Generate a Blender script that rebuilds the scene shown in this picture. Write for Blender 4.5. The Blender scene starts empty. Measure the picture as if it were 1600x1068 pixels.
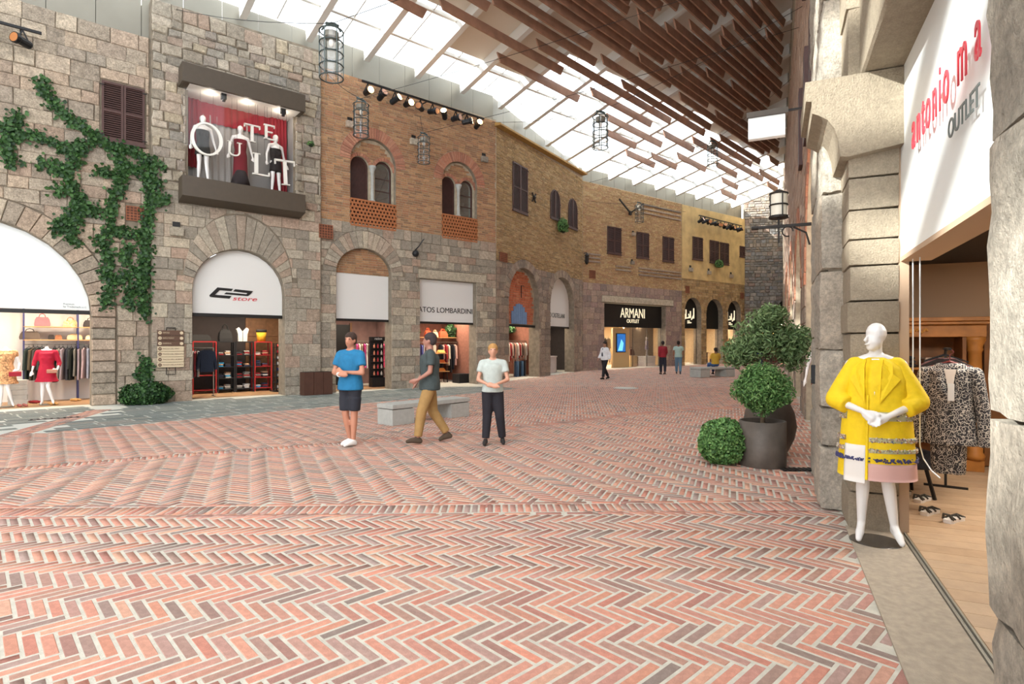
import bpy, bmesh, math, random
import numpy as np
from mathutils import Vector, Matrix
from mathutils.geometry import tessellate_polygon
random.seed(7); np.random.seed(7)
sc = bpy.context.scene
COL = sc.collection
pi = math.pi
# ------------------------------------------------------------------ camera, sky, sun, exposure
cam = bpy.data.cameras.new('camera'); camo = bpy.data.objects.new('camera', cam); COL.objects.link(camo)
camo.location = (0, 0, 1.62); camo.rotation_euler = (pi/2, 0, 0)
cam.sensor_width = 36; cam.lens = 900/1600*36; cam.shift_y = 4/1600; cam.clip_start = .05; cam.clip_end = 300
sc.camera = camo
sc.view_settings.view_transform = 'Standard'; sc.view_settings.look = 'None'
sc.view_settings.gamma = 1.0; sc.view_settings.use_curve_mapping = False
sc.view_settings.exposure = 1.5
world = bpy.data.worlds.new('sky'); sc.world = world; world.use_nodes = True
wn = world.node_tree.nodes; wb = wn['Background']
wb.inputs[0].default_value = (.94, .965, 1, 1); wb.inputs[1].default_value = 1.55
sun = bpy.data.lights.new('sun', 'SUN'); suno = bpy.data.objects.new('sun', sun); COL.objects.link(suno)
SUN = Vector((-.85, -.25, .40)).normalized()
suno.rotation_euler = SUN.to_track_quat('Z', 'Y').to_euler(); sun.energy = 7.0; sun.angle = .012; sun.color = (1, .95, .86)

# ------------------------------------------------------------------ helpers: materials
def lin(h):
    h = h.lstrip('#'); v = [int(h[i:i+2], 16)/255 for i in (0, 2, 4)]
    return tuple(x/12.92 if x <= .04045 else ((x+.055)/1.055)**2.4 for x in v) + (1,)
MATS = {}
def newmat(name):
    m = bpy.data.materials.new(name); m.use_nodes = True
    nt = m.node_tree; b = nt.nodes['Principled BSDF']
    MATS[name] = m
    return m, nt, b
def N(nt, t, **k):
    n = nt.nodes.new(t)
    for a, v in k.items(): setattr(n, a, v)
    return n
def plain(name, col, rough=.6, metal=0, noise=0, nscale=8, bump=0, bscale=40, emit=0, alpha=1, spec=.5, trans=0):
    """one colour with optional grain (noise) and relief (bump)"""
    if name in MATS: return MATS[name]
    m, nt, b = newmat(name); L = nt.links
    c = lin(col)
    b.inputs['Base Color'].default_value = c; b.inputs['Roughness'].default_value = rough
    b.inputs['Metallic'].default_value = metal; b.inputs['Specular IOR Level'].default_value = spec
    b.inputs['Alpha'].default_value = alpha
    if trans: b.inputs['Transmission Weight'].default_value = trans
    if emit: b.inputs['Emission Color'].default_value = c; b.inputs['Emission Strength'].default_value = emit
    if noise or bump:
        tc = N(nt, 'ShaderNodeTexCoord')
    if noise:
        n = N(nt, 'ShaderNodeTexNoise'); n.inputs['Scale'].default_value = nscale; n.inputs['Detail'].default_value = 5
        L.new(tc.outputs['Object'], n.inputs['Vector'])
        mr = N(nt, 'ShaderNodeMapRange'); mr.inputs[1].default_value = .3; mr.inputs[2].default_value = .7
        mr.inputs[3].default_value = 1-noise; mr.inputs[4].default_value = 1+noise
        L.new(n.outputs[0], mr.inputs[0])
        mx = N(nt, 'ShaderNodeVectorMath', operation='SCALE'); mx.inputs[0].default_value = c[:3]
        L.new(mr.outputs[0], mx.inputs['Scale']); L.new(mx.outputs[0], b.inputs['Base Color'])
    if bump:
        n = N(nt, 'ShaderNodeTexNoise'); n.inputs['Scale'].default_value = bscale; n.inputs['Detail'].default_value = 6
        L.new(tc.outputs['Object'], n.inputs['Vector'])
        bp = N(nt, 'ShaderNodeBump'); bp.inputs['Strength'].default_value = min(1, bump); bp.inputs['Distance'].default_value = .02*max(1, bump)
        L.new(n.outputs[0], bp.inputs['Height']); L.new(bp.outputs[0], b.inputs['Normal'])
    return m
def pieces(name, cols, rough=.85, vary=.22, nscale=9, bump=.6, bscale=30, grain=.0, gscale=40):
    """stones, bricks, leaves: every piece (object or island) takes its own colour from a row of colours"""
    if name in MATS: return MATS[name]
    m, nt, b = newmat(name); L = nt.links
    oi = N(nt, 'ShaderNodeObjectInfo'); ge = N(nt, 'ShaderNodeNewGeometry'); tc = N(nt, 'ShaderNodeTexCoord')
    ad = N(nt, 'ShaderNodeMath', operation='ADD'); L.new(oi.outputs['Random'], ad.inputs[0]); L.new(ge.outputs['Random Per Island'], ad.inputs[1])
    fr = N(nt, 'ShaderNodeMath', operation='FRACT'); L.new(ad.outputs[0], fr.inputs[0])
    cr = N(nt, 'ShaderNodeValToRGB'); e = cr.color_ramp.elements
    while len(e) < len(cols): e.new(.5)
    for i, c in enumerate(cols):
        e[i].position = i/max(1, len(cols)-1); e[i].color = lin(c)
    L.new(fr.outputs[0], cr.inputs[0])
    n = N(nt, 'ShaderNodeTexNoise'); n.inputs['Scale'].default_value = nscale; n.inputs['Detail'].default_value = 6; n.inputs['Roughness'].default_value = .65
    L.new(tc.outputs['Object'], n.inputs['Vector'])
    mr = N(nt, 'ShaderNodeMapRange'); mr.inputs[1].default_value = .3; mr.inputs[2].default_value = .7
    mr.inputs[3].default_value = 1-vary; mr.inputs[4].default_value = 1+vary; L.new(n.outputs[0], mr.inputs[0])
    mx = N(nt, 'ShaderNodeVectorMath', operation='SCALE'); L.new(cr.outputs[0], mx.inputs[0]); L.new(mr.outputs[0], mx.inputs['Scale'])
    if grain:
        n3 = N(nt, 'ShaderNodeTexNoise'); n3.inputs['Scale'].default_value = gscale; n3.inputs['Detail'].default_value = 4; n3.inputs['Roughness'].default_value = .8
        L.new(tc.outputs['Object'], n3.inputs['Vector'])
        m3 = N(nt, 'ShaderNodeMapRange'); m3.inputs[1].default_value = .32; m3.inputs[2].default_value = .68; m3.inputs[3].default_value = 1-grain; m3.inputs[4].default_value = 1+grain; L.new(n3.outputs[0], m3.inputs[0])
        m4 = N(nt, 'ShaderNodeVectorMath', operation='SCALE'); L.new(mx.outputs[0], m4.inputs[0]); L.new(m3.outputs[0], m4.inputs['Scale']); mx = m4
    L.new(mx.outputs[0], b.inputs['Base Color']); b.inputs['Roughness'].default_value = rough; b.inputs['Specular IOR Level'].default_value = .3
    if bump:
        n2 = N(nt, 'ShaderNodeTexNoise'); n2.inputs['Scale'].default_value = bscale; n2.inputs['Detail'].default_value = 8; n2.inputs['Roughness'].default_value = .7
        L.new(tc.outputs['Object'], n2.inputs['Vector'])
        bp = N(nt, 'ShaderNodeBump'); bp.inputs['Strength'].default_value = min(1, bump); bp.inputs['Distance'].default_value = .03
        L.new(n2.outputs[0], bp.inputs['Height']); L.new(bp.outputs[0], b.inputs['Normal'])
    return m
def glassmat(name, tint=(1, 1, 1), refl=.12, rough=.02, k=.3):
    if name in MATS: return MATS[name]
    m, nt, b = newmat(name); L = nt.links
    tr = N(nt, 'ShaderNodeBsdfTransparent'); tr.inputs[0].default_value = (*tint, 1)
    gl = N(nt, 'ShaderNodeBsdfGlossy'); gl.inputs['Roughness'].default_value = rough
    fz = N(nt, 'ShaderNodeLayerWeight'); fz.inputs[0].default_value = .25
    ml = N(nt, 'ShaderNodeMath', operation='MULTIPLY_ADD'); ml.inputs[1].default_value = k; ml.inputs[2].default_value = refl*.4
    L.new(fz.outputs['Fresnel'], ml.inputs[0])
    mi = N(nt, 'ShaderNodeMixShader'); L.new(ml.outputs[0], mi.inputs[0]); L.new(tr.outputs[0], mi.inputs[1]); L.new(gl.outputs[0], mi.inputs[2])
    L.new(mi.outputs[0], nt.nodes['Material Output'].inputs[0])
    return m

# ------------------------------------------------------------------ helpers: meshes and objects
def link(o, parent=None, **p):
    COL.objects.link(o)
    if parent is not None: o.parent = parent
    for k, v in p.items():
        if v is not None: o[k] = v
    return o
def raw(name, V, Fc, mat, parent=None, smooth=False, mats=None, fm=None, **p):
    me = bpy.data.meshes.new(name); me.from_pydata([tuple(v) for v in V], [], [tuple(f) for f in Fc])
    for m in (mats or [mat]): me.materials.append(MATS[m] if isinstance(m, str) else m)
    if smooth: me.polygons.foreach_set('use_smooth', [True]*len(me.polygons))
    if fm is not None: me.polygons.foreach_set('material_index', fm)
    return link(bpy.data.objects.new(name, me), parent, **p)
def thing(name, label, cat, M=None, group=None, kind=None):
    o = bpy.data.objects.new(name, None); o.empty_display_size = .1
    if M is not None: o.matrix_world = M if isinstance(M, Matrix) else Matrix.Translation(M)
    return link(o, None, label=label, category=cat, group=group, kind=kind)
def tag(o, label, cat, group=None):
    o['label'] = label; o['category'] = cat
    if group: o['group'] = group
    return o
def TR(x=0, y=0, z=0, rz=0): return Matrix.Translation((x, y, z)) @ Matrix.Rotation(rz, 4, 'Z')
class MB:
    """collects shapes; build() links them as ONE mesh object"""
    def __init__(s): s.v = []; s.f = []; s.m = []; s.cm = 0
    def add(s, V, Fc, M=None):
        k = len(s.v)
        s.v += [tuple(M @ Vector(v)) for v in V] if M is not None else [tuple(v) for v in V]
        s.f += [tuple(k+i for i in f) for f in Fc]; s.m += [s.cm]*len(Fc)
        return s
    def box(s, x0, x1, y0, y1, z0, z1, M=None, c=0):
        if c:
            V = []
            for z, q in ((z0, c), (z0+c, 0), (z1-c, 0), (z1, c)):
                V += [(x0+q, y0+q, z), (x1-q, y0+q, z), (x1-q, y1-q, z), (x0+q, y1-q, z)]
            Fc = [(3, 2, 1, 0), (12, 13, 14, 15)]
            for k in (0, 4, 8):
                for i in range(4): Fc.append((k+i, k+(i+1) % 4, k+4+(i+1) % 4, k+4+i))
            return s.add(V, Fc, M)
        V = [(x, y, z) for z in (z0, z1) for y in (y0, y1) for x in (x0, x1)]
        return s.add(V, [(0, 2, 3, 1), (4, 5, 7, 6), (0, 1, 5, 4), (2, 6, 7, 3), (0, 4, 6, 2), (1, 3, 7, 5)], M)
    def bar(s, a, b, w, h=None, up=(0, 0, 1)):
        a = Vector(a); b = Vector(b); d = (b-a); l = d.length; d.normalize(); h = h or w
        u = Vector(up)
        if abs(d.dot(u)) > .98: u = Vector((1, 0, 0))
        x = d.cross(u).normalized(); z = x.cross(d)
        V = [tuple(p + x*i*w/2 + z*j*h/2) for p in (a, b) for j in (-1, 1) for i in (-1, 1)]
        return s.add(V, [(0, 1, 3, 2), (4, 6, 7, 5), (0, 4, 5, 1), (2, 3, 7, 6), (0, 2, 6, 4), (1, 5, 7, 3)])
    def prism(s, pts, y0, y1, M=None):
        """polygon in x,z extruded along y"""
        n = len(pts); V = [(p[0], y0, p[1]) for p in pts] + [(p[0], y1, p[1]) for p in pts]
        return s.add(V, [tuple(range(n)), tuple(range(2*n-1, n-1, -1))] + [(i, n+i, n+(i+1) % n, (i+1) % n) for i in range(n)], M)
    def lathe(s, prof, n=20, M=None, cap=True, ex=1, ey=1):
        V = []; Fc = []
        for r, z in prof: V += [(r*math.cos(2*pi*i/n)*ex, r*math.sin(2*pi*i/n)*ey, z) for i in range(n)]
        for k in range(len(prof)-1):
            for i in range(n): Fc.append((k*n+i, k*n+(i+1) % n, (k+1)*n+(i+1) % n, (k+1)*n+i))
        if cap: Fc += [tuple(range(n-1, -1, -1)), tuple(range((len(prof)-1)*n, len(prof)*n))]
        return s.add(V, Fc, M)
    def tube(s, pts, r, n=6, closed=False, cap=True):
        """r: a number or one per point"""
        P = [Vector(p) for p in pts]; m = len(P); R = r if hasattr(r, '__len__') else [r]*m
        V = []; Fc = []; x = None
        for i, p in enumerate(P):
            a = P[i-1] if (i > 0 or closed) else p; b = P[(i+1) % m] if (i < m-1 or closed) else p
            d = (b-a).normalized()
            if x is None:
                u = Vector((0, 0, 1)) if abs(d.z) < .9 else Vector((1, 0, 0)); x = d.cross(u).normalized()
            else: x = (x - d*x.dot(d)).normalized()
            y = d.cross(x)
            V += [tuple(p + (x*math.cos(2*pi*k/n) + y*math.sin(2*pi*k/n))*R[i]) for k in range(n)]
        for i in range(m if closed else m-1):
            for k in range(n): Fc.append((i*n+k, i*n+(k+1) % n, ((i+1) % m)*n+(k+1) % n, ((i+1) % m)*n+k))
        if cap and not closed: Fc += [tuple(range(n-1, -1, -1)), tuple(range((m-1)*n, m*n))]
        return s.add(V, Fc)
    def ball(s, c, r, n=10, M=None):
        r = r if hasattr(r, '__len__') else (r, r, r); k = n//2
        V = [(c[0]+r[0]*math.sin(pi*j/k)*math.cos(2*pi*i/n), c[1]+r[1]*math.sin(pi*j/k)*math.sin(2*pi*i/n), c[2]-r[2]*math.cos(pi*j/k)) for j in range(k+1) for i in range(n)]
        Fc = [(j*n+i, j*n+(i+1) % n, (j+1)*n+(i+1) % n, (j+1)*n+i) for j in range(k) for i in range(n)]
        return s.add(V, Fc, M)
    def caps(s, a, b, ra, rb, n=10):
        """tapered limb with round ends"""
        a = Vector(a); b = Vector(b); d = (b-a); L = d.length; d = d/L if L > 1e-6 else Vector((0, 0, 1))
        P = []; R = []
        for t in (-.98, -.8, -.45): P.append(a + d*ra*t); R.append(ra*math.sqrt(1-t*t))
        P.append(a); R.append(ra); P.append(b); R.append(rb)
        for t in (.45, .8, .98): P.append(b + d*rb*t); R.append(rb*math.sqrt(1-t*t))
        return s.tube(P, R, n)
    def build(s, name, mat, parent=None, smooth=False, **p):
        ms = mat if isinstance(mat, (list, tuple)) else [mat]
        return raw(name, s.v, s.f, None, parent, smooth, ms, s.m if len(ms) > 1 else None, **p)
BENCH = bpy.data.scenes.new('bench')   # an empty side scene keeps evaluation quick
def evalmesh(o):
    BENCH.collection.objects.link(o)
    vl = BENCH.view_layers[0]; vl.update(); dg = vl.depsgraph; dg.update()
    me = bpy.data.meshes.new_from_object(o.evaluated_get(dg)); BENCH.collection.objects.unlink(o)
    return me
def fuse(mb, name, mat, parent=None, voxel=.015, smooth=6, **p):
    """melt overlapping shapes into one continuous skin"""
    o = mb.build(name, mat, None)
    md = o.modifiers.new('r', 'REMESH'); md.mode = 'VOXEL'; md.voxel_size = voxel; md.use_smooth_shade = True
    if smooth:
        sm = o.modifiers.new('s', 'SMOOTH'); sm.iterations = smooth; sm.factor = .5
    me = evalmesh(o); old = o.data; o.modifiers.clear(); o.data = me; bpy.data.meshes.remove(old); me.name = name
    if not me.materials:
        me.materials.append(MATS[mat] if isinstance(mat, str) else mat)
    me.polygons.foreach_set('use_smooth', [True]*len(me.polygons))
    if parent is not None: o.parent = parent
    for k, v in p.items(): o[k] = v
    return o
def copytree(o, M=None, **p):
    c = o.copy(); COL.objects.link(c)
    if M is not None: c.matrix_world = M if isinstance(M, Matrix) else Matrix.Translation(M)
    for k, v in p.items(): c[k] = v
    for ch in o.children:
        d = ch.copy(); COL.objects.link(d); d.parent = c
        for g in ch.children:
            e = g.copy(); COL.objects.link(e); e.parent = d
    return c
def lettering(name, txt, size, M, mat, parent, depth=.01, align='CENTER', sx=1, shear=0):
    cu = bpy.data.curves.new(name, 'FONT'); cu.body = txt; cu.size = size; cu.extrude = depth; cu.align_x = align; cu.align_y = 'BOTTOM_BASELINE'; cu.shear = shear
    o = bpy.data.objects.new(name, cu); COL.objects.link(o)
    me = evalmesh(o); bpy.data.objects.remove(o); me.materials.clear(); me.materials.append(MATS[mat])
    me.transform(M @ Matrix.Diagonal((sx, 1, 1, 1)) @ Matrix.Rotation(0, 4, 'X')); me.name = name
    q = bpy.data.objects.new(name, me); return link(q, parent)
UPR = Matrix.Rotation(pi/2, 4, 'X')   # text in the x,y plane -> standing in the x,z plane, read from -y

def frame(ox, oy, dx, dy):
    n = math.hypot(dx, dy); a = (dx/n, dy/n)
    return Matrix(((a[0], -a[1], 0, ox), (a[1], a[0], 0, oy), (0, 0, 1, 0), (0, 0, 0, 1)))
# facade frames: local x runs along the wall to the right, local y into the wall, z up
W1 = frame(-12.05, 14.465, 1.2, 1)          # the long straight front (three houses)
W4 = frame(-.67, 23.95, .589, 1)
W5 = frame(3.87, 31.67, 1.333, 1)
WE = frame(16.64, 41.25, 2.5, -.5)
WR = frame(0, 0, -.412, -.911)              # right front: local x = -distance, local y = offset from the camera line
def gz(Y): return max(0., min(.3, .018*(Y-22)))
ra_a = Vector((.7682, .6402)); ra_r = Vector((.6402, -.7682))
def AR(a, r, z=0):                           # roof coordinates: a along the long front, r out from it
    p = ra_a*a + ra_r*(r-18.83); return Vector((p.x, p.y, z))
def ZR(r): return 12.15 + .2*r
# ------------------------------------------------------------------ materials
pieces('floor_brick', ['#B87C6C', '#C8907C', '#937F77', '#C28872', '#CEA28A', '#AA786C', '#897B73', '#CC947E', '#BA8678', '#A18D85', '#CF8D77'], vary=.16, nscale=25, bump=.35, bscale=90, grain=.12, gscale=140)
plain('mortar', '#C1BDB0', .95, noise=.12, nscale=14, bump=.3, bscale=120)
pieces('slate', ['#6E7674', '#5C6664', '#7C817B', '#66706F', '#858078'], .7, vary=.18, bump=.5)
plain('slate_joint', '#C4C6BE', .95)
pieces('stone_beige', ['#A99C8A', '#948879', '#B7A995', '#A99482', '#8F8576', '#B4A18C', '#A28E7C', '#9B9284'], vary=.3, nscale=7, bump=1, bscale=22, grain=.32, gscale=28)
pieces('stone_rubble', ['#A89D8C', '#918778', '#B7AC9B', '#9D8877', '#8E8980', '#B2A48C', '#827B70', '#A99E8E'], vary=.3, nscale=8, bump=1, bscale=20, grain=.32, gscale=28)
pieces('stone_ashlar', ['#A19787', '#8C8376', '#B0A694', '#A9917F', '#978E7F', '#8F877A', '#B8AD98', '#9A8574'], vary=.25, nscale=9, bump=.8, bscale=26, grain=.32, gscale=28)
pieces('stone_brown', ['#958475', '#847569', '#9F8F7F', '#927D6E', '#A69682', '#8B7F72', '#7D7166'], vary=.25, nscale=9, bump=.8, bscale=26, grain=.32, gscale=28)
pieces('stone_mauve', ['#9A8478', '#8B7872', '#A99382', '#937A74', '#A58F7C', '#84746C', '#B29C88'], vary=.22, nscale=9, bump=.7, bscale=26, grain=.32, gscale=28)
pieces('stone_grey', ['#8A857D', '#716E6B', '#9A9186', '#857267', '#7C7C7C', '#938677', '#66625E'], vary=.3, nscale=6, bump=1, bscale=15, grain=.32, gscale=28)
pieces('brick_orange', ['#A57A5A', '#B58A64', '#906B52', '#A5805C', '#BA926C', '#8A6E54', '#AC7B5C'], vary=.2, nscale=20, bump=.5, bscale=60, grain=.15, gscale=50)
pieces('brick_red', ['#AB745E', '#B58066', '#9F6B58', '#BA8A70', '#986856'], vary=.18, nscale=20, bump=.5, bscale=60, grain=.15, gscale=50)
pieces('brick_ochre', ['#A98C62', '#B5986C', '#987D58', '#A5835E', '#BDA278', '#8D7654', '#AD8E60'], vary=.25, nscale=16, bump=.6, bscale=40, grain=.15, gscale=50)
pieces('brick_sand', ['#AF8C62', '#BA9C6E', '#A3805A', '#AB8260', '#C0A57A', '#9B7B56'], vary=.25, nscale=16, bump=.6, bscale=40, grain=.15, gscale=50)
plain('wall_mortar', '#7F7464', .95, noise=.25, nscale=6, bump=.4, bscale=40)
plain('mortar_brick', '#ADA08A', .95, noise=.2, nscale=6, bump=.4, bscale=40)
plain('plaster', '#C2A672', .9, noise=.22, nscale=1.6, bump=.25, bscale=14)
plain('dressed_stone', '#B9AC98', .9, noise=.16, nscale=9, bump=.9, bscale=60)
plain('white_paint', '#DEDDD9', .5)
plain('sign_white', '#E6E9E8', .35)
plain('shutter_brown', '#4A302B', .6, noise=.15)
plain('dark_bronze', '#4A4034', .5, noise=.06)
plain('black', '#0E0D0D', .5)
plain('black_metal', '#1C1D20', .45, metal=.3)
plain('iron', '#2A2623', .6, metal=.4)
plain('slat_wood', '#97715C', .55, noise=.2, nscale=3)
plain('fascia_metal', '#8C887C', .5, metal=.35, noise=.06, nscale=1)
plain('rafter_white', '#DAD8D2', .5)
plain('ceiling_grey', '#D6CCBE', .8)
plain('concrete', '#A9AAA4', .85, noise=.08, nscale=12, bump=.2)
plain('wood_floor', '#B08F6C', .5, noise=.14, nscale=3)
plain('terracotta', '#9A5F42', .85, noise=.2)
plain('mannequin_white', '#E9E7E4', .28)
glassmat('glass', refl=.15)
glassmat('clear_glass', refl=.03, k=.06)
glassmat('roof_glass', (.93, .97, 1), refl=.1)
# ------------------------------------------------------------------ floor
def inpoly(X, Y, poly):
    r = np.zeros(X.shape, bool); n = len(poly)
    for i in range(n):
        x0, y0 = poly[i]; x1, y1 = poly[(i+1) % n]
        c = ((y0 > Y) != (y1 > Y))
        with np.errstate(divide='ignore', invalid='ignore'):
            r ^= c & (X < (x1-x0)*(Y-y0)/(y1-y0+1e-12)+x0)
    return r
GZ = np.vectorize(gz)
PLAZA = [tuple((W1 @ Vector((-6, 0, 0)))[:2]), (-.67, 23.95), (3.87, 31.67), (16.64, 41.25), (19.6, 40.7),
         tuple((WR @ Vector((-44, .66, 0)))[:2]), tuple((WR @ Vector((-8.5, .66, 0)))[:2]), tuple((WR @ Vector((-5.9, .61, 0)))[:2]), tuple((WR @ Vector((0, .61, 0)))[:2]), (.3, 1.2), (-10, 1.2)]
def b1(X): return 5.70 + .028*X
B2 = [(-14, 3.4), (-8, 6.6), (-5, 8.35), (-2.75, 9.47), (.78, 11.76), (3.55, 14.0), (8.5, 15.9)]
def b2(X): return np.interp(X, [p[0] for p in B2], [p[1] for p in B2])
def slate_side(X, Y): return ((X+8.9)*9.5-(Y-10.2)*8.02 < 0) & (Y > 10.2) & (X < -.55)
def stripe(X, Y):   # the red brick stripe that cuts through the slate
    return np.abs((X+8.9)*4.1+(Y-10.2)*1.3)/4.3
fl = raw('floor', [(x, y, gz(y)-.0012) for y in (-8, 22, 38.67, 60) for x in (-40, 40)], [(0, 1, 3, 2), (2, 3, 5, 4), (4, 5, 7, 6)], 'mortar', kind='structure')
def herring(ux, zone, y0, y1):
    """bricks (cx, cy, angle) laid in herringbone; ux = direction of one set"""
    w = .075; n = math.hypot(*ux); e = np.array(ux)/n; g = np.array((-e[1], e[0])); K = int(1.05*y1/w/2)+60
    out = []
    m, k = np.meshgrid(np.arange(-6*K, 6*K), np.arange(-K, K))
    for (cx, cy, rot) in ((2, .5, 0), (4.5, -1, 1)):
        bx = (m + 4*k + cx)*w; by = (m - 4*k + cy)*w
        X = bx*e[0] + by*g[0]; Y = bx*e[1] + by*g[1]
        ok = (Y > y0) & (Y < y1) & (np.abs(X) < .93*Y + 2.2)
        X = X[ok]; Y = Y[ok]; ok = zone(X, Y) & inpoly(X, Y, PLAZA)
        a = math.atan2(e[1], e[0]) + rot*pi/2
        out.append(np.stack([X[ok], Y[ok], np.full(ok.sum(), a)], 1))
    return np.concatenate(out)
notsl = lambda X, Y: ~slate_side(X, Y)
BR = [herring((-.69, .724), lambda X, Y: Y < b1(X)-.14, 1.2, 6.2),
      herring((.378, 1), lambda X, Y: (Y > b1(X)+.14) & (Y < b2(X)-.06) & notsl(X, Y), 5.2, 16.5),
      herring((.11, 1), lambda X, Y: (Y > b2(X)+.06) & notsl(X, Y), 3, 42)]
def soldiers(path, L=.25, w=.075, side=True, lim=None):
    o = []; s = 0
    for (p, q) in zip(path[:-1], path[1:]):
        p = np.array(p); q = np.array(q); l = np.linalg.norm(q-p); d = (q-p)/l; nrm = np.array((-d[1], d[0])); a = math.atan2(d[1], d[0])
        for i in range(int(l/w)):
            c = p + d*(i+.5)*w; o.append((*c, a+pi/2))
        if side:
            for i in range(int(l/.3)):
                for sg in (-1, 1): c = p + d*(i+.5)*.3 + nrm*sg*(L/2+.06); o.append((*c, a))
    o = np.array(o); k = inpoly(o[:, 0], o[:, 1], PLAZA) & (np.abs(o[:, 0]) < .93*o[:, 1]+2.2)
    return o[k]
BD = np.concatenate([soldiers([(-8.5, b1(-8.5)), (4.4, b1(4.4))]), soldiers(B2, side=False)])
# single bricks: the 300 that show largest; all others in one mesh
z1 = BR[0]; vis = (np.abs(z1[:, 0]) < .89*z1[:, 1]) & (z1[:, 1] > 2.72)
order = np.where(vis)[0][np.argsort(z1[vis][:, 1])][:300]
rest = np.ones(len(z1), bool); rest[order] = False
bm_ = []
for k in range(4):
    m = MB(); j = lambda s: random.uniform(-s, s)
    L, w = .142+j(.002), .0312+j(.0015)
    V = []
    for z, q in ((-.03, 0), (-.005, 0), (0, .006)):
        V += [(-L+q+j(.001), -w+q+j(.001), z), (L-q+j(.001), -w+q+j(.001), z), (L-q+j(.001), w-q+j(.001), z), (-L+q+j(.001), w-q+j(.001), z)]
    m.add(V, [(8, 9, 10, 11)] + [(a+i, a+(i+1) % 4, a+4+(i+1) % 4, a+4+i) for a in (0, 4) for i in range(4)])
    o = m.build('brick', 'floor_brick'); bm_.append(o.data); bpy.data.objects.remove(o)
for i in order:
    o = bpy.data.objects.new('brick', random.choice(bm_)); link(o, fl)
    o.location = (z1[i, 0], z1[i, 1], random.uniform(0, .002)); o.rotation_euler = (0, 0, z1[i, 2]+random.choice((0, pi)))
def brickmass(name, A, mat, L=.1425, w=.0308, lift=0.):
    n = len(A); c, s = np.cos(A[:, 2]), np.sin(A[:, 2]); V = np.zeros((n, 8, 3))
    zt = GZ(A[:, 1]) + np.random.uniform(0, .0015, n) + lift
    for k, (q, dz) in enumerate(((0, -.02), (.005, 0))):
        for i, (x, y) in enumerate(((-1, -1), (1, -1), (1, 1), (-1, 1))):
            lx = x*(L-q); ly = y*(w-q)
            V[:, k*4+i, 0] = A[:, 0] + c*lx - s*ly; V[:, k*4+i, 1] = A[:, 1] + s*lx + c*ly; V[:, k*4+i, 2] = zt + dz
    Fq = np.array([(4, 5, 6, 7), (0, 1, 5, 4), (1, 2, 6, 5), (2, 3, 7, 6), (3, 0, 4, 7)])
    Fa = (np.arange(n)[:, None, None]*8 + Fq[None]).reshape(-1, 4)
    me = bpy.data.meshes.new(name); me.vertices.add(n*8); me.vertices.foreach_set('co', V.reshape(-1))
    me.loops.add(len(Fa)*4); me.loops.foreach_set('vertex_index', Fa.reshape(-1)); me.polygons.add(len(Fa))
    me.polygons.foreach_set('loop_start', np.arange(len(Fa))*4); me.polygons.foreach_set('loop_total', np.full(len(Fa), 4))
    me.update(calc_edges=True); me.validate(); me.materials.append(MATS[mat])
    return link(bpy.data.objects.new(name, me), fl, kind='stuff')
brickmass('brick_paving', np.concatenate([z1[rest], BR[1], BR[2]]), 'floor_brick')
brickmass('border_brick_paving', BD, 'floor_brick', L=.125, lift=.003)
# red stripe across the slate and the slate slabs themselves
st = []; sd_ = Vector((-1.3, 4.1)).normalized(); sp = Vector((sd_.y, -sd_.x))
for i in range(15):
    for j in range(6):
        c = Vector((-8.9, 10.2)) + sd_*(i*.29+.145) + sp*(j-2.5)*.075; st.append((c.x, c.y, math.atan2(4.1, -1.3)))
brickmass('stripe_brick_paving', np.array(st), 'floor_brick', L=.14, lift=.004)
raw('slate_bed', [(x, y, .0005) for x, y in ((-8.9, 10.2), (-.70, 19.9), (-.60, 23.9), *[tuple((W1 @ Vector((t, 0, 0)))[:2]) for t in (14.7, 0, -5)], (-12.5, 10.3))], [tuple(range(7))], 'slate_joint', fl)
d = Vector((8.02, 9.5)).normalized(); nr = Vector((-d.y, d.x)); sl = 0
for row in range(30):
    y = .16 + row*.31; x = -3.5 - random.uniform(0, .5)
    while x < 14:
        L = random.uniform(.45, .85); c = Vector((-8.9, 10.2)) + d*(x+L/2) + nr*y
        X, Y = np.array([c.x]), np.array([c.y])
        lw = W1.inverted() @ Vector((c.x, c.y, 0))
        if lw.y < -.2 and Y[0] > 10.45 and stripe(X, Y)[0] > .4 and abs(c.x) < .92*c.y and -2.5 < lw.x < 14.75 and sl < 300:
            m = MB(); m.box(-L/2+.014, L/2-.014, -.14, .14, -.02, .0012+random.uniform(0, .001), c=.0008)
            o = m.build('slate_slab', 'slate', fl); o.matrix_local = TR(c.x, c.y, 0, math.atan2(d.y, d.x)); sl += 1
        x += L
for nm, X, Y, w, h, rz, lb in (('floor_drain', -10.0, 12.6, .9, .16, .7, 'dark slotted drain cover in the slate paving before the big arch shop'), ('floor_drain', 3.72, 7.45, .5, .2, 0., 'dark slotted drain cover beside the round planter and stone pier')):
    t = thing(nm, lb, 'drain cover', TR(X, Y, .002, rz))
    m = MB(); m.box(-w/2, w/2, -h/2, h/2, 0, .006); m.build('tray', 'black_metal', t)
    for i in range(8): m = MB(); x = -w/2+w*(i+.5)/8; m.box(x-w/40, x+w/40, -h/2+.01, h/2-.01, .006, .014); m.build('bar', 'iron', t)
t = thing('manhole_cover', 'round grey metal cover set into the distant brick paving', 'manhole cover', TR(4.2, 21.3, .004))
m = MB(); m.lathe([(.45, 0), (.45, .012), (.42, .016)], 28); m.build('rim', 'concrete', t); m = MB(); m.lathe([(.4, .01), (.4, .02)], 28); m.build('lid', 'slate_joint', t)
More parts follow.
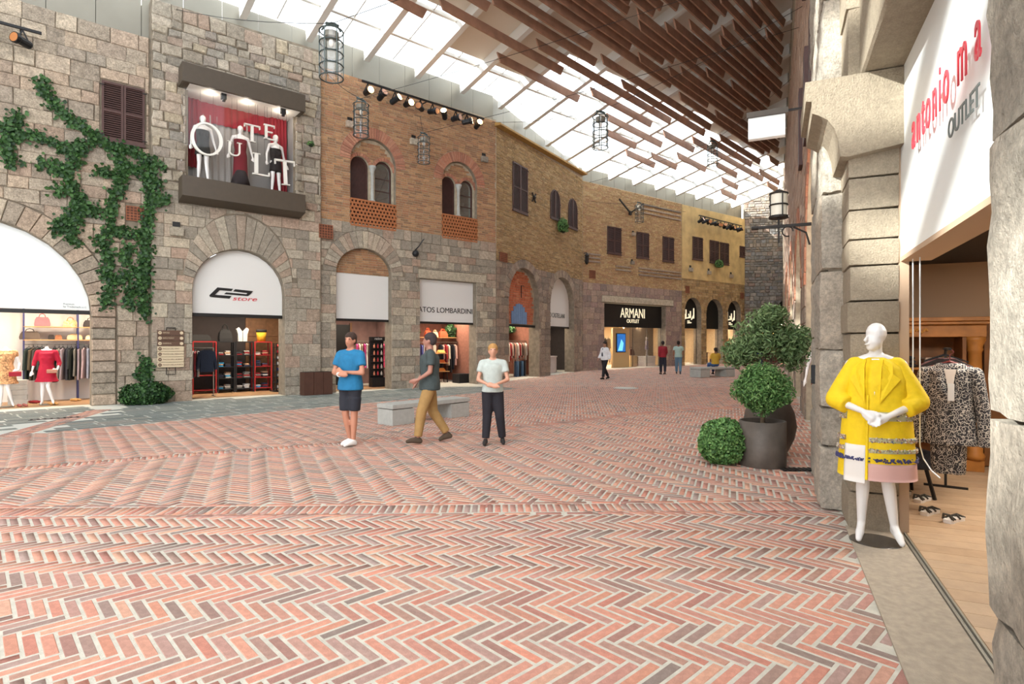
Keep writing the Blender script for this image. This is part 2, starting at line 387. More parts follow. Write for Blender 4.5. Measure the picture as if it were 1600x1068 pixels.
# ------------------------------------------------------------------ walls: base with openings, then every stone laid on it
def clip(P, nx, nz, c):
    o = []
    for i in range(len(P)):
        a, b = P[i], P[(i+1) % len(P)]; da = nx*a[0]+nz*a[1]-c; db = nx*b[0]+nz*b[1]-c
        if da >= 0: o.append(a)
        if (da >= 0) != (db >= 0):
            t = da/(da-db); o.append((a[0]+(b[0]-a[0])*t, a[1]+(b[1]-a[1])*t))
    return o
def area(P): return .5*sum(P[i][0]*P[(i+1) % len(P)][1]-P[(i+1) % len(P)][0]*P[i][1] for i in range(len(P)))
def carve(P, H):
    """what stays of a stone beside a convex opening"""
    hx = [p[0] for p in H]; hz = [p[1] for p in H]
    if max(p[0] for p in P) <= min(hx) or min(p[0] for p in P) >= max(hx) or max(p[1] for p in P) <= min(hz) or min(p[1] for p in P) >= max(hz): return P
    Q = P; cuts = []
    for i in range(len(H)):
        a, b = H[i], H[(i+1) % len(H)]; nx, nz = -(b[1]-a[1]), b[0]-a[0]; c = nx*a[0]+nz*a[1]
        cuts.append((nx, nz, c)); Q = clip(Q, nx, nz, c)
        if len(Q) < 3: return P
    if area(Q) < 1e-4: return P
    best = []
    for nx, nz, c in cuts:
        q = clip(P, -nx, -nz, -c)
        if len(q) > 2 and (not best or area(q) > area(best)): best = q
    return best
def archpoly(cx, R, z0, zs, rz=None, n=14):
    rz = rz or R
    return [(cx-R, z0), (cx+R, z0)] + [(cx+R*math.cos(pi*i/n), zs+rz*math.sin(pi*i/n)) for i in range(n+1)]
def half(cx, R, zs, rz=None, n=16): return archpoly(cx, R, zs-.001, zs, rz, n)
def rect(x0, x1, z0, z1): return [(x0, z0), (x1, z0), (x1, z1), (x0, z1)]
def sheet(m, outline, holes, y0, y1):
    """thick slab with openings, in x,z"""
    rings = [outline] + holes; pts = [p for r in rings for p in r]; n = len(pts)
    tri = tessellate_polygon([[Vector((p[0], p[1], 0)) for p in r] for r in rings])
    Fc = []
    for t in tri:
        a, b, c = (pts[i] for i in t)
        if (b[0]-a[0])*(c[1]-a[1])-(b[1]-a[1])*(c[0]-a[0]) < 0: t = t[::-1]
        Fc.append(tuple(t)); Fc.append(tuple(n+i for i in t[::-1]))
    k = 0
    for r in rings:
        L = len(r)
        for i in range(L): Fc.append((k+i, n+k+i, n+k+(i+1) % L, k+(i+1) % L))
        k += L
    m.add([(p[0], y0, p[1]) for p in pts] + [(p[0], y1, p[1]) for p in pts], Fc)
def wall(name, M, outline, holes, mat, y0=0, th=.5):
    m = MB(); sheet(m, outline, holes, y0, y0+th)
    o = m.build(name, mat, None, kind='structure'); o.matrix_world = M; return o
def piece(m, P, y, dep, gap, ch, jit=0):
    xs = [p[0] for p in P]; zs = [p[1] for p in P]; w = max(xs)-min(xs); h = max(zs)-min(zs)
    if w < .03 or h < .02: return
    cx = sum(xs)/len(xs); cz = sum(zs)/len(zs); n = len(P); V = []
    P = [(p[0]+random.uniform(-jit, jit), p[1]+random.uniform(-jit, jit)) for p in P]
    dj = random.uniform(-.35, .35)*dep
    for q, yy in ((gap, y+.005), (gap, y-dep*.55), (gap+ch, y-dep-dj)):
        fx = max(.2, 1-2*q/w); fz = max(.2, 1-2*q/h)
        V += [(cx+(p[0]-cx)*fx, yy, cz+(p[1]-cz)*fz) for p in P]
    m.add(V, [tuple(range(2*n, 3*n))] + [(a+i, a+(i+1) % n, a+n+(i+1) % n, a+n+i) for a in (0, n) for i in range(n)])
def courses(x0, x1, z0, z1, h, l, jit=0, holes=(), minarea=.004):
    out = []; z = z0
    while z < z1-.02:
        hh = random.uniform(*h); zt = z+hh
        if z1-zt < h[0]*.6: zt = z1
        x = x0 - random.uniform(0, l[0]*.6)
        while x < x1:
            ll = random.uniform(*l); a = max(x, x0); b = min(x+ll, x1)
            if b-a > .05:
                P = rect(a, b, z, zt)
                for H in holes:
                    P = carve(P, H)
                    if len(P) < 3: break
                if len(P) > 2 and area(P) > minarea: out.append(P)
            x += ll
        z = zt
    return out
def lay(wl, polys, mat, y=0, dep=.03, gap=.006, ch=.012, jit=0, single='stone', limit=300, mass='stonework'):
    """single: each piece an object of its own (largest first, up to the limit); the rest one mesh"""
    polys = sorted(polys, key=lambda P: -area(P))
    if single:
        for P in polys[:limit]:
            m = MB(); piece(m, P, y, dep, gap, ch, jit)
            if m.v: m.build(single, mat, wl)
        polys = polys[limit:]
    if polys:
        m = MB()
        for P in polys: piece(m, P, y, dep, gap, ch, jit)
        m.build(mass, mat, wl, kind='stuff')
def ring(cx, zc, ri, ro, n, oz=None, th0=0, th1=pi, orx=None):
    """voussoirs; ri, ro = (rx, rz) of the inner and outer curve, oz = centre height of the outer one"""
    oz = zc if oz is None else oz; out = []
    def io(t):
        c, s = math.cos(t), math.sin(t); pi_ = (cx+ri[0]*c, zc+ri[1]*s)
        # ray from inner point along (c,s) to the outer ellipse
        lo, hi = 0, 4
        for _ in range(40):
            md = (lo+hi)/2; x = pi_[0]+c*md-cx; z = pi_[1]+s*md-oz
            if (x/ro[0])**2+(z/ro[1])**2 < 1: lo = md
            else: hi = md
        return pi_, (pi_[0]+c*lo, pi_[1]+s*lo)
    ts = [th0+(th1-th0)*i/n for i in range(n+1)]
    for a, b in zip(ts[:-1], ts[1:]):
        (p, q), (p2, q2) = io(a), io(b); P = [p, q, q2, p2]
        if area(P) < 0: P = P[::-1]
        if abs(area(P)) > .002: out.append(P)
    return out
wall('wall_sun_block', W1, rect(-45, -5, -.3, 12.2), [], 'wall_mortar')  # out of view, added to block low sun from the left
# --- house 1, big arch
o1 = archpoly(-1.15, 2.35, -.1, 2.35)
w1 = wall('wall_left_1', W1, [(-5, -.3), (2.54, -.3), (2.54, 10.15), (-5, 10.15)], [o1], 'wall_mortar')
hull = archpoly(-1.15, 2.92, -.1, 2.35, n=20)
lay(w1, courses(-1.3, 2.5, 0, 10.15, (.28, .45), (.36, .74), holes=[hull, rect(1.38, 2.42, 7.05, 8.72), rect(1.95, 2.4, 5.0, 5.42)]), 'stone_beige', dep=.04, gap=.004, ch=.016, jit=.01)
vs = ring(-1.15, 2.35, (2.35, 2.35), (2.9, 2.9), 26)
lay(w1, [P for P in vs if max(p[0] for p in P) > -1.2] + [rect(1.2, 1.74, z*.293, z*.293+.293) for z in range(8)], 'stone_beige', dep=.07, ch=.02, gap=.007, single='voussoir')
# --- house 2, sports shop, stands proud of house 1
o2 = archpoly(4.87, 1.31, -.1, 3.19)
w2 = wall('wall_left_2', W1, [(2.54, -.3), (7.36, -.3), (7.36, 11.35), (2.54, 11.25)], [o2, rect(3.45, 6.45, 6.3, 9.0)], 'wall_mortar', y0=-.1, th=.6)
hs = [archpoly(4.87, 1.31, -.1, 3.19), half(4.9, 1.52, 3.6, 1.98), rect(3.4, 6.5, 5.9, 9.3)]
lay(w2, courses(2.56, 7.34, 0, 6.0, (.28, .42), (.38, .72), holes=hs), 'stone_ashlar', y=-.1, dep=.025, gap=.004, ch=.01, limit=150)
lay(w2, courses(2.56, 7.34, 6.0, 11.25, (.2, .34), (.26, .56), holes=hs), 'stone_rubble', y=-.1, dep=.055, gap=.007, ch=.03, jit=.03, single='rubble_stone', limit=300)
lay(w2, ring(4.87, 3.19, (1.31, 1.31), (1.54, 2.0), 23, oz=3.55), 'stone_ashlar', y=-.1, dep=.045, ch=.012, gap=.007, single='voussoir')
# --- house 3: stone below, brick with two twin windows above
a1 = archpoly(8.96, 1.04, -.1, 4.1, .88); d2 = rect(11.18, 13.8, -.1, 4.11)
wn_ = [(9.30, .87, 8.02), (13.0, .83, 8.0)]
bh = [archpoly(c, R, 5.75, zs) for c, R, zs in wn_]
w3 = wall('wall_left_3', W1, [(7.36, -.3), (14.82, -.3), (14.82, 10.95), (7.36, 10.85)], [a1, d2] + bh, 'wall_mortar')
hs = [a1, half(8.96, 1.5, 4.1, 1.5), d2, rect(11.1, 14.3, 4.11, 4.47), rect(7.28, 7.74, 5.15, 5.6)]
lay(w3, courses(7.38, 14.8, 0, 5.83, (.26, .38), (.3, .6), holes=hs), 'stone_ashlar', dep=.025, gap=.004, ch=.01)
lay(w3, ring(8.96, 4.1, (1.04, .88), (1.5, 1.5), 21), 'stone_ashlar', dep=.045, ch=.012, gap=.007, single='voussoir')
lay(w3, [rect(11.1, 14.3, 4.12, 4.46)], 'stone_ashlar', dep=.05, single='lintel')
hs = [archpoly(c, R, 5.74, zs) for c, R, zs in wn_] + [half(c, R+.4, zs) for c, R, zs in wn_]
raw('mortar_face', [(x, -.004, z) for x, z in ((7.36, 5.83), (8.4, 5.83), (8.4, 10.85), (7.36, 10.85), (10.2, 5.83), (12.13, 5.83), (12.13, 10.9), (10.2, 10.9), (13.86, 5.83), (14.82, 5.83), (14.82, 10.94), (13.86, 10.94), (8.4, 8.95), (10.2, 8.95), (12.13, 8.95), (13.86, 8.95))],
    [(0, 1, 2, 3), (4, 5, 6, 7), (8, 9, 10, 11), (12, 13, 7, 2), (14, 15, 11, 6)], 'mortar_brick', w3)
lay(w3, courses(7.38, 14.8, 5.83, 10.88, (.078, .084), (.27, .3), holes=hs, minarea=.001), 'brick_orange', dep=.014, gap=.006, ch=.003, single=None, mass='brickwork')
for c, R, zs in wn_:
    lay(w3, ring(c, zs, (R, R), (R+.4, R+.4), 34), 'brick_red', dep=.03, gap=.008, ch=.004, single='arch_brick')
# brick filling of the round arch over the first door
lay(w3, courses(7.9, 10.02, 4.1, 5.0, (.078, .084), (.26, .3), minarea=.001), 'brick_orange', y=.2, dep=.014, gap=.006, ch=.003, single=None, mass='lunette_brickwork')
m = MB(); m.box(7.85, 10.07, .2, .3, 4.08, 5.05); m.build('lunette_backing', 'mortar_brick', w3)
# --- house 4
o4 = [archpoly(2.44, 1.4, -.1, 3.67), archpoly(6.42, 1.41, -.1, 3.64)]
w4 = wall('wall_left_4', W4, [(0, -.3), (8.95, -.3), (8.95, 10.9), (0, 10.66)], o4, 'wall_mortar', th=.55)
rg = [half(2.44, 1.78, 3.67), half(6.42, 1.78, 3.64)]
sh4 = [rect(1.3, 2.66, 7.48, 9.62), archpoly(5.5, .55, 7.82, 8.78), archpoly(7.6, .57, 7.73, 8.78)]
lay(w4, courses(.02, 8.93, 0, 5.15, (.24, .36), (.32, .62), holes=o4+rg+[rect(.24, .85, 5.1, 5.5)]), 'stone_brown', dep=.025, gap=.005, ch=.01)
for c, R, zs, ro in ((2.44, 1.4, 3.67, 1.78), (6.42, 1.41, 3.64, 1.78)):
    lay(w4, ring(c, zs, (R, R), (ro, ro), 24), 'stone_brown', dep=.035, gap=.005, ch=.006, single='voussoir')
raw('mortar_face', [(x, -.004, z) for x, z in ((0, 5.5), (8.95, 5.5), (8.95, 10.9), (0, 10.66))], [(0, 1, 2, 3)], 'mortar_brick', w4)
lay(w4, courses(.02, 8.93, 5.15, 10.7, (.06, .1), (.18, .42), holes=rg+sh4+[rect(.24, .85, 5.1, 5.5)], minarea=.002), 'brick_ochre', dep=.024, gap=.007, ch=.008, jit=.008, single=None, mass='brickwork')
m = MB()
m.prism([(0, 0), (-.28, .02), (-.28, .1), (0, .16)], 0, 9.1, Matrix(((0, 1, 0, -.1), (1, 0, 0, 0), (0, .0265, 1, 10.66), (0, 0, 0, 1))))
m.build('cornice', plain('ochre_wood', '#A07B3E', .7, noise=.2), w4)
# --- house 5, wide shop front, and house 6, plastered above three arches (one line)
o5 = rect(1.7, 7.15, -.1, 4.02)
w5 = wall('wall_left_5', W5, [(0, -.3), (8.75, -.3), (8.75, 10.65), (0, 10.65)], [o5], 'wall_mortar', th=.6)
sh5 = [rect(1.9, 3.08, 6.82, 8.38), rect(4.4, 5.52, 6.8, 8.36), rect(6.82, 7.92, 6.8, 8.35)]
lay(w5, courses(.02, 8.73, 0, 5.06, (.24, .36), (.3, .6), holes=[o5, rect(1.5, 7.85, 4.02, 4.42)]), 'stone_mauve', dep=.025, gap=.005, ch=.01)
lay(w5, [rect(1.5, 7.85, 4.03, 4.41)], 'stone_ashlar', dep=.07, single='lintel')
raw('mortar_face', [(x, -.004, z) for x, z in ((0, 5.06), (8.75, 5.06), (8.75, 10.65), (0, 10.65))], [(0, 1, 2, 3)], 'mortar_brick', w5)
lay(w5, courses(.02, 8.73, 5.06, 10.62, (.065, .085), (.2, .34), holes=sh5, minarea=.002), 'brick_sand', dep=.02, gap=.007, ch=.006, jit=.004, single=None, mass='brickwork')
for x0, x1, z in ((0.1, 1.35, 6.2), (0.1, 1.35, 6.4), (0.1, 1.35, 6.6), (2.6, 3.9, 5.9), (2.6, 3.9, 6.1), (4.6, 8.6, 5.75), (4.6, 8.6, 5.95), (4.6, 8.6, 6.15), (5.0, 8.6, 9.5), (5.0, 8.6, 9.75), (5.0, 8.6, 10.0)):
    m = MB(); m.box(x0, x1, -.07, 0, z, z+.09, c=.01); m.build('string_course', 'stone_brown', w5)
a6 = [(9.96, .885, 3.8), (12.35, .95, 3.74), (14.7, .8, 3.88)]
o6 = [archpoly(c, R, -.1, zs) for c, R, zs in a6]
w6 = wall('wall_left_6', W5, [(8.75, -.3), (15.97, -.3), (15.97, 10.6), (8.75, 10.6)], o6, 'wall_mortar', th=.6)
lay(w6, courses(8.77, 15.95, 0, 5.86, (.12, .2), (.22, .48), holes=o6+[half(c, R+.27, zs) for c, R, zs in a6], minarea=.004), 'brick_ochre', dep=.025, gap=.007, ch=.008, jit=.006, single='stone', limit=300, mass='stonework')
for c, R, zs in a6: lay(w6, ring(c, zs, (R, R), (R+.27, R+.27), 20), 'brick_ochre', dep=.03, gap=.006, ch=.006, single='voussoir')
m = MB(); m.box(8.76, 15.96, -.035, 0, 5.87, 10.6, c=.01); m.build('plaster_coat', 'plaster', w6)
# --- rubble end wall with a dark stair arch
oe = rect(1.2, 3.2, -.1, 3.1)
we = wall('wall_back', WE, [(0, -.3), (6, -.3), (6, 12.6), (0, 12.6)], [oe, [(1.9, 4.0), (3.6, 4.0), (3.6, 5.4), (3.0, 5.1), (2.4, 4.6)]], 'wall_mortar')
lay(we, courses(.02, 3.9, 0, 12.5, (.14, .3), (.2, .5), holes=[oe, [(1.9, 4.0), (3.6, 4.0), (3.6, 5.4), (3.0, 5.1), (2.4, 4.6)]], minarea=.008), 'stone_grey', dep=.06, gap=.012, ch=.03, jit=.02, single='rubble_stone', limit=300, mass='rubble_stonework')
m = MB(); m.box(1.7, 3.9, .7, .75, 3.8, 5.6); m.build('dark_backing', 'black', we)  # black sheet added to hide the sky and darken the stair opening
# ------------------------------------------------------------------ glazed roof, timber slats, metal fascia
def r_edge(a): return float(np.interp(a, [14.82, 23.25, 39.19], [0, -3.02, -2.2]))
def r_right(a): return min(14.0, 19.55-.4846*a)
roof = link(bpy.data.objects.new('ceiling', None), None, kind='structure')
def slab4(name, c, z0, z1, mat, parent):
    """c: four (a, r) corners; lies in the roof slope between z0 and z1 above it"""
    V = [AR(a, r, ZR(r)+z0) for a, r in c] + [AR(a, r, ZR(r)+z1) for a, r in c]
    return raw(name, V, [(3, 2, 1, 0), (4, 5, 6, 7)] + [(i, (i+1) % 4, 4+(i+1) % 4, 4+i) for i in range(4)], mat, parent)
A0 = [9.09+2.05*k for k in range(-20, 15)]
for a in A0:
    if a > 38.6: continue
    e, g = r_edge(a)-.12, r_right(a)
    if g-e > .3: slab4('rafter', [(a-.1, e), (a+.1, e), (a+.1, g), (a-.1, g)], -.5, -.04, 'rafter_white', roof)
for a, b in zip(A0[:-1], A0[1:]):
    if b > 38.7: continue
    ea, eb, g = r_edge(a)-.2, r_edge(b)-.2, max(r_right(a), r_right(b))+.15
    RG = 2.9
    if 11 < a < 15: RG = 1.4
    elif a > 15: RG = 3.3 if a < 24 else 2.6
    elif a < -4: RG = max(ea, eb)+.15  # unseen eave glazing closed here to stop sun streaks on the paving
    RG = min(RG, g)
    cuts = [(ea, eb)] + [(r, r) for r in np.arange(max(ea, eb)+1.3, RG, 1.55)] + [(RG, RG)]
    for (p, p2), (q, q2) in zip(cuts[:-1], cuts[1:]):
        if min(q-p, q2-p2) < .1: continue
        slab4('pane', [(a+.05, p), (b-.05, p2), (b-.05, q2), (a+.05, q)], -.03, 0., 'roof_glass', roof)
        if q < RG-.05: slab4('purlin', [(a+.05, q-.045), (b-.05, q2-.045), (b-.05, q2+.045), (a+.05, q+.045)], -.16, -.04, 'rafter_white', roof)
    m_ = a+1.02
    slab4('glazing_bar', [(m_-.02, ea+.1), (m_+.02, ea+.1), (m_+.02, RG), (m_-.02, RG)], -.12, -.035, 'rafter_white', roof)
    if g > RG+.2:
        segs = [(RG, g)]
        if -27 < a < -11: segs = [(RG, 7.0), (10.8, g)]
        if segs[0][1] > RG and len(segs) == 2: slab4('pane', [(a+.05, 7.0), (b-.05, 7.0), (b-.05, 10.8), (a+.05, 10.8)], -.03, 0., 'roof_glass', roof)  # skylight out of view, added to let sun onto the sign and piers
        for p, q in segs: slab4('ceiling_panel', [(a+.04, p), (b-.04, p), (b-.04, q), (a+.04, q)], -.08, .05, 'ceiling_grey', roof)
# unseen solid roof further back, added to keep sun off the floor
slab4('ceiling_panel', [(-44, 0), (-31.9, 0), (-31.9, 14), (-44, 14)], -.08, .05, 'ceiling_grey', roof)
# slats: long boards on edge hung below the rafters, in broken rows
def slat(a0, a1, r, dz):
    q = lambda a: r-.12*(a-16)
    V = []
    for dr in (-.028, .028):
        for a, cut in ((a0, 0), (a1, 0)):
            rr = q(a)+dr; z = ZR(q((a0+a1)/2))-dz
            V += [AR(a+(.16 if a == a0 else -.16), rr, z), AR(a, rr, z+.32)]
    raw('slat', V, [(0, 2, 3, 1), (4, 5, 7, 6), (0, 1, 5, 4), (2, 6, 7, 3), (0, 4, 6, 2), (1, 3, 7, 5)], 'slat_wood', roof)
rs = random.Random(5)
rows = [(2.35, [(6.4, 9.6), (12.7, 17.6), (19.5, 24.5), (26, 29.5), (31.5, 34)]), (3.15, [(2, 6), (9.5, 15.6), (17.3, 22.2), (23.2, 26.5), (29, 32)]), (1.6, [(20.5, 23.2), (24.6, 27.4), (33, 35.5)]), (1.0, [(23, 26)])]
r = 3.7
while r < 13.9:
    a = rs.uniform(-1, 5); sg = []
    while a < 38:
        L = rs.uniform(4.2, 10); sg.append((a, a+L)); a += L + (rs.uniform(.25, .7) if 5 < r < 11 else rs.uniform(.5, 2.6))
    rows.append((r, sg)); r += rs.uniform(.25, .34) if 5 < r < 10.5 else rs.uniform(.42, .6)
for r, sg in rows:
    dz = rs.uniform(.92, 1.02)
    for p, q in sg:
        q = min(q, 38)
        while q > p+1 and r-.12*(q-16) > r_right(q)-.25: q -= .4
        if q > p+1.2 and r-.12*(p-16) < r_right(p)-.25 and r-.12*(q-16) > r_edge(q)+.5: slat(p, q, r, dz)
# fascia of metal panels between wall tops and roof
def fascia(name, M, x0, x1, z0, step):
    t = link(bpy.data.objects.new(name, None), None, kind='structure'); t.matrix_world = M
    n = max(1, round((x1-x0)/step))
    m = MB(); m.box(x0, x1, .38, .42, z0, 11.2); m.build('fascia_backing', 'fascia_metal', t)  # board added to stop sky light leaking through the panel gaps
    for i in range(n):
        xa, xb = x0+(x1-x0)*i/n+.008, x0+(x1-x0)*(i+1)/n-.008; P = []
        for x in (xa, xb):
            w = M @ Vector((x, .3, 0)); rr = w.x*ra_r.x+w.y*ra_r.y+18.83; P.append(ZR(rr)-.02)
        V = [(xa, .3, z0), (xb, .3, z0), (xb, .3, P[1]), (xa, .3, P[0]), (xa, .36, z0), (xb, .36, z0), (xb, .36, P[1]), (xa, .36, P[0])]
        raw('fascia_panel', V, [(0, 1, 2, 3), (7, 6, 5, 4), (0, 4, 5, 1), (1, 5, 6, 2), (2, 6, 7, 3), (3, 7, 4, 0)], 'fascia_metal', t)
fascia('trim_1', W1, -6, 14.9, 9.9, 1.03); fascia('trim_2', W4, .1, 8.9, 10.3, 1.0); fascia('trim_3', W5, 0, 16.1, 10.3, .95)
# ------------------------------------------------------------------ right front: near shop with corbelled doorway
from mathutils import noise as mn
def rough(m, x0, x1, y0, y1, z0, z1, amp=.03, n=7, rd=.05, sc=3.2, mz=None):
    """weathered block: a finely divided box, edges rounded off and faces broken up"""
    nx = max(2, min(n, int((x1-x0)/.06))); ny = max(2, min(n, int((y1-y0)/.06))); nz = max(2, min(2*n, int((z1-z0)/.07)))
    c = Vector(((x0+x1)/2, (y0+y1)/2, (z0+z1)/2)); hx, hy, hz = (x1-x0)/2, (y1-y0)/2, (z1-z0)/2
    def P(u, v, w):
        p = Vector((c.x+u*hx, c.y+v*hy, c.z+w*hz))
        q = Vector((max(-hx+rd, min(hx-rd, u*hx)), max(-hy+rd, min(hy-rd, v*hy)), max(-hz+rd, min(hz-rd, w*hz))))
        dd = Vector((u*hx, v*hy, w*hz))-q
        if dd.length > 1e-6: dn = dd.normalized(); p = c+q+dn*rd
        else: dn = Vector((0, 0, 0))
        s = mn.fractal(p*sc*4, .8, 2, 5)*.55+mn.noise(p*sc)*.5
        return p+dn*amp*s
    for ax in range(3):
        for sg in (-1, 1):
            na, nb = [(ny, nz), (nx, nz), (nx, ny)][ax]; V = []
            for j in range(nb+1):
                for i in range(na+1):
                    a, b = -1+2*i/na, -1+2*j/nb; V.append(P(*[(sg, a, b), (a, sg, b), (a, b, sg)][ax]))
            Fc = [(j*(na+1)+i, j*(na+1)+i+1, (j+1)*(na+1)+i+1, (j+1)*(na+1)+i) for j in range(nb) for i in range(na)]
            if (sg > 0) == (ax == 1): Fc = [f[::-1] for f in Fc]
            m.add(V, Fc)
pieces('pier_stone', ['#BFB6A8', '#AFA698', '#C8BEAE', '#B8AA98'], vary=.25, nscale=9, bump=1, bscale=55, grain=.3, gscale=30)
pieces('jamb_stone', ['#B5A68F', '#AB9D88', '#BDAF99'], vary=.12, nscale=14, bump=1, bscale=70, grain=.18, gscale=60)
wr = wall('wall_right_1', WR, rect(-8.5, -6.45, -.3, 12), [], 'wall_mortar', y0=.5, th=.45)
def blocks(name, mat, x0, x1, y0, y1, zs, **k):
    for a, b in zip(zs[:-1], zs[1:]):
        m = MB(); rough(m, x0+random.uniform(-.02, .02), x1+random.uniform(-.015, .015), y0+random.uniform(-.012, .012), y1, a+.004, b-.004, **k)
        m.build(name, mat, wr, smooth=True)
blocks('pier_block', 'pier_stone', -7.15, -6.4, .43, .7, [0, .62, 1.0, 1.57, 2.35, 3.1, 3.95, 5.0, 6.1, 7.4, 9], amp=.035, n=26, rd=.03, sc=5)
blocks('pier_block', 'pier_stone', -8.5, -7.15, .45, .7, [0, .8, 1.7, 2.4, 3.3, 4.2, 5.2, 6.3, 7.6, 9], amp=.03, n=10, rd=.03)
blocks('jamb_stone', 'jamb_stone', -6.45, -5.84, .61, .99, [0, .33, .65, .91, 1.24, 1.46, 1.72, 2.0, 2.31, 2.54, 2.8, 3.08, 3.36], amp=.006, rd=.015, n=8)
blocks('jamb_stone', 'jamb_stone', -6.5, -5.9, .6, .75, [3.95, 4.6, 5.2, 5.9, 6.6, 7.4], amp=.006, rd=.02, n=6)
m = MB()   # corbel: cyma profile, carries the lintel
pr = [(1.0, 3.30), (.60, 3.24), (.535, 3.25), (.53, 3.30), (.52, 3.40), (.49, 3.5), (.44, 3.58), (.37, 3.63), (.32, 3.655), (.315, 3.76), (.27, 3.77), (.265, 3.94), (1.0, 3.94)]
n = len(pr)
V = [(-5.72, p[0], p[1]) for p in pr] + [(-6.7, p[0], p[1]) for p in pr]
m.add(V, [tuple(range(n)), tuple(range(2*n-1, n-1, -1))] + [(i, n+i, n+(i+1) % n, (i+1) % n) for i in range(n)])
m.build('corbel', 'jamb_stone', wr)
m = MB(); m.box(-5.95, -1.7, .70, 1.25, 3.95, 5.4, c=.02); m.build('lintel', 'jamb_stone', wr)
m = MB(); m.box(-5.95, -1.0, .66, 1.3, 5.42, 9, c=.02); m.build('upper_wall_stone', 'jamb_stone', wr)
wq = wall('wall_right_2', WR, rect(-1.7, .8, -.3, 9), [], 'wall_mortar', y0=.62, th=.6)
def nblocks(x0, x1, y0, y1, zs, **k):
    for a, b in zip(zs[:-1], zs[1:]):
        m = MB(); rough(m, x0, x1+random.uniform(-.01, .01), y0+random.uniform(-.012, .004), y1, a+.003, b-.003, **k)
        m.build('pier_block', 'pier_stone', wq, smooth=True)
nblocks(-1.56, -.75, .43, 1.0, [0, .55, 1.05, 1.47, 2.05, 2.9, 3.9], amp=.02, n=60, rd=.012, sc=8)
nblocks(-.75, .6, .45, 1.0, [0, .8, 1.47, 2.4, 3.9], amp=.02, n=14, rd=.02)
m = MB(); m.box(-2.02, -1.5, .62, 1.0, 0, 3.95, c=.015); m.build('jamb_stone', 'jamb_stone', wq)
th = raw('trim_4', [(x, y, z) for z in (-.05, .012) for x, y in ((-5.9, .59), (-1.0, .59), (-1.0, .985), (-5.9, .985))], [(4, 5, 6, 7), (0, 1, 5, 4), (1, 2, 6, 5), (2, 3, 7, 6), (3, 0, 4, 7)], plain('threshold', '#A99C8A', .9, noise=.14, nscale=22, bump=.4, bscale=120), kind='structure'); th.matrix_world = WR
for y in (.99, 1.02): m = MB(); m.box(-5.9, -1.0, y, y+.012, 0, .022); m.build('door_track', 'fascia_metal', th)
# shop room behind it
rm = link(bpy.data.objects.new('wall_right_3', None), None, kind='structure'); rm.matrix_world = WR
tan = plain('tan_paint', '#B79C82', .8)
m = MB(); m.box(-9.6, -.8, 1.035, 4.6, -.05, .014); fs = m.build('floor_shop_right', 'wood_floor', None, kind='structure'); fs.matrix_world = WR
for i in range(46): m = MB(); x = -9.55+i*.189; m.box(x+.002, x+.187, 1.04, 4.5, .0, .018); m.build('floor_plank', pieces('plank', ['#B89C7E', '#AE9274', '#BFA486', '#B2987C'], .5, vary=.12, nscale=6, bump=0), fs)
m = MB(); m.box(-9.7, -9.55, 1.0, 4.6, 0, 3.2); m.build('end_panel', tan, rm)
m = MB(); m.box(-9.6, -.8, 4.5, 4.62, 0, 3.2); m.build('side_panel', tan, rm)
m = MB(); m.box(-.9, -.8, 1.25, 4.6, 0, 3.2); m.build('near_panel', tan, rm)
m = MB(); m.box(-9.55, -5.86, .985, 1.06, 0, 4.1); m.build('inner_lining', tan, rm)
m = MB(); m.box(-9.6, -.8, 1.1, 4.6, 2.72, 2.8); m.build('ceiling_board', 'black', rm)
sg = thing('shop_sign', 'tall white fascia sign with red raised letters over the doorway beside the yellow coat', 'sign', WR)
m = MB(); m.box(-5.88, -1.8, 1.0, 1.05, 2.37, 3.98); m.build('board', 'sign_white', sg)
m = MB(); m.box(-5.88, -1.8, 1.0, 1.22, 2.33, 2.37); m.build('soffit', tan, sg)
plain('sign_red', '#D23A48', .4); plain('sign_grey', '#5B6260', .4)
xs = [-5.13, -4.97, -4.83, -4.69, -4.52, -4.39, -4.25, -3.93, -3.66]
for ch, x in zip('antonioma', xs):
    lettering('letter', ch, .43, Matrix.Translation((x, .955, 3.08)) @ UPR, 'sign_red', sg, .004, sx=.58)
lettering('letter_row', 'OUTLET', .165, Matrix.Translation((-3.96, .965, 2.85)) @ UPR, 'sign_grey', sg, .003, sx=.95)
# --- arcade further along the right front
ar = [(-11.3, 2.6, 2.9), (-18.0, 2.0, 3.0), (-24.6, 2.2, 3.0), (-31.6, 2.2, 3.1)]
oa = [archpoly(c, R, -.1, zs) for c, R, zs in ar]
wa = wall('wall_right_4', WR, rect(-46, -8.4, -.3, 15.5), oa, 'mortar_brick', y0=.66, th=.5)
lay(wa, courses(-40, -8.4, 0, 2.95, (.3, .42), (.5, 1.0), holes=oa), 'stone_brown', y=.66, dep=.03, ch=.01)
lay(wa, courses(-40, -8.4, 2.95, 12, (.22, .3), (.7, 1.1), holes=oa+[half(c, R+.4, zs) for c, R, zs in ar], minarea=.01), pieces('brick_pale', ['#AE9482', '#B89E8A', '#A38877', '#BCA694', '#9C8474'], vary=.2, bump=.5, grain=.2), y=.66, dep=.02, gap=.008, ch=.006, single=None, mass='brickwork')
for c, R, zs in ar: lay(wa, ring(c, zs, (R, R), (R+.4, R+.4), 30), 'brick_red', y=.66, dep=.035, gap=.006, ch=.006, single='voussoir')
m = MB(); m.box(-46, -9.75, 1.5, 1.6, 0, 6); m.build('inner_lining', plain('inner_brick', '#8A5F4A', .9, noise=.25, nscale=5), wa)
m = MB(); m.box(-46, -9.75, .66, 1.6, 5.9, 6); m.build('inner_soffit', 'inner_brick', wa)
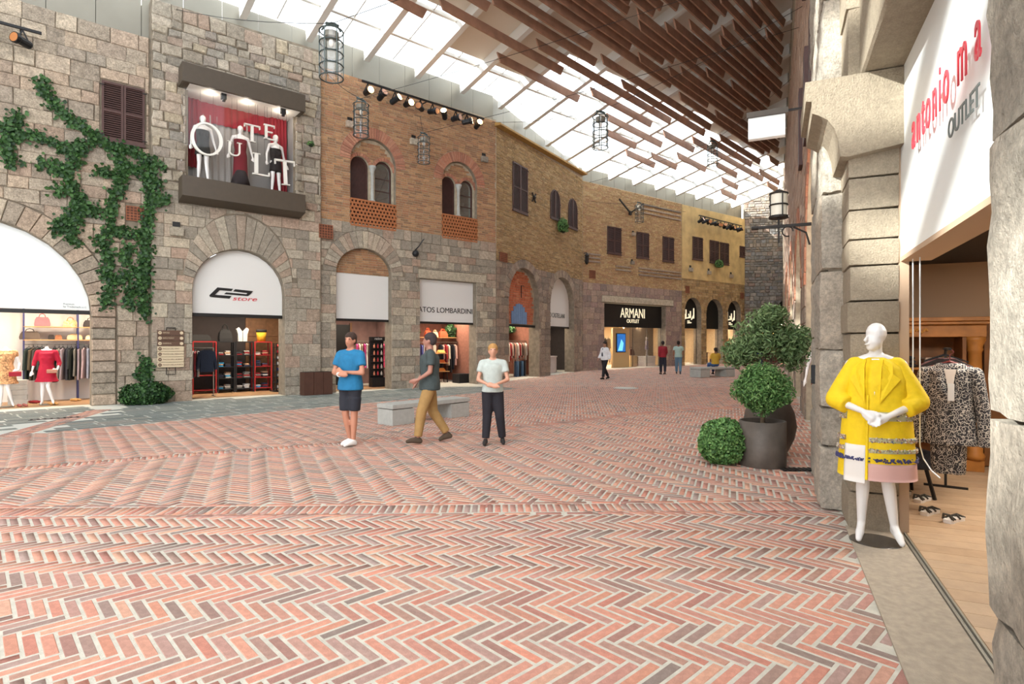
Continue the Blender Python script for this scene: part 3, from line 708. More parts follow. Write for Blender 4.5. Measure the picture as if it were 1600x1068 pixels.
for s_, z0, z1, w in ((9.3, 5.4, 7.2, .5), (10.6, 5.4, 7.2, .5), (12.5, 5.6, 7.4, .5), (15, 5.8, 7.6, .5), (10, 8.6, 10.4, .5), (13, 8.8, 10.6, .5)):
    m = MB(); m.box(-s_-w, -s_, .56, .64, z0, z1, c=.01); m.build('shutter', 'shutter_brown', wa)
# ------------------------------------------------------------------ windows, shutters, grilles, putlog stones
NW = [0]; plain('gap_shade', '#22130F', .9)  # near-black colour standing for the shade in gaps behind louvres and screens
def wemp(M, x, z, y=0, kind='structure'):
    NW[0] += 1
    o = link(bpy.data.objects.new('window_%d' % NW[0], None), None, kind=kind); o.matrix_world = M @ Matrix.Translation((x, y, z)); return o
def leaf_shutter(t, x0, x1, z0, z1, arch=0, hand=0, mat='shutter_brown'):
    """one louvred shutter; arch: how much higher the meeting edge stands than the outer edge"""
    m = MB(); f = .05
    zl, zr = (z1-arch, z1) if hand < 0 else (z1, z1-arch)
    if not arch: zl = zr = z1
    m.box(x0, x0+f, -.06, -.015, z0, zl); m.box(x1-f, x1, -.06, -.015, z0, zr); m.box(x0+f, x1-f, -.06, -.015, z0, z0+f*1.4)
    if arch:
        P = [(x0, zl), (x0, zl-f)]; n = 6; c = x1 if hand < 0 else x0; R = x1-x0
        for i in range(n):
            a0 = pi/2*i/n; a1_ = pi/2*(i+1)/n
            for q in (1,):
                sx = -1 if hand < 0 else 1
                p = [(c+sx*R*math.cos(a), z1-arch+arch*math.sin(a)) for a in (a0, a1_)]; p2 = [(c+sx*(R-f)*math.cos(a), z1-arch+(arch-f)*math.sin(a)) for a in (a0, a1_)]
                Q = [p[0], p[1], p2[1], p2[0]]; m.prism(Q if area(Q) > 0 else Q[::-1], -.06, -.015)
    else: m.box(x0+f, x1-f, -.06, -.015, z1-f*1.2, z1); m.box(x0+f, x1-f, -.058, -.015, (z0+z1)/2-.03, (z0+z1)/2+.03)
    s = m.build('shutter', mat, t)
    m = MB(); z = z0+f*1.5
    while z < z1-f*1.5:
        a, b = x0+f, x1-f
        if arch and z > z1-arch:
            k = math.sqrt(max(0, 1-((z-(z1-arch))/(arch-f*.5))**2))*(x1-x0-f)
            if hand < 0: a = max(a, x1-k)
            else: b = min(b, x0+k)
        if b-a > .04: m.add([(a, -.052, z), (b, -.052, z), (b, -.026, z+.032), (a, -.026, z+.032), (a, -.05, z-.008), (b, -.05, z-.008)], [(0, 1, 2, 3), (4, 5, 1, 0)])
        z += .058
    m.build('louvres', mat, s, kind='stuff')
def shutters(M, x0, x1, z0, z1, arch=0, y=0):
    t = wemp(M, (x0+x1)/2, z0, y); c = (x0+x1)/2; w = (x1-x0)/2
    leaf_shutter(t, -w, -.006, 0, z1-z0, arch, -1); leaf_shutter(t, .006, w, 0, z1-z0, arch, 1)
    m = MB(); m.prism(archpoly(0, w-.02, .02, z1-z0-arch, arch-.02) if arch else rect(-w+.02, w-.02, .02, z1-z0-.02), -.012, -.004); m.build('backing', 'gap_shade', t)  # dark sheet painted as the shade between the louvres
    m = MB(); m.box(-w-.03, w+.03, -.075, 0, -.05, -.005); m.build('sill', 'shutter_brown', t)
    for s in (-1, 1):
        for z in (.12, z1-z0-arch-.12): m = MB(); m.box(s*w-.05, s*w+.05, -.075, -.06, z-.015, z+.015); m.build('hinge', 'iron', t)
    return t
shutters(W1, 1.42, 2.39, 7.1, 8.66, y=-.03)
for a in ((1.32, 2.64, 7.5, 9.6, 0), (4.97, 6.03, 7.84, 9.31, .53), (7.04, 8.16, 7.75, 9.32, .55)): shutters(W4, *a, y=-.01)
for a in ((1.92, 3.06, 6.83, 8.37), (4.41, 5.51, 6.8, 8.35), (6.83, 7.91, 6.8, 8.34)): shutters(W5, *a, y=-.01)
for a in ((9.82, 10.91, 7.18, 8.67), (11.71, 12.74, 7.14, 8.64), (12.88, 13.92, 7.13, 8.62), (15.28, 15.88, 7.85, 8.61)): shutters(W5, *a, y=-.035)
# twin windows of the brick house: brick tympanum with two round-headed lights and a little column
for c, R, zs in wn_:
    t = wemp(W1, c, 6.66); a, b, cw = R*.93, R*.93, .09
    l1 = archpoly(-R*.53, R*.40, .02, 1.22, n=10); l2 = archpoly(R*.53, R*.40, .02, 1.22, n=10)
    m = MB(); sheet(m, archpoly(0, R-.005, 0, zs-6.66, n=20), [l1, l2], .14, .24); m.build('tympanum', 'mortar_brick', t)
    m = MB()
    for P in courses(-R+.01, R-.01, 1.2, 2.2, (.078, .084), (.2, .28), holes=[half(s*R*.53, R*.40+.13, 1.22) for s in (-1, 1)], minarea=.001):
        if all((p[0]**2+(p[1]-(zs-6.66))**2) < (R-.02)**2 or p[1] < zs-6.66 for p in P): piece(m, P, .14, .012, .005, .003)
    m.build('tympanum_brickwork', 'brick_orange', t, kind='stuff')
    for s in (-1, 1):
        for P in ring(s*R*.53, 1.22, (R*.40, R*.40), (R*.40+.13, R*.40+.13), 12):
            m = MB(); piece(m, P, .14, .03, .004, .004); m.build('arch_brick', 'brick_red', t)
    m = MB(); m.lathe([(.1, .03), (.1, .09), (.06, .12), (.052, .6), (.058, 1.02), (.075, 1.06), (.06, 1.08), (.11, 1.2), (.13, 1.24), (.13, 1.3)], 14, Matrix.Translation((0, .1, 0))); m.build('column', 'concrete', t, True)
    m = MB(); m.add([(-R, .42, 0), (R, .42, 0), (R, .42, 2.1), (-R, .42, 2.1)], [(0, 1, 2, 3)]); m.build('dark_backing', 'black', t)
    x0, x1 = -R*.93, -R*.13
    for s in (-1, 1):
        x0, x1 = sorted((s*R*.93, s*R*.13)); z1 = 1.24+R*.38
        fr = MB(); sheet(fr, archpoly((x0+x1)/2, (x1-x0)/2, .02, 1.22, n=10), [archpoly((x0+x1)/2, (x1-x0)/2-.055, .08, 1.22, n=10)], .26, .31); fr = fr.build('casement', 'shutter_brown', t)
        if s < 0:
            m = MB()
            for k in range(int((z1-.1)/.05)):
                z = .1+k*.05; h = (x1-x0)/2-.05
                if z > 1.22: h = math.sqrt(max(.0004, h*h-(z-1.22)**2))
                m.add([((x0+x1)/2-h, .285, z), ((x0+x1)/2+h, .285, z), ((x0+x1)/2+h, .30, z+.045), ((x0+x1)/2-h, .30, z+.045)], [(0, 1, 2, 3)])
            m.build('louvres', 'shutter_brown', fr, kind='stuff')
        else:
            m = MB(); sheet(m, archpoly((x0+x1)/2, (x1-x0)/2-.05, .06, 1.22, n=10), [], .29, .296); m.build('pane', plain('window_glass', '#AEB8BA', .03, metal=.9), fr)
            for z in (.5, .95): m = MB(); m.box(x0+.05, x1-.05, .265, .29, z-.015, z+.015); m.build('glazing_bar', 'shutter_brown', fr)
    # openwork terracotta screen under the window
    m = MB(); m.box(-R, R, .02, .2, -.9, 0); bk = m.build('screen_backing', 'gap_shade', t)  # dark block stands for the shaded recess behind the openwork
    m = MB(); nr, nc = 7, 13
    for i in range(nr+1): z = -.9+.9*i/nr; m.box(-R, R, -.04, .02, z-.028, z+.028)
    for i in range(nr):
        for j in range(nc+1): x = -R+2*R*(j+(.5 if i % 2 else 0))/nc; z = -.9+.9*(i+.5)/nr; m.box(x-.028, min(R, x+.028), -.035, .02, z-.04, z+.04)
    m.build('openwork_screen', plain('screen_terracotta', '#A5673F', .85, noise=.15, nscale=20), t, kind='stuff')
def vent(M, x0, x1, z0, z1, y, parent):
    m = MB(); m.box(x0, x1, y-.02, y+.02, z0, z1); v = m.build('vent_plate', plain('vent_brown', '#5E3B2C', .85, noise=.3, nscale=40), parent)
    m = MB(); n = 5
    for i in range(n+1):
        x = x0+(x1-x0)*i/n; z = z0+(z1-z0)*i/n
        m.box(x-.008, x+.008, y-.035, y-.02, z0, z1); m.box(x0, x1, y-.035, y-.02, z-.008, z+.008)
    m.build('vent_grille', 'terracotta', v)
vent(W1, 1.97, 2.39, 5.02, 5.4, -.03, w1); vent(W1, 7.28, 7.74, 5.16, 5.6, -.12, w3)
vent(W4, .26, .83, 5.13, 5.5, -.03, w4); vent(W5, .5, .95, 5.3, 5.75, -.03, w5); vent(W5, 9.1, 9.5, 4.95, 5.4, -.03, w6); vent(W5, 15.4, 15.8, 4.9, 5.3, -.03, w6)
def putlog(par, x, z, y, w=.2, mat='stone_ashlar'):
    m = MB(); m.box(x-w*.4, x+w*.4, y-.02, y+.01, z+w*1.1, z+w*1.7); m.build('putlog_hole', 'black', par)
    m = MB(); m.box(x-w*.7, x+w*.7, y-.12, y, z, z+w*1.05, c=.015); m.build('putlog_stone', mat, par)
putlog(w2, 3.15, 4.7, -.12, .24)
for x, z in ((8.4, 9.06), (10.9, 9.03), (14.17, 9.05)): putlog(w3, x, z, -.01, .22)
for x, z in ((4.0, 6.35), (4.1, 8.05)): putlog(w5, x, z, -.02, .18)
for x, z in ((9.6, 6.35), (11.6, 6.3), (14.2, 6.25)): putlog(w6, x, z, -.035, .24)
# wrought-iron pieces
t = thing('iron_tie', 'diamond shaped iron tie plate beside the tall shutters', 'wall tie', W4 @ Matrix.Translation((3.25, -.05, 8.43)))
m = MB(); m.bar((-.17, 0, -.2), (.17, 0, .2), .05); m.build('bar', 'iron', t); m = MB(); m.bar((-.17, 0, .2), (.17, 0, -.2), .05); m.build('bar', 'iron', t); m = MB(); m.lathe([(.1, -.02), (.1, .05), (.03, .09)], 12, Matrix.Rotation(pi/2, 4, 'X')); m.build('boss', 'iron', t)
t = thing('iron_brace', 'large V shaped iron brace high on the sandy brick front', 'wall brace', W5 @ Matrix.Translation((3.82, -.08, 9.36)))
m = MB(); m.bar((0, 0, 0), (-1.23, -.25, .58), .07); m.build('bar', 'iron', t); m = MB(); m.bar((0, 0, 0), (.85, -.25, .62), .07); m.build('bar', 'iron', t); m = MB(); m.box(-.09, .09, -.02, .08, -.12, .12, c=.01); m.build('plate', 'iron', t)
t = thing('wall_lantern', 'small dark iron wall lantern at the corner of the sandy brick house', 'lantern', W5 @ Matrix.Translation((.1, -.25, 6.1)))
m = MB(); m.lathe([(.03, -.1), (.1, 0), (.1, .35), (.14, .38), (.02, .52)], 8); m.build('body', 'iron', t); m = MB(); m.bar((0, .25, .55), (0, 0, .55), .03); m.build('arm', 'iron', t)
t = thing('wall_spotlight', 'small black spotlight on a bracket between the two white shop signs', 'spotlight', W1 @ Matrix.Translation((10.95, -.03, 5.0)))
m = MB(); m.tube([(0, 0, .12), (.05, -.2, .25), (.18, -.3, .5), (.22, -.3, .52)], .02); m.build('arm', 'black_metal', t); m = MB(); m.ball((0, -.06, 0), .13, 12); m.build('head', 'black_metal', t, True)
# ------------------------------------------------------------------ sign panels
def panel(name, label, M, outline, y, mat, th=.06):
    t = thing(name, label, 'sign', M); m = MB(); m.prism(outline, y, y+th); m.build('board', mat, t); return t
p1s = panel('shop_sign', 'huge blank pale panel filling the widest arch over the dress shop', W1, archpoly(-1.15, 2.34, 2.53, 2.54, 2.17, n=20), .22, 'sign_white')
p1s2 = MB(); p1s2.box(-3.4, 1.19, .2, .34, 2.42, 2.52); p1s2.build('bottom_rail', 'black', p1s)
for k, tx in enumerate(('Premium', 'by Trademark s.r.l.')):
    lettering('small_print', tx, .065, W1 and Matrix.Translation((.62, .215, 2.66-.07*k)) @ UPR, 'sign_grey', p1s, .001, align='LEFT')
p2s = panel('shop_sign', 'round-topped white panel with slanted black logo and red lettering over the sports shop', W1, archpoly(4.87, 1.3, 2.55, 3.19), .12, 'white_paint')
m = MB(); m.box(3.57, 6.17, .1, .3, 2.45, 2.55); m.build('bottom_rail', 'black', p2s)
def lg(P): return [(4.05+(x-135)/1600*95*.0192, 3.02+(430-z)/674*40*.0200) for x, z in P]
for P in ([(330, 165), (710, 180), (665, 240), (380, 235), (265, 355), (150, 410), (138, 372)], [(265, 355), (670, 365), (620, 435), (150, 415)], [(760, 185), (1215, 210), (1165, 275), (715, 245)], [(1165, 275), (1085, 345), (1010, 345), (1070, 270)], [(540, 280), (1060, 300), (1010, 345), (490, 325)]):
    Q = lg(P); m = MB(); m.prism(Q if area(Q) > 0 else Q[::-1], .1, .12); m.build('logo_stroke', 'black', p2s)
lettering('lettering', 'store', .19, Matrix.Translation((4.68, .112, 2.97)) @ UPR, 'sign_red', p2s, .006, align='LEFT', sx=1.75, shear=.25)
p3s = panel('shop_sign', 'blank square white panel under the brick filled arch', W1, rect(7.94, 9.98, 2.52, 4.1), .2, 'white_paint')
m = MB(); m.box(7.94, 9.98, .18, .34, 2.44, 2.52); m.build('bottom_rail', 'black', p3s)
p4s = panel('shop_sign', 'square white panel with thin black capital lettering under the stone lintel', W1, rect(11.2, 13.78, 2.5, 4.1), .2, 'white_paint')
m = MB(); m.box(11.2, 13.78, .18, .34, 2.42, 2.5); m.build('bottom_rail', 'black', p4s)
lettering('lettering', 'ATOS LOMBARDINI', .29, Matrix.Translation((11.22, .195, 2.86)) @ UPR, 'black', p4s, .006, align='LEFT', sx=1.0)
p5s = panel('shop_sign', 'tall brick faced arch filling with blue wooden half-round hatch', W4, archpoly(2.44, 1.39, 2.52, 3.67), .25, 'mortar_brick')
m = MB()
for P in courses(1.06, 3.82, 2.55, 5.05, (.1, .12), (.24, .3), minarea=.001):
    if all(abs(p[0]-2.44) < 1.36 and (p[1] < 3.67 or (p[0]-2.44)**2+(p[1]-3.67)**2 < 1.36**2) for p in P): piece(m, P, .25, .02, .006, .004)
m.build('brickwork', pieces('brick_bright', ['#B8694A', '#C27654', '#AE5F43', '#C88562'], vary=.15, bump=.3), p5s, kind='stuff')
plain('blue_paint', '#6E8CB4', .6, noise=.1)
for i in range(7):
    x = 1.62+i*.2; h = .92*math.sqrt(max(.02, 1-((x+.1-2.32)/.76)**2)); m = MB(); m.box(x+.006, x+.194, .2, .235, 2.55, 2.55+h); m.build('hatch_board', 'blue_paint', p5s)
m = MB(); m.bar((2.5, .2, 3.75), (2.5, .2, 4.3), .03); m.bar((2.5, .2, 4.3), (2.75, .2, 4.3), .03); m.build('hook', 'iron', p5s)
m = MB(); m.box(1.05, 3.83, .2, .34, 2.42, 2.52); m.build('bottom_rail', 'black', p5s)
p6s = panel('shop_sign', 'narrow round-topped white panel with small dark capital lettering', W4, archpoly(6.42, 1.4, 2.55, 3.64), .3, 'white_paint')
m = MB(); m.box(5.02, 7.82, .28, .4, 2.47, 2.55); m.build('bottom_rail', 'black', p6s)
lettering('lettering', 'NO CASTELLANI', .33, Matrix.Translation((5.3, .29, 3.0)) @ UPR, 'sign_grey', p6s, .006, align='LEFT', sx=.8)
p7s = panel('shop_sign', 'wide black panel with cream capital lettering over the lit glass shop front', W5, rect(1.72, 7.13, 2.64, 4.0), .3, 'black')
plain('cream_light', '#F3E6C4', .5, emit=.3)
lettering('lettering', 'ARMANI', .82, Matrix.Translation((4.45, .28, 3.22)) @ UPR, 'cream_light', p7s, .01, sx=.72)
lettering('lettering', 'OUTLET', .30, Matrix.Translation((4.45, .28, 2.92)) @ UPR, 'cream_light', p7s, .01, sx=1.0)
STK = [[(1.0, .0), (1.0, .72)], [(.9, .0), (.95, .2), (.82, .0), (.72, -.08)], [(.62, .5), (.64, .05), (.3, .02)], [(.42, .3), (.5, .1), (.3, .02), (.1, .0)], [(.12, .6), (.12, .0)], [(.02, .3), (.05, .0), (-.1, -.12), (-.25, -.05), (-.2, .1)], [(-.1, .55), (-.05, .55)], [(.3, -.2), (.36, -.2)], [(.45, -.2), (.5, -.2)], [(.3, -.32), (.7, -.3)]]
for (c, R, zs), lb in zip(a6, ('black round-topped panel with white script lettering in the first of three arches', 'plain black round-topped panel in the middle one of three arches', 'black round-topped panel with white script lettering in the last of three arches')):
    t = panel('shop_sign', lb, W5, archpoly(c, R-.01, 2.68, zs), .35, 'black')
    if 'plain' not in lb:
        for S in STK:
            m = MB(); m.tube([(c-.42+x*.95, .335, 3.35+z*.95) for x, z in S], .045, 6); m.build('letter_stroke', 'cream_light', t)
# ------------------------------------------------------------------ direction sign on the pier of the sports shop
t = thing('direction_sign', 'stacked brown and cream direction boards hung on the pier beside the sports shop', 'sign', W1 @ Matrix.Translation((3.0, -.17, 0)))
m = MB(); m.tube([(-.1, 0, .99), (-.1, 0, .78), (.12, 0, .78), (.12, 0, .99)], .012); m.build('loop', 'iron', t)
m = MB(); m.tube([(-.1, .02, 2.0), (-.1, -.01, 2.09), (.12, -.01, 2.09), (.12, .02, 2.0)], .014); m.build('hanger', 'iron', t)
plain('board_brown', '#5B4030', .6); plain('board_cream', '#CDBB9C', .6)
names = ['SERVIZI', 'INFO POINT', 'PARKING', 'PIAZZA DEL PERO', 'PIAZZA DEL MERCATO', 'PIAZZA DELL ALBERO', 'PIAZZA DELLA PORTA']
for i in range(7):
    z1 = 2.02-i*.15; br = i < 3
    m = MB(); m.box(-.32, .33, -.02, .015, z1-.14, z1, c=.004); b = m.build('board', 'board_brown' if br else 'board_cream', t)
    m = MB(); m.lathe([(.045, 0), (.045, .006)], 16, Matrix.Translation((-.26, -.02, z1-.07)) @ UPR); m.build('arrow_disc', 'board_cream' if br else 'board_brown', b)
    m = MB(); m.bar((-.285, -.03, z1-.07), (-.235, -.03, z1-.07), .012); m.build('arrow', 'board_brown' if br else 'board_cream', b)
    if br: m = MB(); m.lathe([(.045, 0), (.045, .006)], 16, Matrix.Translation((.27, -.02, z1-.07)) @ UPR); m.build('symbol_disc', 'board_cream', b)
    lettering('lettering', names[i], .05, Matrix.Translation((-.19, -.024, z1-.085)) @ UPR, 'board_cream' if br else 'board_brown', b, .001, align='LEFT')
# ------------------------------------------------------------------ lanterns hung on cables
def lantern(label, X, Y, z, k=1.0):
    t = thing('hanging_lantern', label, 'lantern', Matrix.Translation((X, Y, z)) @ Matrix.Rotation(random.uniform(0, 1), 4, 'Z') @ Matrix.Scale(k, 4), 'caged glass cylinder lanterns hung over the square')
    lm = plain('lantern_steel', '#4B5554', .45, metal=.5)
    m = MB()
    for zz in (-.5, -.25, 0, .25, .5): m.tube([(.25*math.cos(2*pi*i/20), .25*math.sin(2*pi*i/20), zz) for i in range(20)], .016, 5, closed=True)
    for i in range(6): m.bar((.25*math.cos(pi*i/3), .25*math.sin(pi*i/3), -.5), (.25*math.cos(pi*i/3), .25*math.sin(pi*i/3), .5), .02)
    m.build('cage', lm, t)
    m = MB(); m.lathe([(.225, -.47), (.225, .48)], 20, cap=False); m.build('glass_cylinder', 'glass', t, True)
    m = MB(); m.lathe([(.12, .34), (.16, .36), (.16, .48), (.06, .52)], 14); m.build('lamp_head', 'fascia_metal', t)
    m = MB(); m.ball((0, 0, .26), (.06, .06, .09), 10); m.build('bulb', plain('bulb_glass', '#E8E4DA', .3), t, True)
    m = MB(); m.tube([(-.2, 0, .52), (-.1, .04, .66), (0, 0, .7), (.1, -.04, .66), (.2, 0, .52)], .02, 5); m.tube([(-.12, .08, .72), (.15, -.05, .62)], .03, 5); m.build('yoke', lm, t)
    return t
LN = [(-3.92, 12.5, 7.9, 1, 'largest caged glass lantern, hung before the rubble wall top'), (-4.9, 18.7, 8.9, 1, 'caged glass lantern hung before the first twin window'), (-3.2, 20.9, 8.67, .9, 'caged glass lantern hung between the two twin windows'),
      (2.87, 18.7, 8.5, 1, 'caged glass lantern silhouetted against the bright roof glazing'), (9.4, 27.0, 10.5, .95, 'caged glass lantern hung under the dense timber slats'), (7.3, 33.0, 9.1, .95, 'caged glass lantern hung in front of the V shaped iron brace')]
for X, Y, z, k, lb in LN: lantern(lb, X, Y, z, k)
def cable(label, pts, r=.008):
    m = MB(); m.tube(pts, r, 4); m.build('support_cable', 'iron', roof)
def wp(M, x, y, z): return M @ Vector((x, y, z))
def span(a, b, c, n=6):
    """two straight runs a-c and c-b with a slight sag"""
    f = lambda p, q: [Vector(p).lerp(Vector(q), i/n)-Vector((0, 0, .12*math.sin(pi*i/n))) for i in range(n+1)]
    return f(a, c)+f(c, b)[1:]
cable('thin cable carrying the largest lantern over the rubble wall', span(wp(W1, 3.1, 0, 11.2), wp(WR, -9.5, .66, 9.2), (-3.92, 12.5, 8.58)))
cable('thin cable carrying the lantern before the first twin window', span(wp(W1, 7.5, 0, 10.8), wp(WR, -14, .66, 10), (-4.9, 18.7, 9.6)))
cable('thin cable carrying the lantern between the twin windows', span(wp(W1, 11.2, 0, 10.2), wp(WR, -17, .66, 10), (-3.2, 20.9, 9.3)))
cable('thin cable carrying the lantern under the bright glazing', span(wp(W1, 14.6, 0, 10.8), wp(WR, -15.2, .66, 9.6), (2.87, 18.7, 9.2)))
cable('thin cable carrying the lantern under the timber slats', span(wp(W5, .5, 0, 10.6), wp(WR, -24, .66, 11.6), (9.4, 27, 11.15)))
cable('thin cable carrying the lantern before the iron brace', span(wp(W5, .6, 0, 9.6), wp(W5, 9.3, 0, 10.2), (7.3, 33, 9.77)))
# ------------------------------------------------------------------ rails with stage spotlights
plain('lamp_glow', '#FFC27A', .4, emit=14); plain('lens_dark', '#B8794A', .3)
def spotrail(label, M, x0, x1, z0, z1, heads, lit, y=-.45):
    t = thing('spotlight_rail', label, 'spotlight rail', M)
    m = MB(); m.bar((x0, y, z0), (x1, y, z1), .06); m.build('rail', 'black_metal', t)
    for i in range(3):
        f = (i+.5)/3; m = MB(); m.bar((x0+(x1-x0)*f, y, z0+(z1-z0)*f), (x0+(x1-x0)*f, 0, z0+(z1-z0)*f+.02), .035); m.build('bracket', 'black_metal', t)
    for i in range(heads):
        f = (i+.4)/heads; p = Vector((x0+(x1-x0)*f, y, z0+(z1-z0)*f-.04)); yaw = random.uniform(-.9, .9); pit = random.uniform(-.6, .15)
        q = p+Vector((0, 0, -.28)); R_ = Matrix.Translation(q) @ Matrix.Rotation(yaw, 4, 'Z') @ Matrix.Rotation(pi/2+pit, 4, 'X')
        m = MB(); m.lathe([(.07, -.2), (.1, -.16), (.1, .1), (.13, .14), (.13, .22)], 12, R_); m.bar(p, q+Vector((.12, 0, 0)), .03); m.bar(p, q-Vector((.12, 0, 0)), .03)
        h = m.build('spot_head', 'black_metal', t)
        m = MB(); m.lathe([(.11, .221), (.11, .226)], 12, R_); m.build('lens', 'lamp_glow' if i in lit else 'lens_dark', h)
spotrail('black rail of theatre spotlights, some lit, on the orange brick house', W1, 8.65, 13.85, 10.62, 10.62, 10, (0, 2, 3, 6, 8, 9))
spotrail('short black rail with two spotlights above the big arch', W1, -2.2, .18, 9.3, 9.3, 4, ())
spotrail('black rail of unlit spotlights high on the yellow plaster house', W5, 9.96, 14.9, 9.98, 9.9, 11, ())
# ------------------------------------------------------------------ bronze display window above the sports shop
t = thing('display_window', 'projecting glass display window with dark bronze head and base above the sports shop', 'display window', W1)
m = MB(); m.box(3.2, 6.63, -.68, .0, 8.95, 9.5, c=.01); m.build('canopy', 'dark_bronze', t)
m = MB(); m.add([(3.2, -.68, 5.78), (6.63, -.68, 5.78), (6.63, -.68, 6.34), (3.2, -.68, 6.34), (3.2, -.1, 5.66), (6.63, -.1, 5.66), (6.63, -.1, 6.34), (3.2, -.1, 6.34)], [(0, 1, 2, 3), (4, 7, 6, 5), (0, 4, 5, 1), (1, 5, 6, 2), (2, 6, 7, 3), (3, 7, 4, 0)]); m.build('base', 'dark_bronze', t)
m = MB(); m.box(3.24, 6.59, -.64, -.63, 6.34, 8.95); m.build('pane', 'clear_glass', t)
for x in (3.24, 6.585): m = MB(); m.box(x, x+.01, -.63, -.1, 6.34, 8.95); m.build('pane', 'clear_glass', t)
for x in (3.26, 6.53): m = MB(); m.box(x, x+.035, -.13, -.1, 6.34, 8.95); m.build('post', 'white_paint', t)
m = MB(); m.box(3.46, 6.44, .6, .66, 6.3, 9.0); m.build('back_panel', plain('grey_drape', '#8E8C8A', .8), t)
for x in (3.4, 6.44): m = MB(); m.box(x, x+.05, -.08, .66, 6.3, 9.0); m.build('side_panel', 'grey_drape', t)
m = MB(); m.box(3.4, 6.49, -.1, .66, 6.26, 6.36); m.build('display_floor', 'concrete', t)
m = MB(); m.box(3.4, 6.49, -.6, .66, 8.94, 9.02); m.build('soffit', 'white_paint', t)
def drape(x0, x1, z0, z1, y, mat, par, amp=.05, waves=9, gather=0):
    V = []; n = 48; rows_ = 8
    for j in range(rows_+1):
        f = j/rows_
        for i in range(n+1):
            u = i/n; x = x0+(x1-x0)*u; zz = z0+(z1-z0)*f
            if gather: zz -= gather*math.sin(pi*u)*(1-f)*-1*0; x += gather*(1-f)*math.sin(f*pi)*.5
            V.append((x, y+amp*math.sin(u*waves*2*pi+f)*(.6+.4*(1-f)), zz))
    Fc = [(j*(n+1)+i, j*(n+1)+i+1, (j+1)*(n+1)+i+1, (j+1)*(n+1)+i) for j in range(rows_) for i in range(n)]
    return raw('curtain', V, Fc, mat, par, True)
plain('red_curtain', '#8E1F2C', .85); plain('grey_curtain', '#A09B96', .85)
drape(5.9, 6.42, 6.36, 8.94, .4, 'red_curtain', t, waves=5); drape(3.5, 6.42, 8.35, 8.94, .5, 'red_curtain', t, waves=14); drape(3.5, 3.85, 6.9, 8.94, .42, 'red_curtain', t, waves=3)
drape(3.7, 5.3, 6.36, 8.6, .55, 'grey_curtain', t, waves=9)
for x in (4.3, 6.0): m = MB(); m.box(x-.07, x+.07, -.55, -.43, 8.78, 8.94); m.lathe([(.05, 0), (.05, .14)], 10, Matrix.Translation((x, -.5, 8.72))); m.build('spotlight', 'black_metal', t)
for x, e in ((4.0, 40), (5.0, 40), (6.0, 60)):
    l = bpy.data.lights.new('display_lamp', 'POINT'); l.energy = e*.055; l.color = (1, .86, .68); l.shadow_soft_size = .08; o = bpy.data.objects.new('display_lamp', l); COL.objects.link(o); o.location = wp(W1, x, -.3, 8.8)
plain('letter_white', '#E9E6DC', .5)
def hung(label, ch, x, z, w, h, tilt=0):
    T = W1 @ Matrix.Translation((x, -.38, z)) @ Matrix.Rotation(tilt, 4, 'Y'); t = thing('hanging_letter', label, 'letter', T, 'white letters hung in the display window')
    m = MB(); s = .16*w; q = .035
    B = lambda a, b, c, d: m.box(a, b, -q, q, c, d)
    if ch == 'O':
        n = 28
        for i in range(n):
            a, b = 2*pi*i/n, 2*pi*(i+1)/n; P = [(w/2*math.cos(k), h/2+h/2*math.sin(k)) for k in (a, b)] + [((w/2-.1*w)*math.cos(k), h/2+(h/2-.05*h)*math.sin(k)) for k in (b, a)]
            m.prism(P, -q, q)
    elif ch == 'U':
        B(-w/2+.05*w, -w/2+.2*w, .3*h, h); B(w/2-.15*w, w/2-.05*w, .3*h, h); B(-w/2-.05*w, -w/2+.33*w, h*.96, h); B(w/2-.3*w, w/2+.08*w, h*.96, h)
        n = 10
        for i in range(n):
            a, b = pi+pi*i/n, pi+pi*(i+1)/n; P = [(.45*w*math.cos(k), .3*h+.3*h*math.sin(k)) for k in (a, b)] + [(.33*w*math.cos(k), .3*h+.22*h*math.sin(k)) for k in (b, a)]; m.prism(P, -q, q)
    elif ch == 'T': B(-.08*w, .08*w, 0, h); B(-w/2, w/2, .93*h, h); B(-w/2, -w/2+.06*w, .8*h, h); B(w/2-.06*w, w/2, .8*h, h); B(-.2*w, .2*w, 0, .04*h)
    elif ch == 'E': B(-w/2+.1*w, -w/2+.32*w, 0, h); B(-w/2, w/2, .92*h, h); B(-w/2, w/2, 0, .08*h); B(-w/2+.3*w, .3*w, .48*h, .55*h); B(w/2-.06*w, w/2, .82*h, h); B(w/2-.06*w, w/2, 0, .18*h)
    elif ch == 'L': B(-w/2+.12*w, -w/2+.32*w, 0, h); B(-w/2, -w/2+.45*w, .96*h, h); B(-w/2, w/2, 0, .07*h); B(w/2-.07*w, w/2, 0, .2*h)
    m.build('letter_shape', 'letter_white', t)
    for dx in (-.2*w, .2*w): m2 = MB(); m2.bar((dx, 0, h*.97), (dx, 0, 8.93-z), .006); m2.build('wire', 'iron', t)
hung('large white letter O before the dark-dressed display mannequin', 'O', 3.88, 7.08, .84, .95)
hung('small white letter U hung low beside the red-dressed display mannequin', 'U', 4.62, 7.22, .36, .42)
hung('slim white letter T hung high behind the red-dressed mannequin', 'T', 5.12, 7.75, .46, .52); hung('white letter E hung highest in the display window', 'E', 5.62, 7.93, .32, .46)
hung('white letter L hung low between two display mannequins', 'L', 5.38, 6.78, .5, .66); hung('tilted white letter T at the curtain end of the display window', 'T', 6.12, 6.62, .62, .78, -.05)
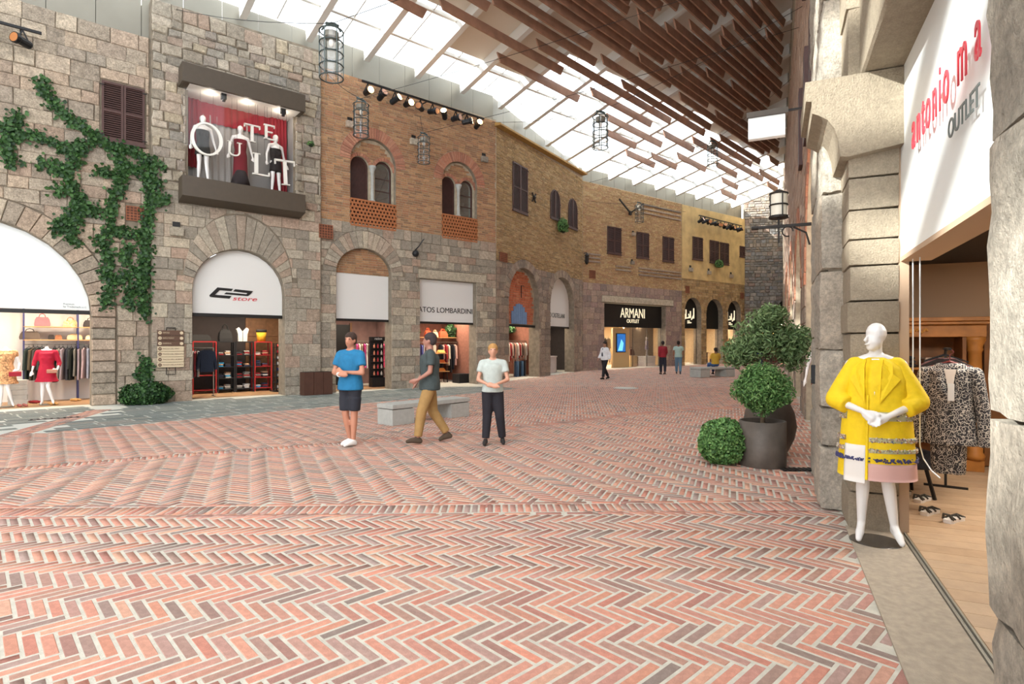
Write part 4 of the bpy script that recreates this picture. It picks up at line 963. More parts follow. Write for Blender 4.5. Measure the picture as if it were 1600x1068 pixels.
# ------------------------------------------------------------------ people and mannequins
def cloth(h, bump=.35): return plain('cloth_'+h.strip('#').lower(), h, .85, noise=.08, nscale=14, bump=bump, bscale=35)
def skinmat(h): return plain('skin_'+h.strip('#').lower(), h, .55)
POSE = dict(hip=(.09, 0, .93), knee=(.1, -.01, .5), ankle=(.1, .015, .085), toe=(.115, -.13, .035), sh=(.185, 0, 1.42), el=(.25, .03, 1.15), wr=(.25, -.05, .91), fin=(.245, -.08, .76))
def mkpose(**k):
    """joints for both sides: l (x<0 in the figure's own frame) and r; the figure faces -y"""
    p = {}
    for j, v in POSE.items(): p['r_'+j] = Vector(v); p['l_'+j] = Vector((-v[0], v[1], v[2]))
    for j, v in k.items():
        if not j.startswith('_'): p[j] = Vector(v)
    return p
def head_shapes(m, c=(0, 0, 1.635), face=True, turn=0, ear=True, brow=True):
    T = Matrix.Translation(c) @ Matrix.Rotation(turn, 4, 'Z')
    q = lambda x, y, z: tuple(T @ Vector((x, y, z)))
    m.ball(q(0, .012, .035), (.076, .096, .088), 14); m.ball(q(0, -.012, -.02), (.064, .078, .085), 14); m.ball(q(0, -.045, -.075), (.036, .036, .034), 10)
    if face:
        m.caps(q(0, -.088, .012), q(0, -.105, -.022), .009, .015, 8); m.ball(q(0, -.092, -.055), (.022, .012, .008), 8)
        for s in ((-1, 1) if brow else ()): m.ball(q(s*.032, -.074, .026), (.02, .016, .012), 8); m.caps(q(s*.012, -.086, .036), q(s*.05, -.068, .036), .008, .007, 6)
    if ear:
        for s in (-1, 1): m.ball(q(s*.078, .01, -.008), (.012, .022, .032), 8)
    return q
def hand(m, wr, tip, s, curl=.25, full=True):
    """palm, four unequal fingers and a thumb from its side"""
    wr = Vector(wr); tip = Vector(tip); d = (tip-wr).normalized(); up = Vector((0, 1, 0)) if abs(d.y) < .8 else Vector((1, 0, 0))
    side = d.cross(up).normalized(); nrm = side.cross(d)
    palm = wr+d*.085
    m.caps(wr+d*.02, palm, .026, .03, 8); m.caps(wr+d*.03+side*.018, palm+side*.024, .018, .018, 8); m.caps(wr+d*.03-side*.018, palm-side*.024, .018, .018, 8)
    if not full: m.caps(palm, palm+d*.075, .026, .018, 8); return
    for i, (o, L) in enumerate(((-.03, .066), (-.01, .078), (.01, .074), (.029, .058))):
        b = palm+side*o; k = b+d*L*.5-nrm*curl*.02; e = k+(d*1-nrm*curl*1.2).normalized()*L*.5
        m.caps(b, k, .0095, .009, 6); m.caps(k, e, .009, .0075, 6)
    b = wr+d*.035+side*.028*s; k = b+(d+side*s*.7).normalized()*.045; e = k+(d*1+side*s*.1-nrm*.3).normalized()*.035
    m.caps(b, k, .0125, .011, 6); m.caps(k, e, .011, .0085, 6)
def body_shapes(m, p, female=False, fingers=True, head=True, feet=True, face=True, turn=0, lean=0, thin=1.0, ear=True, bust=False):
    w = .9 if female else 1.0
    hc = (p['l_hip']+p['r_hip'])/2; ch = (p['l_sh']+p['r_sh'])/2
    t = lambda f: hc.lerp(ch, f)
    m.ball(t(.04), (.155*thin, .112, .12), 14); m.ball(t(.35), (.128*w*thin, .098, .15), 14); m.ball(t(.72), (.16*w*thin, .112, .17), 14)
    m.caps(p['l_sh'].lerp(ch, .15), p['r_sh'].lerp(ch, .15), .06*w, .06*w, 10)
    for s, k in ((-1, 'l_'), (1, 'r_')):
        m.caps(ch+Vector((s*.03, 0, .05)), p[k+'sh']+Vector((0, 0, -.005)), .05, .052*w, 8)
        m.caps(p[k+'sh'], p[k+'el'], .05*w, .038*w, 10); m.caps(p[k+'el'], p[k+'wr'], .04*w, .026*w, 10)
        hand(m, p[k+'wr'], p[k+'fin'], -s, full=fingers)
        m.caps(p[k+'hip'], p[k+'knee'], .088*w, .056*w, 12); m.caps(p[k+'knee'], p[k+'knee'].lerp(p[k+'ankle'], .3), .054*w, .056*w, 10); m.caps(p[k+'knee'].lerp(p[k+'ankle'], .3), p[k+'ankle'], .056*w, .034*w, 10)
        if feet:
            a, b = p[k+'ankle'], p[k+'toe']; heel = a+Vector((0, .035, -.045)); 
            m.caps(a, heel, .032, .03, 8); m.caps(heel, a.lerp(b, .6)+Vector((0, 0, .0)), .03, .034, 8); m.caps(a.lerp(b, .6), b, .034, .024, 8); m.caps(a, a.lerp(b, .55), .032, .028, 8)
    if head:
        nk = ch+Vector((0, .012, .03)); hd = ch+Vector((0, -.005, .215))
        m.caps(nk, hd+Vector((0, .01, -.05)), .056, .05, 10)
        return head_shapes(m, hd, face, turn, ear), hd
    else:
        m.caps(ch+Vector((0, .012, .03)), ch+Vector((0, .008, .12)), .054, .048, 10)
        return None, None
def tubeleg(m, a, b, ra, rb, n=14): m.tube([a, Vector(a).lerp(Vector(b), .5), b], [ra, (ra+rb)/2, rb], n)
def top_shapes(m, p, sleeve=.55, hem=-.06, loose=.02, female=False):
    hc = (p['l_hip']+p['r_hip'])/2; ch = (p['l_sh']+p['r_sh'])/2; t = lambda f: hc.lerp(ch, f); w = .93 if female else 1
    ax = (ch-hc).normalized()
    prof = [(hem, .188), (.08, .184), (.35, .158), (.72, .178), (.88, .172), (1.0, .14)]
    ring_ = []
    for f, r in prof: ring_.append((t(f), r*w+loose))
    # elliptical barrel of the torso
    V = []; n = 20
    for c, r in ring_: V += [(c.x+r*math.cos(2*pi*i/n), c.y+r*.82*math.sin(2*pi*i/n), c.z) for i in range(n)]
    k = len(ring_); m.add(V, [(j*n+i, j*n+(i+1) % n, (j+1)*n+(i+1) % n, (j+1)*n+i) for j in range(k-1) for i in range(n)]+[tuple(range(n-1, -1, -1)), tuple(range((k-1)*n, k*n))])
    m.caps(p['l_sh'].lerp(ch, .2), p['r_sh'].lerp(ch, .2), .066*w+loose*.6, .066*w+loose*.6, 12)
    if female:
        for s in (-1, 1): m.ball(t(.66)+Vector((s*.068, -.075, 0)), (.07, .062, .068), 10)
    for s, kx in ((-1, 'l_'), (1, 'r_')):
        m.caps(ch+Vector((s*.04, 0, .04)), p[kx+'sh'], .054, .058+loose*.6, 8)
        if sleeve <= 1: tubeleg(m, p[kx+'sh'], p[kx+'sh'].lerp(p[kx+'el'], sleeve), .062*w+loose*.5, .056*w+loose*.8)
        else:
            m.caps(p[kx+'sh'], p[kx+'el'], .06*w+loose*.5, .048*w+loose*.5); tubeleg(m, p[kx+'el'], p[kx+'el'].lerp(p[kx+'wr'], min(1, sleeve-1)), .048*w+loose*.5, .038*w+loose*.6)
def bottom_shapes(m, p, to=.95, loose=.015, w=1.):
    hc = (p['l_hip']+p['r_hip'])/2
    m.ball(hc+Vector((0, 0, .03)), (.165*w+loose, .12+loose, .13), 14)
    m.tube([hc+Vector((0, 0, .06)), hc+Vector((0, 0, .13))], .14*w+loose, 14)
    for k in ('l_', 'r_'):
        m.caps(p[k+'hip'], p[k+'knee'] if to > .5 else p[k+'hip'].lerp(p[k+'knee'], .5), .096*w+loose, .07+loose, 12)
        if to > .5: tubeleg(m, p[k+'knee'], p[k+'knee'].lerp(p[k+'ankle'], (to-.5)*2), .07+loose, .052+loose)
        else: tubeleg(m, p[k+'hip'].lerp(p[k+'knee'], .4), p[k+'hip'].lerp(p[k+'knee'], to*2), .085+loose, .075+loose)
def shoe(t, a, b, mat, name='shoe', vox=.014):
    m = MB(); heel = a+Vector((0, .04, -.04)); mid = a.lerp(b, .6)
    m.caps(heel, mid, .042, .044, 8); m.caps(mid, b+Vector((0, -.01, .002)), .044, .032, 8); m.caps(a+Vector((0, 0, -.0)), heel, .042, .042, 8); m.caps(a, mid, .042, .036, 8)
    return fuse(m, name, mat, t, vox, 3)
def hair_shapes(m, q, length=0, vol=.012, fringe=True):
    m.ball(q(0, .022, .05), (.08+vol, .1+vol*.8, .08+vol), 12); m.ball(q(0, .05, .0), (.07+vol, .06+vol, .08), 12)
    if length: m.caps(q(0, .05, 0), q(0, .075, -length), .08, .05, 10)
def person(label, X, Y, yaw, H, pose, skin, hair, top, bottom, shoes, sleeve=.55, shorts=False, female=False, hem=-.06, vox=.016, fingers=True, hairlen=0, turn=0, extra=None, z=None, group=None, seated=False, barecalf=False):
    k = H/1.75
    t = thing('person', label, 'person', TR(X, Y, gz(Y) if z is None else z, yaw) @ Matrix.Scale(k, 4), group)
    p = mkpose(**pose)
    m = MB(); q, hd = body_shapes(m, p, female, fingers, feet=(shoes is None), turn=turn)
    fuse(m, 'body', skinmat(skin), t, vox, 4)
    for s in (-1, 1): m = MB(); m.ball(q(s*.032, -.086, .028), (.011, .008, .008), 8); m.build('eye', plain('eye_dark', '#221C1A', .3), t)
    m = MB(); hair_shapes(m, q, hairlen); fuse(m, 'hair', cloth(hair, .6), t, .014, 3)
    m = MB(); top_shapes(m, p, sleeve, hem, female=female); fuse(m, 'shirt', cloth(top), t, vox, 3)
    m = MB(); bottom_shapes(m, p, .44 if shorts else .96); fuse(m, 'shorts' if shorts else 'trousers', cloth(bottom), t, vox, 3)
    for kx in ('l_', 'r_'): shoe(t, p[kx+'ankle'], p[kx+'toe'], cloth(shoes, .1))
    if extra: extra(t, p, q)
    return t
walk = dict(r_hip=(.09, 0, .93), r_knee=(.1, -.14, .52), r_ankle=(.1, -.2, .1), r_toe=(.11, -.35, .06), l_knee=(-.1, .06, .5), l_ankle=(-.1, .3, .13), l_toe=(-.1, .19, .04),
            r_el=(.25, .1, 1.16), r_wr=(.25, .08, .93), r_fin=(.25, .06, .78), l_el=(-.25, -.04, 1.16), l_wr=(-.24, -.18, .97), l_fin=(-.23, -.25, .84))
folded = dict(r_el=(.26, -.06, 1.14), r_wr=(.02, -.22, 1.16), r_fin=(-.12, -.2, 1.18), l_el=(-.26, -.06, 1.14), l_wr=(-.02, -.25, 1.12), l_fin=(.12, -.22, 1.11))
def watch(t, p, q):
    m = MB(); d = (p['l_wr']-p['l_el']).normalized(); a = p['l_wr']-d*.02; m.tube([a-d*.018, a+d*.018], .038, 12); m.build('wrist_band', 'white_paint', t)
def tie(t, p, q):
    ch = (p['l_sh']+p['r_sh'])/2; m = MB(); y = -.165
    m.add([(-.02, y+.03, 1.44), (.02, y+.03, 1.44), (.035, y-.01, 1.12), (0, y, 1.06), (-.035, y-.01, 1.12), (-.02, y+.045, 1.44), (.02, y+.045, 1.44), (.035, y+.02, 1.12), (0, y+.02, 1.06), (-.035, y+.02, 1.12)], [(0, 4, 3, 2, 1), (5, 6, 7, 8, 9), (0, 1, 6, 5), (1, 2, 7, 6), (2, 3, 8, 7), (3, 4, 9, 8), (4, 0, 5, 9)]); m.build('tie', cloth('#2B3040'), t)
person('person in a bright blue T-shirt and dark shorts with folded arms, wearing white shoes', -2.58, 9.2, -.35, 1.80, dict(folded, r_knee=(.07, .0, .5), r_ankle=(.05, .0, .085), r_toe=(.0, -.13, .035), l_knee=(-.08, -.02, .5), l_ankle=(-.06, .08, .085), l_toe=(-.1, -.06, .035)), '#B98066', '#3B2A22', '#1C6E9A', '#23252E', '#E6E4E0', sleeve=.62, shorts=True, hem=-.12, extra=watch, turn=.1)
person('person walking in a dark green-grey shirt, tan trousers and brown shoes before the bench', -1.35, 9.45, -pi/2+.25, 1.80, dict(walk, r_el=(.25, -.02, 1.15), r_wr=(.2, -.2, 1.03), r_fin=(.16, -.3, 1.0)), '#A87766', '#3A3030', '#3E4848', '#A07E4C', '#4A3C2E', sleeve=.65, hem=-.16, turn=-.3)
person('light-haired person in a pale T-shirt and black trousers, hands together at the waist', -.31, 9.35, .05, 1.62, dict(folded, r_wr=(.03, -.24, 1.06), l_wr=(-.03, -.25, 1.04), r_fin=(-.08, -.25, 1.05), l_fin=(.08, -.27, 1.03), r_hip=(.08, 0, .93), r_knee=(.12, -.03, .5), r_ankle=(.17, .06, .085), r_toe=(.18, -.08, .035), l_knee=(-.1, -.02, .5), l_ankle=(-.13, -.06, .085), l_toe=(-.15, -.2, .035)), '#D09A80', '#B98B52', '#B9C2BC', '#211F26', '#2A2624', female=True, hem=-.02, hairlen=.05)
person('person in white shirt, dark tie and black trousers striding past the lit shop front', 4.11, 25.5, -1.0, 1.68, dict(walk), '#9A705A', '#2A211C', '#D9DADC', '#1A1A1F', '#15130F', sleeve=1.9, vox=.025, fingers=False, extra=tie)
person('person seen from behind in a crimson jumper and dark jeans', 7.56, 28.9, pi+.2, 1.66, dict(walk, r_knee=(.08, -.05, .5), r_ankle=(.08, -.05, .085), r_toe=(.08, -.18, .035), l_ankle=(-.08, .1, .1), l_toe=(-.08, -.04, .035)), '#7C5240', '#18120F', '#8E1E2C', '#20222E', '#3A2A24', sleeve=1.9, vox=.025, fingers=False)
person('person seen from behind in a pale mint T-shirt and light blue jeans', 8.35, 28.9, pi-.3, 1.66, dict(walk), '#7C5240', '#18120F', '#9DB5AC', '#5F7C90', '#3B4652', sleeve=.6, vox=.025, fingers=False)
person('person standing in a grey T-shirt and black trousers near the last arch', 13.06, 33.4, pi+.4, 1.66, dict(), '#80583F', '#1B1512', '#6E6C72', '#1C1B20', '#15130F', vox=.03, fingers=False)
person('person in a blue shirt half hidden behind the potted tree', 14.2, 33.0, pi-.2, 1.68, dict(), '#80583F', '#1B1512', '#38537C', '#262C3A', '#15130F', vox=.03, fingers=False)
sit = dict(l_hip=(-.09, 0, .52), r_hip=(.09, 0, .52), l_knee=(-.12, -.42, .52), r_knee=(.12, -.42, .52), l_ankle=(-.12, -.44, .09), r_ankle=(.12, -.44, .09), l_toe=(-.13, -.58, .04), r_toe=(.13, -.58, .04), l_sh=(-.185, .03, 1.0), r_sh=(.185, .03, 1.0), l_el=(-.24, -.02, .75), r_el=(.24, -.02, .75), l_wr=(-.12, -.24, .66), r_wr=(.12, -.24, .66), l_fin=(-.02, -.34, .66), r_fin=(.02, -.34, .66))
def bag(t, p, q):
    pass
person('person in a yellow top seated on the far stone bench, seen from behind', 9.72, 27.55, pi+.15, 1.7, sit, '#7A503C', '#1B1512', '#B89430', '#33507E', '#15130F', sleeve=.8, vox=.025, fingers=False, hem=.02, z=gz(27.5)+.07)
# ---- mannequins
def dress(m, p, top, hem, rt, rh, ez=.8, n=24):
    """skirted barrel from the bust to the hem"""
    hc = (p['l_hip']+p['r_hip'])/2; ch = (p['l_sh']+p['r_sh'])/2
    for_ = [(top, rt*.98), (top-.16, rt*.97), (top-.3, rt*.84), (top-.42, rt*1.0), (hem+.25*(top-.42-hem), (rt+rh)/2), (hem, rh)]
    V = []
    for z, r in for_:
        c = hc.lerp(ch, (z-hc.z)/(ch.z-hc.z)) if z > hc.z else Vector((hc.x, hc.y, z))
        V += [(c.x+r*math.cos(2*pi*i/n), c.y+r*ez*math.sin(2*pi*i/n), z) for i in range(n)]
    for s in (-1, 1): m.ball((s*.065, -.1, top-.14), (.06, .05, .055), 10)
    k = len(for_); m.add(V, [(j*n+i, j*n+(i+1) % n, (j+1)*n+(i+1) % n, (j+1)*n+i) for j in range(k-1) for i in range(n)]+[tuple(range(n-1, -1, -1)), tuple(range((k-1)*n, k*n))])
stand = dict(r_knee=(.08, -.03, .5), l_knee=(-.09, -.01, .5), r_ankle=(.12, -.02, .1), l_ankle=(-.1, .03, .1), r_toe=(.15, -.13, .03), l_toe=(-.12, -.1, .03), r_el=(.26, .02, 1.15), r_wr=(.3, -.06, .92), r_fin=(.33, -.1, .79), l_el=(-.26, .02, 1.15), l_wr=(-.3, -.06, .92), l_fin=(-.33, -.1, .79))
def mannequin(label, M, H, col, pose, head=True, hem=.5, top=1.38, sleeve=0, rt=.18, rh=.24, base=True, vox=.016, turn=0, extra=None, mat=None, name='dress', group=None):
    t = thing('mannequin', label, 'mannequin', M @ Matrix.Scale(H/1.75, 4), group); p = mkpose(**pose)
    m = MB(); body_shapes(m, p, True, True, head=head, face=head, turn=turn, ear=False); fuse(m, 'figure', 'mannequin_white', t, vox, 4)
    m = MB(); dress(m, p, top, hem, rt, rh)
    if sleeve:
        ch = (p['l_sh']+p['r_sh'])/2; m.caps(p['l_sh'].lerp(ch, .2), p['r_sh'].lerp(ch, .2), .07, .07, 10)
        for k in ('l_', 'r_'): m.caps(p[k+'sh'], p[k+'sh'].lerp(p[k+'el'], min(1, sleeve)), .068, .056); 
        if sleeve > 1:
            for k in ('l_', 'r_'): tubeleg(m, p[k+'el'], p[k+'el'].lerp(p[k+'wr'], sleeve-1), .054, .05)
    fuse(m, name, mat or cloth(col), t, vox, 3)
    if base: m = MB(); m.lathe([(.17, 0), (.17, .012), (.16, .016)], 24); m.build('base_plate', 'fascia_metal', t)
    if extra: extra(t, p)
    return t
grp = 'mannequins in the display window'
mannequin('display mannequin in a dark strapless dress behind the large letter O', W1 @ TR(3.85, -.02, 6.36, .1), 1.98, '#2C2C2A', stand, hem=.72, top=1.36, rt=.165, rh=.2, group=grp)
def skirt(t, p): m = MB(); m.lathe([(.26, .1), (.2, .32), (.16, .5)], 20); m.build('tulle_skirt', cloth('#241D20'), t, True)
mannequin('display mannequin in a long dark red dress in the middle of the display window', W1 @ TR(4.9, .05, 6.36, -.1), 1.95, '#6E1622', stand, hem=.3, top=1.36, rt=.17, rh=.2, group=grp, extra=skirt)
mannequin('display mannequin in a black bustier dress by the red curtain', W1 @ TR(5.93, 0, 6.36, .2), 1.9, '#1C1718', stand, hem=.66, top=1.33, rt=.165, rh=.18, group=grp)
mpose = dict(stand, r_knee=(.03, -.06, .5), r_ankle=(.13, -.02, .1), l_ankle=(-.1, .02, .1), r_el=(.27, .03, 1.12), r_wr=(.24, -.16, .95), r_fin=(.12, -.24, .92))
def clutch(t, p): m = MB(); m.box(.02, .24, -.29, -.24, .86, .96, c=.01); m.build('clutch_bag', cloth('#B9806A'), t)
mannequin('headless mannequin in a crimson long-sleeved dress holding a small clutch', W1 @ TR(.3, .95, .02, -.1), 1.72, '#B01030', mpose, head=False, hem=.62, top=1.40, sleeve=1.45, rh=.27, extra=clutch)
def pouch(t, p): m = MB(); m.box(.05, .3, -.3, -.24, .8, .92, c=.01); m.build('red_pouch', cloth('#A02030'), t)
mt = pieces('floral_print', ['#C98A3A', '#B5532A', '#E0C08A', '#7A5030'], vary=.9, nscale=26, bump=.1)
mannequin('headless mannequin in an orange floral sleeveless dress beside stacked boxes', W1 @ TR(-.52, .9, .02, .05), 1.72, '#000000', mpose, head=False, hem=.6, top=1.40, sleeve=.25, rh=.27, extra=pouch, mat=mt)
mannequin('pale mannequin in a lilac sleeveless dress on a plinth in the lit glass front', W5 @ TR(6.5, .95, .9, .5), 1.2, '#9C93A8', stand, hem=.6, top=1.38, rt=.18, rh=.22, vox=.022)
# ------------------------------------------------------------------ shop rooms and what they sell
pieces('shop_brick', ['#8C5A4A', '#7A4E42', '#9A6856', '#855848'], vary=.2, bump=.4)
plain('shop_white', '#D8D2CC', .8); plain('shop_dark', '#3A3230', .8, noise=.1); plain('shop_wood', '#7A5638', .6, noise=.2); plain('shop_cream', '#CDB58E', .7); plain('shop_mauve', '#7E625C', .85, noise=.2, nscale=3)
NR = [0]; NUM = ['one', 'two', 'three', 'four', 'five', 'six', 'seven', 'eight', 'nine']
def room(M, x0, x1, y0, y1, h, wallm, floorm, ceilm, lamps, energy, col=(1, .84, .66), z0=.01):
    NR[0] += 1
    t = link(bpy.data.objects.new('wall_shop_%d' % NR[0], None), None, kind='structure'); t.matrix_world = M
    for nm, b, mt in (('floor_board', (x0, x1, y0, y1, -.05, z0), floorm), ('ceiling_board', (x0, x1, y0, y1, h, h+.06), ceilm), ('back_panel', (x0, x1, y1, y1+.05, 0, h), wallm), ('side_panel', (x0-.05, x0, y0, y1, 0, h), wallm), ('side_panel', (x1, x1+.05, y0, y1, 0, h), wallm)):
        m = MB(); m.box(*b); m.build(nm, mt, t)
    for k, (x, y) in enumerate(lamps):
        l = bpy.data.lights.new('shop_lamp', 'AREA'); l.shape = 'DISK'; l.size = .35; l.energy = energy; l.color = col
        o = bpy.data.objects.new('shop_lamp', l); COL.objects.link(o); o.matrix_world = M @ Matrix.Translation((x, y, h-.03))
        m = MB(); m.lathe([(.06, h-.01), (.06, h-.1), (.04, h-.12)], 12, Matrix.Translation((x, y, 0))); s = m.build('ceiling_spot', 'black_metal', t)
        m = MB(); m.ball((x, y, h-.13), .045, 10); m.build('bulb', plain('bulb_lit', '#FFE2B8', .3, emit=10), s)
    return t
warmf = plain('shop_floor_warm', '#A8835E', .5, noise=.1)
r1 = room(W1, -3.6, 2.35, .5, 2.6, 3.0, 'shop_white', warmf, 'shop_white', [(-1.5, 1.2), (0, 1.2), (1.3, 1.3)], 26)
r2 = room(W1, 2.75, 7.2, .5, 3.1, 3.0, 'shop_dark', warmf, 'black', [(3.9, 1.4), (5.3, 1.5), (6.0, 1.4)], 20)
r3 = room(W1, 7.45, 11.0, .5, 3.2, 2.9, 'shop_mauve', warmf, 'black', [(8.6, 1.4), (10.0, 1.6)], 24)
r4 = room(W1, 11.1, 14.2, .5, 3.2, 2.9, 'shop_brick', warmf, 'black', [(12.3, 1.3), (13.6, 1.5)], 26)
r5 = room(W4, .9, 4.95, .55, 2.8, 2.9, 'shop_brick', warmf, 'black', [(2.6, 1.2), (4.0, 1.5)], 26)
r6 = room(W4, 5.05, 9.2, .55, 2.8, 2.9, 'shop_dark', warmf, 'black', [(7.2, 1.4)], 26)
r7 = room(W5, 1.5, 8.6, .6, 3.6, 2.9, 'shop_cream', plain('cream_floor', '#C9B491', .4), 'shop_cream', [(2.8, 1.6), (4.6, 1.6), (6.4, 1.6)], 40, z0=.2)
r8 = room(W5, 8.85, 15.9, .6, 3.4, 2.9, 'shop_cream', 'cream_floor', 'shop_cream', [(10, 1.5), (12.4, 1.5), (14.8, 1.5)], 38, z0=.28)
r9 = room(WE, .9, 5.2, .5, 3.0, 3.2, 'shop_wood', warmf, 'shop_wood', [(1.8, 1.2), (2.8, 1.2)], 60, z0=.3)
for xx in (-10.2, -12.2, -17.5, -24.6, -31.6):
    l = bpy.data.lights.new('arcade_lamp', 'POINT'); l.energy = 25; l.color = (1, .85, .7); o = bpy.data.objects.new('arcade_lamp', l); COL.objects.link(o); o.matrix_world = WR @ Matrix.Translation((xx, 1.2, 3.6))
l = bpy.data.lights.new('shop_lamp', 'AREA'); l.size = 1.2; l.energy = 40; l.color = (1, .9, .78); o = bpy.data.objects.new('shop_lamp', l); COL.objects.link(o); o.matrix_world = WR @ Matrix.Translation((-6.5, 2.4, 2.68))
# glass fronts
def pane(M, x0, x1, y, z0, z1, label, bars=1):
    t = thing('glass_front', label, 'shop window', M @ Matrix.Translation(((x0+x1)/2, y, z0))); w = (x1-x0)/2
    for i in range(bars):
        a = -w+2*w*i/bars; m = MB(); m.box(a+.01, a+2*w/bars-.01, 0, .012, 0, z1-z0); m.build('pane', 'glass', t)
    for i in range(bars+1):
        a = -w+2*w*i/bars; m = MB(); m.box(a-.015, a+.015, -.01, .022, 0, z1-z0); m.build('mullion', 'dark_bronze', t)
pane(W5, 4.5, 7.1, .35, .3, 2.64, 'frameless lit glass front under the wide black sign', 2)
for (c, R, zs), nm in zip(a6, ('first', 'middle', 'last')): pane(W5, c-R+.02, c+R-.02, .38, .36, 2.66, 'tall glass front in the %s arch under the plaster house' % nm)
# ---- garments: a hanging piece of clothing seen mostly edge-on
def outline(kind, L, w):
    h = w/2
    if kind == 'trousers': return [(-.17, -L), (-.02, -L), (0, -.3), (.02, -L), (.17, -L), (.18, -.02), (-.18, -.02)]
    if kind == 'dress': return [(-h*1.1, -L), (h*1.1, -L), (h*.7, -L*.45), (h*.75, -.2), (h*.8, -.06), (.08, 0), (-.08, 0), (-h*.8, -.06), (-h*.75, -.2), (-h*.7, -L*.45)]
    return [(-h*.8, -L), (h*.8, -L), (h*.78, -.25), (h*1.02, -.62), (h*1.28, -.6), (h, -.07), (.08, 0), (-.08, 0), (-h, -.07), (-h*1.28, -.6), (-h*1.02, -.62), (-h*.78, -.25)]
def garment(M, kind, L, w, col, th, label, group, mat=None):
    t = thing(kind if kind in ('trousers', 'dress') else 'jacket', label, 'garment', M, group)
    P = outline(kind, L, w); m = MB(); n = len(P)
    V = [(x*.93, -th, z) for x, z in P]+[(x, -th*.4, z) for x, z in P]+[(x, th*.4, z) for x, z in P]+[(x*.93, th, z) for x, z in P]
    tri = tessellate_polygon([[Vector((x, z, 0)) for x, z in P]])
    Fc = [tuple(f) for f in tri]+[tuple(3*n+i for i in f[::-1]) for f in tri]
    for k in range(3): Fc += [(k*n+i, (k+1)*n+i, (k+1)*n+(i+1) % n, k*n+(i+1) % n) for i in range(n)]
    m.add(V, Fc); m.build('cloth', mat or cloth(col), t)
    m = MB(); m.bar((-h_(w), 0, -.03), (0, 0, .04), .012); m.bar((h_(w), 0, -.03), (0, 0, .04), .012); m.tube([(0, 0, .04), (0, 0, .07), (.015, 0, .09), (0, 0, .105), (-.015, 0, .09)], .004, 4); m.build('hanger', 'black_metal', t)
def h_(w): return w*.42
def rail(M, x0, x1, y, z, label, legs=True, z0=.02):
    t = thing('clothes_rail', label, 'clothes rail', M @ Matrix.Translation(((x0+x1)/2, y, z0))); w = (x1-x0)/2
    m = MB(); m.bar((-w, 0, z-z0), (w, 0, z-z0), .025); m.build('rail', 'fascia_metal', t)
    for s in (-1, 1):
        if legs: m = MB(); m.bar((s*w, 0, 0), (s*w, 0, z-z0), .025); m.build('post', 'fascia_metal', t); m = MB(); m.bar((s*w, -.22, .012), (s*w, .22, .012), .025); m.build('foot', 'fascia_metal', t)
        else: m = MB(); m.bar((s*w, 0, z-z0), (s*w, .25, z-z0), .02); m.build('bracket', 'fascia_metal', t)
ORD = ['', 'second ', 'third ', 'fourth ', 'fifth ', 'sixth ', 'seventh ', 'eighth ']
def fill(M, x0, x1, y, z, items, step, where, group, face=.25):
    """items: (colour, colour word, kind, length) repeated along the rail"""
    x = x0+.05; i = 0; seen = {}
    while x < x1-.03:
        col, wd, kind, L = items[i % len(items)]
        noun = {'trousers': 'trousers', 'dress': 'dress', 'coat': 'jacket'}[kind]
        garment(M @ TR(x, y, z-.1, pi/2-face+random.uniform(-.12, .12)), kind, L*random.uniform(.95, 1.05), .42, col, random.uniform(.02, .032), '%s%s %s hanging on %s' % (ORD[seen.get((wd, noun), 0)], wd, noun, where), group); seen[(wd, noun)] = seen.get((wd, noun), 0)+1; x += step*random.uniform(.9, 1.15); i += 1
# shop 1: handbags, clothes and shoes
def shelfunit(M, label, x0, x1, y, d, z, posts, boards, matp, matb, z0=.012):
    t = thing('shelf_unit', label, 'shelf', M @ Matrix.Translation((x0, y, z0)))
    for px_ in posts:
        for yy in (0, d): m = MB(); m.bar((px_-x0, yy, 0), (px_-x0, yy, z-z0), .04); m.build('post', matp, t)
    for a, b, zz in boards: m = MB(); m.box(a-x0, b-x0, -.02, d+.02, zz-z0-.025, zz-z0); m.build('shelf_board', matb, t)
    return t
plain('post_blue', '#2A2A55', .5); plain('board_wood', '#B98A58', .5); plain('frame_red', '#A82A2A', .45); plain('frame_black', '#1B1A1C', .5)
shelfunit(W1, 'blue-post wall shelving with pale wooden boards behind the crimson mannequin', -.2, 2.2, 2.0, .4, 2.9, (-.18, 1.02, 2.2), [(-.2, 2.22, 2.13), (-.2, 2.22, 1.76)], 'post_blue', 'board_wood')
def handbag(M, w, h, d, col, label, group='handbags on shop shelves', mat=None, handles=True, soft=.7):
    t = thing('handbag', label, 'bag', M, group); m = MB()
    V = []
    for z, s in ((0, .96), (h*.25, 1.0), (h*.7, .9), (h, soft)):
        V += [(-w/2*s, -d/2*s*(1.2-z/h*.6), z), (w/2*s, -d/2*s*(1.2-z/h*.6), z), (w/2*s, d/2*s*(1.2-z/h*.6), z), (-w/2*s, d/2*s*(1.2-z/h*.6), z)]
    m.add(V, [(3, 2, 1, 0), (12, 13, 14, 15)]+[(k+i, k+(i+1) % 4, k+4+(i+1) % 4, k+4+i) for k in (0, 4, 8) for i in range(4)]); m.build('bag_body', mat or cloth(col, .1), t)
    if handles:
        for yy in (-d*.2, d*.2): m = MB(); m.tube([(-w*.22, yy, h*.9), (-w*.16, yy, h*1.25), (0, yy, h*1.38), (w*.16, yy, h*1.25), (w*.22, yy, h*.9)], .012, 6); m.build('handle', mat or cloth(col, .1), t)
handbag(W1 @ TR(.22, 2.2, 2.135), .36, .26, .2, '#C05A5E', 'coral red handbag with handles on the top shelf')
handbag(W1 @ TR(.85, 2.2, 2.135), .34, .2, .18, '#000000', 'mottled orange and brown handbag on the top shelf', mat=mt)
